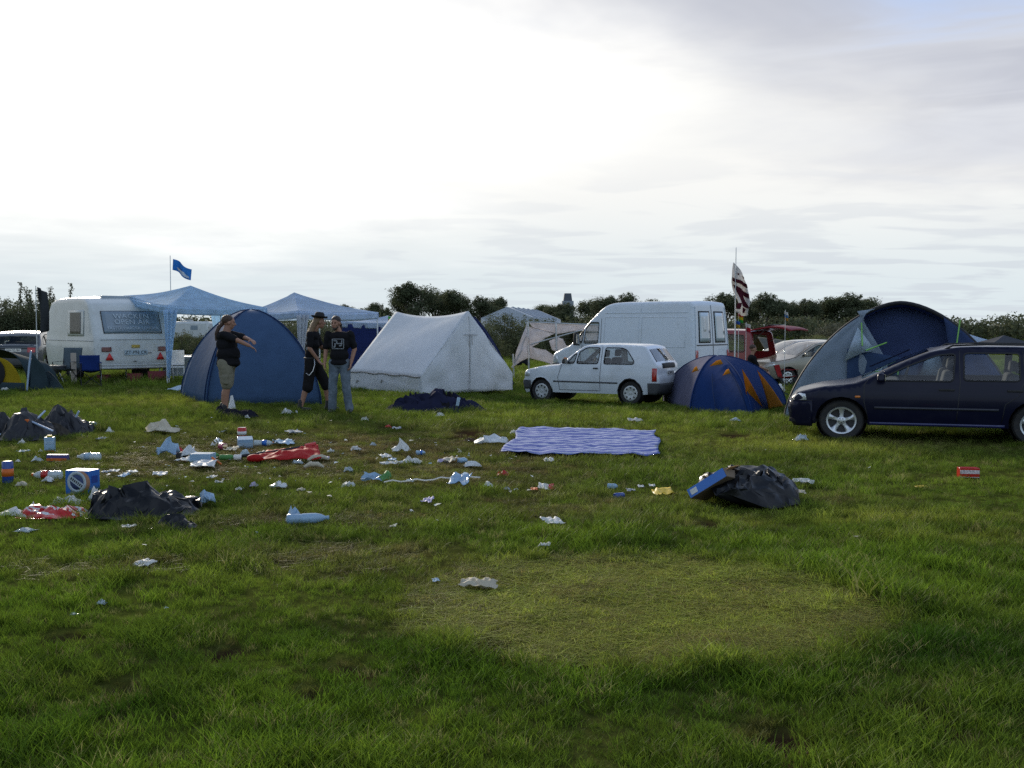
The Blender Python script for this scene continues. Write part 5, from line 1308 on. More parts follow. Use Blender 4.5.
# axes: x right in the photo, y away, z up
mb=MB(); hc=V_(.07,0,1.605); q,Rm=head(mb,hc,(.93,.30,-.16),1.03)
mb.capsule((.02,0,1.42),.066,(.055,0,1.54),.060)
sh=[V_(.03,-.17,1.395),V_(.05,.18,1.395)]
torso=[((0.0,0,1.36),(.130,.195,.10)),((.03,0,1.22),(.165,.20,.16)),((.05,0,1.05),(.19,.205,.17)),((.05,0,.92),(.18,.195,.13))]
for c_,r_ in torso: mb.ball(c_,tuple(x*.93 for x in r_))
arms=[[sh[0],V_(.22,-.22,1.31),V_(.43,-.17,1.20)],[sh[1],V_(.25,.20,1.34),V_(.40,.04,1.30)]]
for i,a in enumerate(arms):
    chain(mb,a[:2],[.056,.048]); chain(mb,a[1:],[.046,.030])
    d=(a[2]-a[1]).normalized(); hand(mb,a[2],d+V_(0,0,-.1),(0,0,-1),1 if i==0 else -1,.55)
legs=[[V_(.02,-.09,.86),V_(.05,-.10,.48),V_(.02,-.10,.09)],[V_(.02,.10,.86),V_(.00,.11,.48),V_(-.07,.12,.09)]]
for l in legs: chain(mb,l[:2],[.10,.062]); mb.capsule(l[1],.058,l[1].lerp(l[2],.35)+V_(-.015,0,0),.060); chain(mb,[l[1].lerp(l[2],.35)+V_(-.015,0,0),l[2]],[.060,.036]); mb.capsule(l[2]-V_(.03,0,.045),.035,l[2]+V_(.14,0,-.055),.028)
b=remesh(mb,'body',SKIN,t,VX); face_bits(b,q,Rm)
mb=MB()
for c_,r_ in torso: mb.ball(c_,tuple(x*1.02 for x in r_))
mb.ball((.05,0,.885),(.19,.205,.09)); mb.ball((0.02,0,1.40),(.10,.16,.055))
for a in arms: mb.capsule(a[0],.076,a[0].lerp(a[1],.85),.070)
remesh(mb,'t_shirt',BLKT,t,.011)
mb=MB()
for l in legs: mb.capsule(l[0]+V_(0,0,.02),.125,l[1]+V_(0,0,.03),.098,16)
mb.ball((.03,0,.86),(.165,.19,.10)); mb.box((.03,-.225,.60),(.13,.03,.15)); remesh(mb,'shorts',KHK,t,.011)
for l in legs:
    mb=MB(); f=l[2]; mb.capsule(f-V_(.045,0,.048),.044,f+V_(.15,0,-.056),.036); mb.capsule(f-V_(.02,0,.03),.050,f+V_(-.01,0,.05),.050); remesh(mb,'shoe',SHOE,t,.011)
mb=MB(); mb.ball(q(0,-.032,.045),(.088,.100,.092),Rm); mb.capsule(q(-.01,-.08,.0),.040,q(0,-.14,-.10),.036); mb.capsule(q(0,-.14,-.10),.036,q(0,-.165,-.22),.030); mb.capsule(q(0,-.165,-.2),.030,q(.0,-.15,-.33),.018); remesh(mb,'hair',HAIRB,t,.012,2)
t.scale=(1.10,1.05,1.0)
# --- 2: man in hat, striding, seen half from behind, facing right
g=G(311,411); t=person('striding long-haired man in black hat, black top and knee-length black shorts',g)
mb=MB(); hc=V_(.17,.02,1.62); q,Rm=head(mb,hc,(.92,.38,-.10),1.0)
mb.capsule((.06,0,1.44),.052,(.13,.01,1.56),.052)
torso=[((.05,0,1.36),(.115,.175,.10)),((.04,0,1.22),(.125,.165,.15)),((.03,0,1.04),(.125,.155,.14)),((.03,0,.92),(.13,.165,.11))]
for c_,r_ in torso: mb.ball(c_,tuple(x*.95 for x in r_))
arms=[[V_(.04,-.19,1.40),V_(.03,-.23,1.14),V_(.16,-.17,.95)],[V_(.07,.19,1.40),V_(.16,.22,1.15),V_(.30,.10,1.18)]]
for i,a in enumerate(arms):
    chain(mb,a[:2],[.050,.041]); chain(mb,a[1:],[.040,.027]); hand(mb,a[2],(a[2]-a[1]).normalized(),(1,0,0) if i==0 else (0,-1,0),1 if i==0 else -1,.7)
legs=[[V_(.02,-.08,.88),V_(-.03,-.12,.47),V_(-.15,-.15,.09)],[V_(.05,.09,.88),V_(.27,.11,.50),V_(.30,.13,.09)]]
for l in legs: chain(mb,l[:2],[.088,.056]); mb.capsule(l[1],.052,l[1].lerp(l[2],.35)+V_(-.015,0,0),.054); chain(mb,[l[1].lerp(l[2],.35)+V_(-.015,0,0),l[2]],[.054,.034]); mb.capsule(l[2]-V_(.03,0,.045),.033,l[2]+V_(.14,0,-.055),.027)
b=remesh(mb,'body',SKIN,t,VX); face_bits(b,q,Rm)
mb=MB()
for c_,r_ in torso: mb.ball(c_,tuple(x*1.05 for x in r_))
mb.ball((.06,0,1.41),(.09,.15,.05))
for a in arms: mb.capsule(a[0],.066,a[0].lerp(a[1],.75),.058)
remesh(mb,'t_shirt',BLKT,t,.011)
mb=MB()
for l in legs: mb.capsule(l[0]+V_(0,0,.02),.110,l[1]+V_(0,0,-.04),.095,16)
mb.ball((.035,0,.88),(.145,.175,.10)); remesh(mb,'shorts',BLKS,t,.011)
for l in legs:
    mb=MB(); f=l[2]; mb.capsule(f-V_(.045,0,.048),.043,f+V_(.16,0,-.056),.036); mb.capsule(f-V_(.02,0,.03),.048,f+V_(-.01,0,.09),.048); remesh(mb,'boot',SHOE,t,.011)
mb=MB(); mb.ball(q(0,-.035,.03),(.086,.092,.085),Rm); mb.capsule(q(-.03,-.075,.0),.055,q(-.05,-.16,-.22),.055); mb.capsule(q(.03,-.08,.0),.052,q(.03,-.17,-.26),.045); mb.capsule(q(0,-.15,-.2),.055,q(0,-.17,-.42),.03); remesh(mb,'hair',HAIRL,t,.012,2)
H_=MB(); T4=Matrix.Translation(q(0,-.012,.070))@Rm.to_4x4()
H_.lathe([(.001,.105),(.060,.110),(.085,.085),(.092,.020),(.098,.004),(.130,.006),(.155,.034),(.156,.040),(.128,.014),(.096,.012)],28,T4,cap=False); hat=H_.build('hat',M('black_felt',(.014,.013,.013),.8),t,sharp=None)
bl=MB(); bl.tube([Vector((.135*math.cos(a)+.03,.165*math.sin(a),.965)) for a in [2*PI*i/24 for i in range(25)]],.016,8,cap=False); bl.build('belt',RUB,t)
for i in range(5):
    pass
MB().tube([(.10,-.17,.95),(.12,-.23,.86),(.09,-.25,.74),(.02,-.25,.66),(-.04,-.21,.70)],.007,8).build('chain',M('chain_metal',(.65,.66,.68),.3,.8),t)
for z_,y_ in ((1.33,-.205),(1.24,-.19),(1.14,-.175)): MB().ball((-.02,y_,z_),(.030,.014,.030)).build('sleeve_patch',M('patch_grey',(.22,.23,.24),.8,var=.4,vscale=40),t)
# --- 3: man facing us, black printed t-shirt, faded jeans
g=G(340,413); t=person('bearded man facing us in black t-shirt with square print and faded jeans',g)
mb=MB(); hc=V_(-.055,-.05,1.60); q,Rm=head(mb,hc,(-.30,-.94,-.12),1.0)
mb.capsule((0,0,1.42),.058,(-.04,-.02,1.54),.054)
torso=[((.0,0,1.36),(.195,.115,.10)),((.0,-.01,1.22),(.185,.125,.15)),((.0,-.02,1.04),(.168,.130,.14)),((.0,0,.92),(.175,.125,.11))]
for c_,r_ in torso: mb.ball(c_,tuple(x*.94 for x in r_))
arms=[[V_(-.195,0,1.40),V_(-.245,.03,1.13),V_(-.255,-.04,.90)],[V_(.195,0,1.40),V_(.265,.03,1.14),V_(.215,-.06,.90)]]
for i,a in enumerate(arms):
    chain(mb,a[:2],[.054,.043]); chain(mb,a[1:],[.042,.028]); hand(mb,a[2],(a[2]-a[1])*.6+V_(0,-.02,-.1),(1 if i==0 else -1,0,0),-1 if i==0 else 1,.6)
legs=[[V_(-.09,0,.88),V_(-.12,-.03,.48),V_(-.14,.01,.09)],[V_(.09,0,.88),V_(.12,-.05,.48),V_(.17,-.02,.09)]]
for i,l in enumerate(legs): chain(mb,l[:2],[.09,.056]); chain(mb,l[1:],[.055,.036]); mb.capsule(l[2]+V_(0,.03,-.045),.033,l[2]+V_(.03*(2*i-1),-.14,-.055),.027)
b=remesh(mb,'body',SKIN,t,VX); face_bits(b,q,Rm)
mb=MB()
for c_,r_ in torso: mb.ball(c_,tuple(x*1.05 for x in r_))
mb.ball((0,-.01,.90),(.188,.14,.08)); mb.ball((0,0,1.41),(.15,.09,.05))
for a in arms: mb.capsule(a[0],.069,a[0].lerp(a[1],.5),.062); mb.capsule(a[0].lerp(a[1],.5),.062,a[0].lerp(a[1],.80),.062)
ts=remesh(mb,'t_shirt',BLKT,t,.011)
PRT=M('print_pale_grey',(.20,.215,.23),.8,var=.3,vscale=30)
def pr(x,z): 
    return Vector((x,-.138-.03*(1-(x/.2)**2)-.008*(1.25-z)*4,z))
def prs(pts,w_):
    mm=MB()
    for a,b_ in zip(pts[:-1],pts[1:]):
        n_=6
        mm.grid(lambda u,v:pr(a[0]+(b_[0]-a[0])*u+(0 if abs(a[1]-b_[1])<abs(a[0]-b_[0]) else (v-.5)*w_),a[1]+(b_[1]-a[1])*u+((v-.5)*w_ if abs(a[1]-b_[1])<abs(a[0]-b_[0]) else 0)),n_,1)
    return mm
pm=prs([(-.10,1.15),(.10,1.15),(.10,1.32),(-.10,1.32),(-.10,1.15)],.014)
pm.build('shirt_print',PRT,ts,solid=.006)
prs([(-.08,1.29),(-.02,1.29),(-.02,1.24),(.08,1.24)],.022).build('shirt_print',PRT,ts,solid=.006); prs([(-.08,1.18),(-.05,1.18),(-.05,1.25)],.020).build('shirt_print',PRT,ts,solid=.006); prs([(.02,1.20),(.06,1.20),(.07,1.30)],.020).build('shirt_print',PRT,ts,solid=.006)
mb=MB()
for l in legs: mb.capsule(l[0]+V_(0,0,.02),.108,l[1],.078,16); mb.capsule(l[1],.078,l[2]+V_(0,0,-.01),.075,16)
mb.ball((0,0,.88),(.18,.13,.10)); remesh(mb,'jeans',JEAN,t,.011)
for i,l in enumerate(legs):
    mb=MB(); f=l[2]; mb.capsule(f+V_(0,.04,-.048),.042,f+V_(.03*(2*i-1),-.16,-.056),.036); remesh(mb,'shoe',SHOE,t,.011)
mb=MB(); mb.ball(q(0,-.026,.050),(.084,.098,.086),Rm); mb.capsule(q(.05,-.07,-.02),.035,q(.05,-.08,-.12),.03); mb.capsule(q(-.05,-.07,-.02),.035,q(-.05,-.08,-.12),.03); remesh(mb,'hair',HAIRD,t,.011,2)
mb=MB(); mb.ball(q(0,.046,-.088),(.040,.042,.034),Rm); mb.capsule(q(-.05,.03,-.06),.018,q(0,.075,-.10),.022); mb.capsule(q(.05,.03,-.06),.018,q(0,.075,-.10),.022); remesh(mb,'beard',HAIRD,t,.009,2)
# --- 4: person sitting in the back of the red car, facing right
YS=29.9; xs=X_at(752,YS); t=person('person in dark top with bare legs sitting in the open back of the red car',(xs,YS,terrain(xs,YS)))
mb=MB(); hc=V_(.03,0,1.28); q,Rm=head(mb,hc,(.95,.1,-.25),1.)
mb.capsule((0,0,1.10),.05,(.02,0,1.20),.05)
torso=[((-.01,0,1.03),(.11,.18,.10)),((-.03,0,.88),(.12,.16,.14)),((-.04,0,.70),(.14,.17,.12))]
for c_,r_ in torso: mb.ball(c_,tuple(x*.95 for x in r_))
arms=[[V_(0,-.19,1.05),V_(.12,-.21,.82),V_(.33,-.12,.74)],[V_(0,.19,1.05),V_(.12,.21,.82),V_(.33,.1,.74)]]
for i,a in enumerate(arms): chain(mb,a[:2],[.05,.042]); chain(mb,a[1:],[.04,.028]); hand(mb,a[2],(a[2]-a[1]).normalized(),(0,0,-1),1 if i==0 else -1,.8)
legs=[[V_(0,-.10,.62),V_(.42,-.13,.60),V_(.47,-.13,.12)],[V_(0,.10,.62),V_(.42,.12,.60),V_(.56,.12,.12)]]
for l in legs: chain(mb,l[:2],[.09,.060]); chain(mb,l[1:],[.057,.036]); mb.capsule(l[2]-V_(.03,0,.045),.033,l[2]+V_(.14,0,-.055),.027)
b=remesh(mb,'body',SKIN,t,.009); face_bits(b,q,Rm)
mb=MB()
for c_,r_ in torso: mb.ball(c_,tuple(x*1.06 for x in r_))
for a in arms: mb.capsule(a[0],.068,a[0].lerp(a[1],.9),.060)
remesh(mb,'t_shirt',BLKT,t,.012)
mb=MB()
for l in legs: mb.capsule(l[0],.105,l[0].lerp(l[1],.75),.085,16)
remesh(mb,'shorts',BLKS,t,.012)
for l in legs: mb=MB(); f=l[2]; mb.capsule(f-V_(.045,0,.048),.042,f+V_(.16,0,-.056),.035); remesh(mb,'shoe',SHOE,t,.012)
mb=MB(); mb.ball(q(0,-.028,.045),(.083,.095,.086),Rm); remesh(mb,'hair',HAIRB,t,.012,2)
# ================================================================ litter, bags and camp bits lying in the grass
def pm(px,py): 
    g=G(px,py); return g, F/g.y           # place, pixels per metre
def lm(name,c,rough=.5,**k): k.setdefault('spec',.35); return M(name,c,rough,**k)
WHT=lm('litter_white',(.80,.80,.78),.6,trans=.3,var=.1); PWH=lm('plastic_white',(.76,.78,.78),.28,trans=.3,coat=.4); CRM=lm('litter_cream',(.56,.50,.38),.7,trans=.15); LBL=lm('plastic_light_blue',(.36,.52,.68),.25,trans=.25,coat=.5); CLRP=lm('clear_plastic',(.62,.70,.74),.15,trans=.45,coat=.6); GRY=lm('litter_grey',(.34,.36,.38),.7); REDP=lm('plastic_red',(.55,.02,.015),.3,trans=.2,coat=.5); BLU=lm('carton_blue',(.025,.14,.48),.45,coat=.3); NVY=lm('can_dark_blue',(.02,.06,.28),.3,coat=.5); BLKP=lm('bin_bag_black',(.006,.0065,.008),.30,spec=.3,bump=.3,bscale=14); YEL=lm('litter_yellow',(.62,.44,.04),.5); ORG=lm('cap_orange',(.62,.14,.02),.45); GRN_=lm('litter_green',(.10,.28,.08),.5,trans=.2); LIL=lm('litter_lilac',(.40,.36,.52),.6); BRN=lm('soil_dark',(.06,.035,.02),.95,bump=.6); MAG=lm('can_magenta',(.30,.02,.09),.35,coat=.4); PBL=lm('paper_pale_blue',(.42,.56,.68),.6,trans=.2); CARD=lm('cardboard',(.17,.125,.085),.85,trans=0)
lr=random.Random(3)
def wadmesh(w,h,d,seed,sharp=1.):
    mb=MB(); mb.ball((0,0,0),1,nu=16,nv=11); V=[]
    for v in mb.v:
        p=Vector(v); n=.50+.75*ridged(p.x*1.5+seed,p.y*1.5,p.z*1.5,3)*sharp+.45*nz(p.x*2.2+seed,p.y*2.2,p.z*2.2)
        q=Vector((p.x*w/2*n*1.15,p.y*d/2*n,p.z*h*.62*n)); q.z=max(-.01,q.z+h*.40); V.append(q)
    mb.v=V; return mb
def put_obj(o,g,rz,label,cat,group=None):
    o.location=(g.x,g.y,gheight(g.x,g.y)+.0); o.rotation_euler=(0,0,rz); return tag(o,label,cat,group)
def wad(px,py,wp,hp,mat,label,name='crumpled_wrapper',cat='wrapper',d=.8,rz=0.,seed=None,group=None):
    g,s=pm(px,py); w=wp/s; h=hp/s*1.0
    if seed is None: seed=lr.uniform(0,50)
    if name!='foil_ball':
        q=random.Random(int(seed*1000)); nu_,nv_=6,4; C=[]
        for j in range(nv_+1):
            for i in range(nu_+1):
                u,v=i/nu_-.5,j/nv_-.5; e=1-min(1,(u*u+v*v)*3.2)
                C.append(Vector((u*w*1.05+q.uniform(-.13,.13)*w,v*w*d+q.uniform(-.16,.16)*w*d,max(.01,h*(.18+.95*e*q.uniform(.35,1.15))+.10*h*q.random()))))
        T=[];VV=[c for c in C]
        for j in range(nv_):
            for i in range(nu_):
                a=j*(nu_+1)+i; b,c,dd=a+1,a+nu_+2,a+nu_+1
                m=(C[a]+C[b]+C[c]+C[dd])/4+Vector((0,0,h*q.uniform(-.16,.16))); VV.append(m); k=len(VV)-1
                T+=[(a,b,k),(b,c,k),(c,dd,k),(dd,a,k)]
        o=MB().add(VV,T).build(name,mat,None,sharp=22,solid=.002); return put_obj(o,g,rz,label,cat,group)
    o=wadmesh(w,h,w*d,seed).build(name,mat,None,sharp=24); return put_obj(o,g,rz,label,cat,group)
def scrap(px,py,wp,hp,mat,label,name='paper_scrap',cat='paper',lift=.35,rz=None,group=None,mats=None):
    """thin folded sheet lying in the grass with a raised far edge"""
    g,s=pm(px,py); w=wp/s; a=CAMH/g.y; h=hp/s*lift; d=min(w*1.3,max(w*.35,(hp/s-h)/max(a,.05)*.8)); sd=lr.uniform(0,50)
    def f(u,v):
        x=(u-.5)*w; y=(v-.5)*d
        z=.028+h*v*v*(.55+.9*abs(nz(u*2.2+sd,7)))+.14*w*ridged(u*1.6+sd,v*1.6,1,3)+.12*w*nz(u*4+sd,v*4)
        return Vector((x+.22*w*nz(v*2+sd,1)+.06*w*nz(v*6+sd,3),y+.35*d*nz(u*2.5+sd,2),max(.01,z)))
    o=MB().grid(f,12,10).build(name,mat,None,solid=.002,sharp=30)
    if mats: 
        o.data.materials.append(mats); 
        for i,p in enumerate(o.data.polygons):
            if (i%12)/12>.62: p.material_index=1
    return put_obj(o,g,rz if rz is not None else lr.uniform(-.4,.4),label,cat,group)
def bottle(px,py,lp,rp,mat,label,rz=0.,capm=None,labm=None,group=None,cat='bottle'):
    g,s=pm(px,py); L=lp/s; r=rp/s/2*.95; t=thing('plastic_bottle',label,cat,(g.x,g.y,gheight(g.x,g.y)+r*.9+.01),rz,group)
    A=Matrix.Translation((-L/2,0,0))@Matrix.Rotation(PI/2,4,'Y')
    MB().lathe([(.001,.0),(r*.8,0),(r,.03*L),(r*.98,.25*L),(r*.88,.32*L),(r,.4*L),(r,.68*L),(r*.75,.82*L),(r*.32,.92*L),(r*.30,.95*L),(.001,.95*L)],18,A,cap=False).build('bottle_body',mat,t)
    if labm: MB().lathe([(r*1.015,.42*L),(r*1.02,.66*L)],18,A,cap=False).build('bottle_label',labm,t,solid=.001)
    if capm: MB().lathe([(r*.38,.94*L),(r*.38,1.0*L),(.001,1.0*L)],14,A,cap=False).build('bottle_cap',capm,t)
    return t
def boxthing(px,py,wp,hp,dm,mat,label,name='carton',cat='carton',rz=0.,tilt=0.,bands=(),top=None,group=None):
    g,s=pm(px,py); w=wp/s; h=hp/s; t=thing(name,label,cat,(g.x,g.y,gheight(g.x,g.y)),rz,group); t.rotation_euler=(tilt,0,rz)
    MB().box((0,0,h/2),(w,dm,h)).build('carton_body',mat,t,bevel=.004)
    for z0,z1,m in bands: MB().box((0,-dm/2-.001,h*(z0+z1)/2),(w*.98,.004,h*(z1-z0))).build('printed_band',m,t)
    if top: MB().box((0,0,h+.012),(w*.5,dm*.5,.024)).build('lid',top,t,bevel=.004)
    return t
def can(px,py,rp,hp,mat,label,lying=False,rz=0.,bandm=None,name='drink_can',cat='can',topm=None,group=None):
    g,s=pm(px,py); r=rp/s/2; h=hp/s; t=thing(name,label,cat,(g.x,g.y,gheight(g.x,g.y)+(r if lying else 0)),rz,group)
    A=Matrix.Rotation(PI/2,4,'Y')@Matrix.Translation((0,0,-h/2)) if lying else Matrix()
    MB().lathe([(.001,0),(r*.85,0),(r,.06*h),(r,.92*h),(r*.85,h)],20,A,cap=False).build('can_body',mat,t)
    MB().lathe([(r*.85,h),(r*.80,h*.985),(.001,h*.985)],20,A,cap=False).build('can_top',topm or CHROME,t)
    if bandm: MB().lathe([(r*1.01,.3*h),(r*1.01,.65*h)],20,A,cap=False).build('printed_band',bandm,t,solid=.001)
    return t
def heap(px,py,wp,hp,depth,mat,label,name='bin_bag',cat='bag',seed=0.,peaks=((0,0,1,.6),),rz=0.,sc=2.2,rough=.55,group=None,build=True,fold=1.,tail=0.):
    """crumpled plastic or cloth heap; peaks: (x -1..1, y -1..1, height, radius)"""
    g,s=pm(px,py); W=wp/s; H=hp/s; n1,n2=56,34
    q=random.Random(int(seed*77)+5)
    def env(x,y):
        z=0
        for a,b,hh,rr in peaks:
            d=math.hypot((x-a)/rr,(y-b)/max(rr,.7)); z=max(z,hh*max(0,1-d**1.7)**.62)
        return z
    pts2=[];n=int(150*max(.5,min(1.6,W/1.0)))
    ring_=26
    for i in range(ring_):
        a=2*PI*i/ring_; rr_=1+.16*q.uniform(-1,1); pts2.append(Vector((math.cos(a)*abs(math.cos(a))**-.25*rr_*.93 if abs(math.cos(a))>.05 else 0,math.sin(a)*rr_)))
    for _ in range(n): pts2.append(Vector((q.uniform(-.92,.92),q.uniform(-.85,.85))))
    r3=delaunay_2d_cdt(pts2,[],[],0,1e-4)
    H3={}
    V3=[]
    for p in r3[0]:
        e=env(p.x,p.y); o_=max(abs(p.x),abs(p.y))
        zz=H*(e*(1+.32*rough*q.uniform(-1.2,.8))+.05*q.random()) if o_<.9 else .01
        V3.append(Vector((p.x*W/2+.03*W*q.uniform(-1,1)*.5,p.y*depth/2,max(.008,zz))))
    F3=[tuple(f) for f in r3[2]]
    for lvl in range(2):           # split every edge, shifting the middle a little: creases at two scales
        mid={};NF=[]
        def md(a,b):
            k=(min(a,b),max(a,b))
            if k not in mid:
                m=(V3[a]+V3[b])/2; L_=(V3[a]-V3[b]).length; m=m+Vector((q.uniform(-1,1),q.uniform(-1,1),q.uniform(-1,1)))*L_*(.10 if lvl==0 else .05)
                m.z=max(.006,m.z); V3.append(m); mid[k]=len(V3)-1
            return mid[k]
        for a,b,c in F3:
            x_,y_,z_=md(a,b),md(b,c),md(c,a); NF+=[(a,x_,z_),(x_,b,y_),(z_,y_,c),(x_,y_,z_)]
        F3=NF
    mb=MB().add(V3,F3)
    if not build: return mb,g,W,H
    o=mb.build(name,mat,None,sharp=30,solid=.002); return put_obj(o,g,rz,label,cat,group)
# ---- big items
heap(145,514,112,30,.8,BLKP,'large crumpled black plastic bag right of the blue beer crate box','bin_bag','bag',3.,((-.5,-.1,.95,.55),(-.15,.1,1.,.6),(.25,.1,.72,.55),(.65,.2,.42,.5)),rough=.9,fold=.6,sc=1.8)
heap(172,529,48,15,.32,BLKP,'small torn fold of black plastic lying just in front of the large black bag','bin_bag','bag',8.,((0,.2,.9,.8),(.6,0,.6,.5)),rough=1.2,rz=-.3)
wad(94,504,9,18,WHT,'white torn sheet edge stuck to the left side of the large black bag','paper_scrap','paper')
heap(748,501,100,34,1.0,BLKP,'bulging black refuse bag behind the blue cardboard tray','bin_bag','bag',5.,((-.15,0,1,1.1),(.25,0,1,.9),(-.45,0,.92,.75)),rough=.35,fold=.35,sc=1.4)
scrap(801,496,9,6,CRM,'pale scrap poking out at the right tail of the black refuse bag','paper_scrap','paper')
# cardboard tray leaning on the bag
g,s=pm(702,503); t=thing('cardboard_tray','blue-sided open cardboard drinks tray leaning on the black refuse bag','tray',(g.x,g.y,gheight(g.x,g.y)+.06))
w_=.40;d_=.30;h_=.085; Rt=Euler((R(-12),R(-36),R(-28))).to_matrix().to_4x4(); t.rotation_euler=(R(-14),R(-34),R(-30))
MB().box((.16,0,.0),(w_,d_,.006)).build('tray_floor',CARD,t)
MB().box((.16,-d_/2,h_/2),(w_,.006,h_)).build('tray_side',BLU,t); MB().box((.16,d_/2,h_/2),(w_,.006,h_)).build('tray_side',CARD,t)
MB().box((-w_/2+.16,0,h_/2),(.006,d_-.01,h_)).build('tray_side',BLU,t); MB().box((w_/2+.16,0,h_/2),(.006,d_-.01,h_)).build('tray_side',CARD,t)
MB().box((.34,.02,h_+.01),(.14,.24,.006),Matrix.Rotation(.2,3,'X')).build('torn_flap',M('card_orange',(.42,.22,.08),.8),t)
MB().box((.30,.0,.012),(.10,.2,.012)).build('tray_lining',WHT,t); MB().box((.02,-d_/2-.005,h_*.5),(.07,.004,.05)).build('printed_panel',WHT,t)
# dark heap in front of the ridge tent
t=thing('clothing_heap','long dark heap of blankets and clothes in front of the white ridge tent','heap')
def heap_part(px,py,wp,hp,depth,mat,name,**k):
    mb,g,W,H=heap(px,py,wp,hp,depth,mat,'',build=False,**k)
    if t.location.length<.01: t.location=(g.x,g.y,gheight(g.x,g.y))
    o=mb.build(name,mat,t,sharp=40,solid=.003); o.location=(g.x-t.location.x,g.y-t.location.y,0); return o
NVC=cloth('blanket_navy',(.018,.020,.045),0); BKC=cloth('blanket_black',(.014,.014,.017),0)
heap_part(432,411,90,20,1.0,NVC,'blanket',seed=2.,peaks=((-.35,0,.8,.6),(.1,0,1,.5),(.4,0,.85,.5)),rough=1.)
heap_part(445,411,44,17,.9,BKC,'jacket',seed=6.,peaks=((0,-.1,1,.8),),rough=1.); heap_part(468,411,38,10,.5,NVC,'sleeve',seed=7.,peaks=((0,0,1,.9),)); heap_part(398,410,30,7,.4,NVC,'trouser_leg',seed=9.,peaks=((0,0,1,.9),))
MB().box((.50,-.34,.20),(.06,.03,.16),Matrix.Rotation(.2,3,'Y')).build('shirt_collar',PBL,t,bevel=.01)
# heap at the left edge: collapsed dark camp shelter with poles
t=thing('collapsed_tent','dark grey collapsed tent fabric in stiff folds with poles, at the left edge','tent')
CT=cloth('grey_tent_fabric',(.045,.047,.055),.05,rough=.5,spec=.3); CT2=cloth('brown_grey_fabric',(.055,.048,.040),0)
def slab(pts4,mat,name,seed):
    q=[P(*p[:2],p[2])-t.location for p in pts4]; return sheet(name,q,mat,t,18,18,.10,.15,2.8,seed,solid=.01,edge=.45)
g=G(45,438); t.location=(g.x,g.y,gheight(g.x,g.y)); Yh=g.y
Bk=Yh+.75
CTG=M('grey_plastic_sheet',(.022,.023,.027),.42,spec=.3,bump=.3,bscale=10)
for px,py,wp,hp,dp,sd,pk,mt in ((28,438,58,28,.9,21.,((-.1,0,1,.75),(.45,.1,.6,.5)),CTG),(66,433,56,27,.8,22.,((-.3,.1,1,.6),(.1,0,.85,.6),(.6,0,.45,.5)),CTG),(4,437,34,24,.7,23.,((0,0,1,.8),),CTG),(52,436,44,14,.4,24.,((0,0,1,.9),),CT2),(84,431,26,9,.4,25.,((0,0,1,.9),),CTG)):
    mb,g,W,H=heap(px,py,wp,hp,dp,mt,'',build=False,seed=sd,peaks=pk,rough=.42)
    o=mb.build('fabric_fold',mt,t,sharp=30,solid=.003); o.location=(g.x-t.location.x,g.y-t.location.y,0)
for a,b in (((28,420,Yh-.1),(53,431,Yh-.2)),((-2,434,Yh-.1),(8,436,Yh-.15)),((45,411,Yh+.2),(38,418,Yh)),((76,417,Yh),(79,411,Yh)),((14,437,Yh-.2),(26,434,Yh-.2))):
    MB().tube([P(*a)-t.location,P(*b)-t.location],.014,6).build('pole',M('pole_blue_grey',(.35,.45,.6),.4),t)
MB().box(P(27,421,Yh-.15)-t.location,(.06,.04,.05)).build('orange_joint',ORG,t,bevel=.01)
# striped groundsheet
TRP=M('striped_tarpaulin',(.32,.36,.52),.7,var=.06,stripe=(1,4.6,(.075,.11,.34),.60,.3),spec=.05)
c4=[G(500,457),G(660,460),G(656,434),G(522,431)]; c0=sum(c4,Vector())/4
t=MB().grid(lambda u,v:bilin(*[c-c0 for c in c4],u,v)*1.0+Vector((.10*nz(v*3,2),.11*nz(u*4,1),.045+.04*fbm(u*4,v*7,3,4)+.03*ridged(u*6,v*5,4,3)+.10*max(0,u-.9)*5*(1-v)*.3)),60,40).build('groundsheet',TRP,None,solid=.004,sharp=40)
t.location=(c0.x,c0.y,terrain(c0.x,c0.y)); tag(t,'blue and white striped groundsheet spread flat on the grass','groundsheet')
# red cloth with a black pole
g,s=pm(285,463); t=thing('collapsed_parasol','bright red fabric folded beside its black pole on the grass','parasol',(g.x,g.y,gheight(g.x,g.y)))
c4=[P(258,463,g.y)-g,P(306,462,g.y+.1)-g,P(302,447,g.y+1.0)-g,P(275,456,g.y+.7)-g]
for c in c4: c.z=max(c.z,.02)
MB().grid(lambda u,v:bilin(Vector((-.40,0,.01)),Vector((.42,.05,.02)),Vector((.30,.50,.13)),Vector((-.30,.40,.07)),u,v)+Vector((0,0,.05*ridged(u*3,v*2,1,3)+.04*math.sin(PI*v)*math.sin(PI*u))),24,14).build('canopy_cloth',cloth('parasol_red',(.42,.012,.012),.15,rough=.6,spec=.2),t,solid=.006,sharp=None)
MB().ball((-.36,.04,.06),(.10,.06,.05)).build('rolled_end',cloth('parasol_red',(.5,0,0)),t)
MB().tube([(-.55,.18,.07),(-.15,.32,.11),(.24,.56,.16)],.018,8).build('pole',BLK,t); MB().tube([(.14,.50,.15),(.26,.56,.17)],.03,8).build('pole_joint',REDP,t)
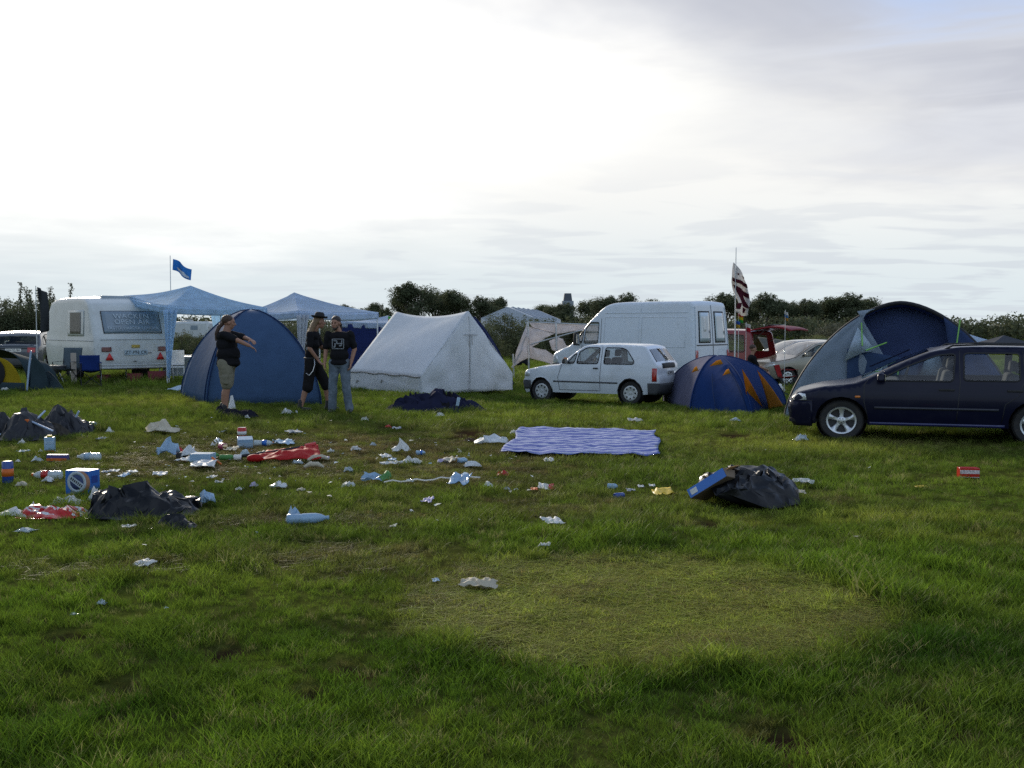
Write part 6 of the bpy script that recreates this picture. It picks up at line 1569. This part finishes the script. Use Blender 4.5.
# blue beer box with a round badge
g,s=pm(83,493); t=thing('beer_box','upright blue cardboard drinks box with a round badge, left of the black bag','box',(g.x,g.y,gheight(g.x,g.y)),R(-14)); w_=27/s;h_=24/s;d_=.17
MB().box((0,0,h_/2),(w_,d_,h_)).build('box_body',BLU,t,bevel=.004)
MB().box((w_/2+.001,0,h_*.62),(.004,d_*.55,h_*.3)).build('side_print',NVY,t)
A=Matrix.Translation((-.0,-d_/2-.003,h_*.52))@Matrix.Rotation(PI/2,4,'X')
MB().lathe([(.001,.001),(.11,.001)],28,A@Matrix.Translation((.035,0,0)),cap=False).build('badge_back_disc',M('badge_copper',(.36,.18,.10),.6),t,solid=.001)  # copper disc printed behind the badge, set off sideways
MB().lathe([(.074,.004),(.105,.004)],32,A,cap=False).build('badge_ring',M('badge_pale',(.42,.48,.52),.6),t,solid=.001)
MB().lathe([(.001,.0035),(.074,.0035)],32,A,cap=False).build('badge_disc',M('badge_navy',(.03,.05,.14),.6),t,solid=.001)
MB().box((0,-d_/2-.010,h_*.52),(.185,.003,.052),Matrix.Rotation(R(32),3,'Y')).build('badge_band',M('badge_pale',(.42,.48,.52),.6),t)
for q in range(7):
    x=-.066+q*.022; c_=Vector((x*math.cos(R(32)),0,-x*math.sin(R(32)))); MB().box((c_.x,-d_/2-.0125,h_*.52+c_.z),(.012,.002,.026),Matrix.Rotation(R(32),3,'Y')).build('badge_mark',INK,t)
# red bag with pale print
o=heap(54,517,68,13,.42,REDP,'flat red plastic carrier bag with pale print in front of the blue box','carrier_bag','bag',4.,((-.7,.2,1,.4),(-.2,0,.7,.6),(.5,0,.7,.6)),rough=1.2)
me=o.data; me.materials.append(PWH)
for p in me.polygons:
    c_=p.center
    if abs(((c_.x*5+c_.y*14+.6*nz(c_.x*9,c_.y*9))%1)-.5)<.16 and abs(c_.y)<.12 and c_.x>-.28: p.material_index=1
# small things. crumpled ones: px, py(base), width, height, material, label
for a in [(68,505,26,11,PWH,'crumpled white bag sitting behind the red carrier bag'),
(162,434,29,12,CRM,'crumpled beige and white bag alone on the grass above the blue litter pile'),
(110,434,8,6,WHT,'white paper ball right of the collapsed dark tent'),
(22,444,6,5,WHT,'tiny white paper ball in front of the collapsed tent at the left'),
(37,462,9,6,CLRP,'clear crumpled cup left of the light blue carton'),
(48,483,9,6,PWH,'white wrapper ball under the red-labelled bottle'),
(22,489,11,6,CRM,'cream wrapper between the blue can and the red carrier bag'),
(12,517,26,8,WHT,'crumpled white plastic at the left edge beside the red bag'),
(25,532,17,5,CLRP,'pale flattened plastic below the red bag at the left'),
(190,459,16,14,PWH,'crumpled white and pink bag in the middle of the blue litter pile'),
(401,454,16,13,WHT,'tall crumpled white tissue, topmost of the central litter'),
(356,452,9,6,WHT,'small white ball left of the tall white tissue'),
(373,446,6,4,CLRP,'faint clear scrap above the small white ball in the central litter'),
(412,465,17,8,WHT,'white and black crumpled wrapper right of the white flat tray'),
(443,464,12,5,LIL,'lilac crumpled wrapper left of the yellow paper'),
(472,468,16,7,PWH,'white bag with dark print just above the pale blue magazine'),
(493,444,31,10,PWH,'long crumpled white plastic left of the striped groundsheet'),
(488,490,10,7,WHT,'white crumpled ball below the pale blue magazine'),
(507,491,6,4,GRY,'grey scrap right of the white ball, left of the tiny white dot'),
(516,491,4,3,WHT,'tiny white dot of litter right of the grey scrap'),
(279,490,15,7,PWH,'white-blue crumpled bag between the red fabric and the big water bottle'),
(254,489,8,5,LIL,'grey-lilac crumple left of the white-blue crumpled bag'),
(297,464,10,5,CLRP,'clear wrapper just below the red fabric'),
(316,462,0,0,None,''),
(348,487,14,7,PWH,'pinkish white crumple left of the blue and green bag'),
(348,473,9,6,CLRP,'clear cup with a yellow bit above the pinkish white crumple'),
(331,453,7,4,WHT,'small white scrap right of the red fabric tip'),
(287,415,10,6,WHT,'white ball of paper on the grass before the blue dome tent'),
(296,414,4,3,WHT,'tiny white scrap right of the white ball by the blue dome'),
(247,418,6,4,WHT,'small white scrap below the black bag by the man in shorts'),
(365,421,7,4,WHT,'white scrap on the grass in front of the bearded man'),
(440,417,8,4,WHT,'white scrap in front of the dark clothing heap'),
(460,453,4,3,CRM,'tiny cream dot above the blue crushed bottle'),
(514,435,8,4,WHT,'white scrap touching the corner side of the striped groundsheet'),
(801,441,12,7,CLRP,'clear crushed cup left of the front wheel of the estate car'),
(735,421,10,4,CLRP,'clear crumple in front of the blue and orange dome tent'),
(102,606,9,6,CLRP,'clear crushed cup in the near grass at the left'),
(75,616,7,4,CLRP,'faint clear scrap left of the crushed cup in the near grass'),
(166,607,4,3,CLRP,'tiny clear bead of litter right of the crushed cup in the near grass'),
(470,442,12,4,BRN,'brown clod of earth left of the long white plastic'),
(279,437,0,0,None,''),
(301,492,8,4,CRM,'cream crumb right of the white-blue crumpled bag'),
(239,492,6,4,WHT,'white scrap right of the folded pale blue plastic'),
(41,453,4,3,WHT,'tiny white dot left of the light blue carton'),
(18,463,4,3,WHT,'tiny white dot above the blue drinks can'),
(245,457,11,7,CLRP,'clear cup with yellow rim beside the white and black cup'),
(116,456,0,0,None,''),
(560,480,0,0,None,''),
(503,476,12,6,REDP,'red and white wrapper below the left corner of the groundsheet'),
(388,428,6,3,REDP,'tiny red scrap below the bearded man and the dark heap'),
(922,487,11,3,YEL,'small yellow scrap left of the red box near the estate car')]:
    if a[4] is None: continue
    wad(*a)
# flat sheets
for a in [(284,446,20,9,PBL,'pale blue sheet of paper above the red fabric',),(295,435,14,5,GRY,'faint grey paper at the top of the litter right of the cartons'),(221,435,9,4,GRY,'grey paper scrap left of the red and white cup'),(227,431,4,3,WHT,'tiny white scrap above the grey paper scrap'),
(203,468,24,8,WHT,'white flat paper below the blue box in the litter pile'),(186,463,14,5,WHT,'white paper strip under the black cup'),(114,475,9,4,WHT,'white paper scrap right of the blue box'),(124,480,9,8,PBL,'pale blue folded paper right of the blue box'),(133,475,9,3,WHT,'thin white strip right of the pale blue folded paper'),(160,477,14,4,WHT,'two-tone white scrap left of the light blue folded plastic'),
(213,480,7,4,WHT,'white scrap above the light blue plastic at the left of the litter'),(219,486,8,3,GRY,'grey scrap right of the white scrap'),(128,531,12,4,WHT,'white scrap in front of the large black bag'),
(144,568,18,8,WHT,'white folded paper alone in the near grass at the left'),(478,590,36,11,CRM,'printed newspaper page on the edge of the flattened grass patch'),(436,585,7,4,PBL,'tiny pale blue scrap left of the newspaper page'),
(553,527,17,10,WHT,'white crumpled paper sheet below the groundsheet, alone in the grass'),(545,549,11,4,WHT,'thin white strip below the crumpled paper sheet'),(428,505,11,9,LIL,'narrow lilac strip standing in the grass below the blue magazine'),(410,484,8,4,CLRP,'clear wrapper under the end of the white string'),
(450,464,14,6,CRM,'yellowish paper in the middle of the central litter'),(391,468,21,3,WHT,'long white flat tray in the central litter'),(386,459,11,7,WHT,'white wrapper with a red edge in the central litter'),(392,463,8,4,PBL,'pale blue scrap below the red-edged wrapper'),
(549,463,10,6,WHT,'white scrap just below the striped groundsheet'),(631,493,9,3,GRY,'thin grey scrap right of the dark blue can'),(641,489,6,3,WHT,'left white scrap of a pair near the blue cardboard tray'),(652,488,6,3,WHT,'right white scrap of a pair near the blue cardboard tray'),
(664,496,20,8,YEL,'yellow and white torn packet left of the blue cardboard tray'),(803,486,19,4,WHT,'white flat strip right of the black refuse bag'),(635,422,14,3,GRY,'grey paper between the groundsheet and the small white car'),(450,422,7,3,GRY,'grey scrap below the dark clothing heap'),
(397,430,9,3,GRY,'grey scrap right of the tiny red scrap'),(534,492,7,6,ORG,'small orange and blue scrap left of the lone white paper'),(262,457,16,7,CRM,'printed paper left of the red fabric under the black pole'),(316,462,0,0,None,''),(102,441,8,3,GRY,'dark grey scrap below the white paper ball at the left'),
(23,454,9,3,PBL,'pale blue flat scrap at the left in front of the collapsed tent'),(325,461,8,3,LIL,'lilac scrap right of the pale bent tubes'),(105,476,8,4,GRY,'grey scrap at the right side of the blue box'),(35,388,0,0,None,'')]:
    if a[4] is None: continue
    scrap(*a)
scrap(377,483,27,12,LBL,'light blue and green bag lying in the central litter','carrier_bag','bag',.8,rz=0.1,mats=GRN_)
scrap(460,487,20,13,LBL,'pale blue magazine tented open in the central litter','magazine','magazine',.6,rz=-.2)
scrap(546,491,15,7,WHT,'white food tray with a red corner below the groundsheet','food_tray','tray',.6,mats=REDP)
wad(168,458,21,20,LBL,'light blue crumpled bag at the left end of the litter pile','plastic_bag','bag',d=.6)
wad(207,505,18,14,LBL,'bright light blue crumpled bag right of the large black bag','plastic_bag','bag',rz=.6)
wad(300,523,0.1,0.1,PWH,'x') if False else None
# bottles and cans
bottle(308,524,42,11,LBL,'large light blue water bottle lying below the litter pile',rz=R(14)+PI*0,capm=LBL); wad(293,523,15,16,LBL,'crumpled light blue wrapper at the left end of the large water bottle')
bottle(89,460,23,8,CLRP,'clear bottle lying to the right of the light blue carton',labm=PBL,capm=WHT,rz=PI)
bottle(47,479,30,9,CLRP,'clear bottle with a red label and orange cap left of the blue box',rz=PI,labm=REDP,capm=ORG)
bottle(93,428,15,6,LBL,'light blue bottle at the right end of the collapsed dark tent',rz=R(-15),capm=WHT)
bottle(264,446,20,6,CLRP,'small bottle with blue label and orange cap above the red fabric',labm=BLU,capm=ORG)
bottle(228,461,16,6,GRN_,'green bottle lying left of the red fabric',rz=.1); bottle(214,458,12,5,GRN_,'short green bottle beside the orange stick'); 
bottle(421,455,10,5,LBL,'crushed blue bottle right of the tall white tissue',labm=BLU); bottle(463,464,11,6,LBL,'small light blue bottle above the magazine',rz=.5); bottle(613,489,11,6,LBL,'light blue cup-shaped bottle left of the dark blue can',rz=-.4)
can(8,484,11,22,NVY,'tall blue drinks tin with orange and white print at the left edge',name='drinks_tin',cat='tin',bandm=ORG,topm=YEL)
wad(6,465,8,5,YEL,'yellow and white foil on top of the tall blue tin'); 
can(619,498,6,11,NVY,'dark blue can lying in the grass right of the groundsheet corner',lying=True,rz=.5)
can(223,450,7,11,MAG,'magenta can leaning beside the silver ball in the litter',lying=True,rz=-.9); wad(218,446,7,7,CHROME,'silver foil ball left of the magenta can','foil_ball','foil',d=1.); scrap(232,452,12,6,CRM,'yellowish strip right of the magenta can'); wad(213,447,5,4,WHT,'tiny white bit left of the silver foil ball')
can(242,438,9,11,REDP,'red and white paper cup standing behind the light blue open carton',name='paper_cup',cat='cup',bandm=WHT,topm=WHT)
can(182,459,7,12,M('cup_black',(.02,.02,.022),.4),'black cup tilted between the light blue bag and the crumpled white bag',name='cup',cat='cup',lying=True,rz=1.2)
can(176,464,0.1,.1,NVY,'') if False else None
wad(179,455,9,7,REDP,'red wrapper piece on the right side of the light blue bag')
can(174,462,0,0,NVY,'') if False else None
can(177,463,7,5,WHT,'white and black cup on its side left of the red fabric',name='paper_cup',cat='cup',lying=True) if False else can(238,461,6,8,WHT,'white cup with dark opening between green bottle and red fabric',name='paper_cup',cat='cup',lying=True,topm=DARK)
boxthing(50,453,9.5,15,.07,LBL,'light blue drinks carton standing upright with a yellow cap',bands=((.0,.12,ORG),(.55,.75,PBL)),top=YEL,rz=.1)
boxthing(58,461,21,7,.07,M('packet_purple',(.06,.05,.20),.5),'orange and purple packet lying below the light blue carton',name='packet',cat='packet',bands=((.1,.5,ORG),),rz=-.05)
boxthing(203,463,21,10,.20,LBL,'light blue box lying at the right of the litter pile',name='carton',rz=-.08,bands=((.1,.4,PBL),))
boxthing(245,447,15,10,.16,LBL,'light blue open carton right of the magenta can',name='carton',rz=.3,tilt=.2,bands=((.3,.7,PBL),))
boxthing(968,478,19,10,.12,REDP,'bright red drinks carton with white print in the grass before the estate car',name='carton',rz=-.12,bands=((.42,.8,M('print_white_red',(.6,.5,.5),.5,var=.5,vscale=60)),(.05,.12,WHT)))
g,s=pm(217,466); MB().tube([(-.06,0,.10),(.05,.0,.02)],.012,6).build('orange_stick',ORG,None); o=bpy.data.objects['orange_stick']; put_obj(o,g,0,'orange plastic stick at the right end of the blue litter pile','stick')
for i,(px,py,L_,rz,lab) in enumerate(((318,462,22,.55,'pale bent plastic tube lying upper right of the pair below the red fabric'),(314,469,20,.15,'pale bent plastic tube lying lower left of the pair below the red fabric'))):
    g,s=pm(px,py); l=L_/s; o=MB().tube([(-l/2,0,.03),(-l/5,.02,.06),(l/5,.0,.06),(l/2,-.03,.03)],[.016,.028,.028,.012],8).build('plastic_tube',CRM,None); put_obj(o,g,rz,lab,'tube')
# string
a=G(384,488);b=G(480,482); o=MB().tube([a.lerp(b,i/12)-a+Vector((0,.02*math.sin(i),.06+.012*math.sin(i*2))) for i in range(13)],.008,5).build('string',WHT,None); o.location=a; tag(o,'long white string running across the grass behind the blue magazine','string')
# black bag and white cone at the feet of the man in shorts
NVB=cloth('sports_bag_black',(.014,.014,.022),0)
heap(240,417,36,10,.45,NVB,'flat black sports bag lying right of the feet of the man in shorts','sports_bag','bag',12.,((-.5,0,.9,.7),(.4,0,.75,.7)),rough=.5,fold=.4)
heap(220,416,13,10,.35,NVB,'small black bag left of the feet of the man in shorts','sports_bag','bag',14.,((0,0,1,.9),),rough=.5,fold=.4)
g,s=pm(232,409); o=MB().lathe([(.001,.30),(.02,.30),(.07,.03),(.08,0)],20).build('white_cone',PWH,None); put_obj(o,g,0,'white tapering jug standing behind the legs of the man in shorts','jug'); o.scale=(1,1,.85)
# ---- camp furniture
def camp_chair(px,py,mat,label,rz,h=.88,w=.52):
    g=G(px,py); t=thing('camp_chair',label,'chair',g,rz)
    sheet('seat',((-w/2,-.22,.42),(w/2,-.22,.42),(w/2,.22,.38),(-w/2,.22,.38)),mat,t,8,8,.05,.02); sheet('backrest',((-w/2,.22,.40),(w/2,.22,.40),(w/2*1.05,.32,h),(-w/2*1.05,.32,h)),mat,t,8,8,.05,.02,sagdir=Vector((0,1,0)))
    for sx in (-1,1):
        MB().tube([(sx*w/2,.34,h),(sx*w/2,.22,.4),(sx*w/2,-.24,.0)],.012,6).build('leg',BLK,t); MB().tube([(sx*w/2,-.24,.60),(sx*w/2,-.22,.42),(sx*w/2,.28,.0)],.012,6).build('leg',BLK,t)
        sheet('armrest',((sx*w/2-.035,-.26,.61),(sx*w/2+.035,-.26,.61),(sx*w/2+.035,.26,.62),(sx*w/2-.035,.26,.62)),mat,t,3,5,.01,.0)
    MB().tube([(-w/2,-.24,0),(w/2,-.22,.40)],.010,6).build('brace',BLK,t); MB().tube([(w/2,-.24,0),(-w/2,-.22,.40)],.010,6).build('brace',BLK,t); return t
camp_chair(91,386,cloth('chair_blue',(.014,.034,.14),.1),'blue folding camp chair in front of the caravan, right of the grey one',R(25),h=.80,w=.48)
camp_chair(67,384,cloth('chair_grey',(.10,.13,.15),.1),'grey folding camp chair left of the blue chair by the caravan corner',R(-10),h=.98)
g=G(54,384); t=thing('barbecue','small dark barbecue bowl on legs left of the grey camp chair','barbecue',g)
MB().lathe([(.001,.28),(.15,.30),(.27,.42),(.29,.48),(.27,.48),(.13,.34)],20,cap=False).build('bowl',M('enamel_grey',(.10,.10,.11),.4),t); 
for q in range(3): an=2*PI*q/3; MB().tube([(.15*math.cos(an),.15*math.sin(an),.32),(.28*math.cos(an),.28*math.sin(an),0)],.012,6).build('leg',METAL,t)
MB().box((0,0,.5),(.5,.5,.02)).build('grill',M('grill_paper',(.35,.33,.30),.7,var=.4,vscale=20),t)
for i,(px,py,c,lab) in enumerate(((70,371,(.45,.38,.32),'tall beige board leaning on the caravan side'),)):
    g=G(74,384); t=MB().box((0,0,.42),(.14,.03,.84)).build('board',M('board_beige',(.42,.36,.30),.8),None); put_obj(t,g,.2,lab,'board')
# under the gazebo and caravan: table, red crates, cool box, white chairs
def table(px,py,label,w=1.2,h=.68,mat=None):
    g=G(px,py); t=thing('camp_table',label,'table',g,.1); MB().box((0,0,h),(w,.7,.03)).build('tabletop',mat or METAL,t,bevel=.005)
    for sx in (-1,1):
        for sy in (-1,1): MB().tube([(sx*w*.45,sy*.3,h),(sx*w*.42,sy*.3,0)],.014,6).build('leg',METAL,t)
    return t
table(192,380,'low camp table with red goods under the pale blue gazebo',1.1,.68)
for i,(px,py,w_,h_,c,lab) in enumerate(((178,379,.80,.62,(.36,.42,.46),'pale grey box panel standing beside the front gazebo leg'),(135,381,.36,.22,(.20,.02,.03),'red crate under the caravan rear, left one'),(157,381,.42,.28,(.20,.02,.03),'red crate beside the curtained gazebo leg'),(104,381,.3,.18,(.20,.03,.04),'small red crate under the caravan below the blue chair'))):
    t=thing('crate',lab,'crate',G(px,py),.15); m_=M('crate_%d_%d'%(int(c[0]*100),int(c[2]*100)),c,.5)
    z0=.1 if i==0 else 0
    for sy in (-1,1): MB().box((0,sy*.16,h_/2+z0),(w_,.02,h_)).build('side_panel',m_,t)
    for sx in (-1,1): MB().box((sx*w_/2,0,h_/2+z0),(.02,.32,h_)).build('end_panel',m_,t)
    MB().box((0,0,.02+z0),(w_*.98,.3,.02)).build('bottom',m_,t)
def stack_chair(px,py,label,rz,mat):
    g=G(px,py); t=thing('garden_chair',label,'chair',g,rz)
    MB().box((0,0,.42),(.42,.42,.03)).build('seat',mat,t,bevel=.01); MB().box((0,.2,.68),(.42,.03,.42)).build('backrest',mat,t,bevel=.01)
    for sx in (-1,1):
        for sy in (-1,1): MB().tube([(sx*.19,sy*.19,.42),(sx*.21,sy*.22,0)],.018,6).build('leg',mat,t)
stack_chair(177,382,'white garden chair under the pale blue gazebo behind the front leg',.3,WHT); 
g=G(183,391); t=MB().grid(lambda u,v:Vector(((u-.5)*.7,(v-.5)*.5,.05+.28*u*v+.04*nz(u*4,v*4))),8,8).build('folded_sheet',PBL,None,solid=.004); put_obj(t,g,.1,'pale blue folded sheet at the left foot of the blue dome tent','sheet')
# things beside the red car: cool bag, red chair
camp_chair(787,390,cloth('chair_red',(.28,.02,.02),.1),'red folding camp chair between the open red car and the tunnel tent',R(60),h=.75)
for px,py,w_,h_,m_,lab in ((778,392,12,8,WHT,'white and black bag on the ground behind the red camp chair'),(771,388,8,7,ORG,'orange bag at the foot of the open red car'),(781,396,14,6,NVC,'dark bundle on the grass right of the blue and orange dome')): wad(px,py,w_,h_,m_,lab,'bag','bag')
wad(543,377,5,8,YEL,'bright yellow bag under the torn party tent','bag','bag'); wad(537,378,12,7,BKC,'dark bundle under the torn party tent beside the yellow bag','bag','bag'); wad(523,368,12,12,BKC,'dark pile of bags at the left end of the torn party tent','bag','bag')
wad(5,391,9,4,WHT,'white paper in front of the yellow tent at the left edge'); wad(53,386,10,3,WHT,'white scraps under the barbecue by the caravan')

# tiny specks of paper and plastic trodden into the grass: too small and many to count
q=random.Random(31); mb=MB()
for _ in range(170):
    px=q.gauss(300,150) if q.random()<.8 else q.uniform(0,900); py=q.gauss(462,22) if q.random()<.85 else q.uniform(425,560)
    if not (0<px<900 and 418<py<570) or 500<px<660 and py<460: continue
    g=G(px,py); r_=q.uniform(.008,.026); z=gheight(g.x,g.y)+q.uniform(.03,.06)
    V=[Vector((g.x+q.uniform(-1,1)*r_*1.5,g.y+q.uniform(-1,1)*r_*1.5,z+q.uniform(0,1)*r_*1.3)) for _i in range(4)]
    mb.add(V,[(0,1,2),(0,2,3)],q.choice((0,0,0,1,2)))
o=mb.build('litter_specks',[WHT,CRM,PBL],None,smooth=False); tag(o,'tiny specks of paper trodden into the worn grass','litter',kind='stuff')
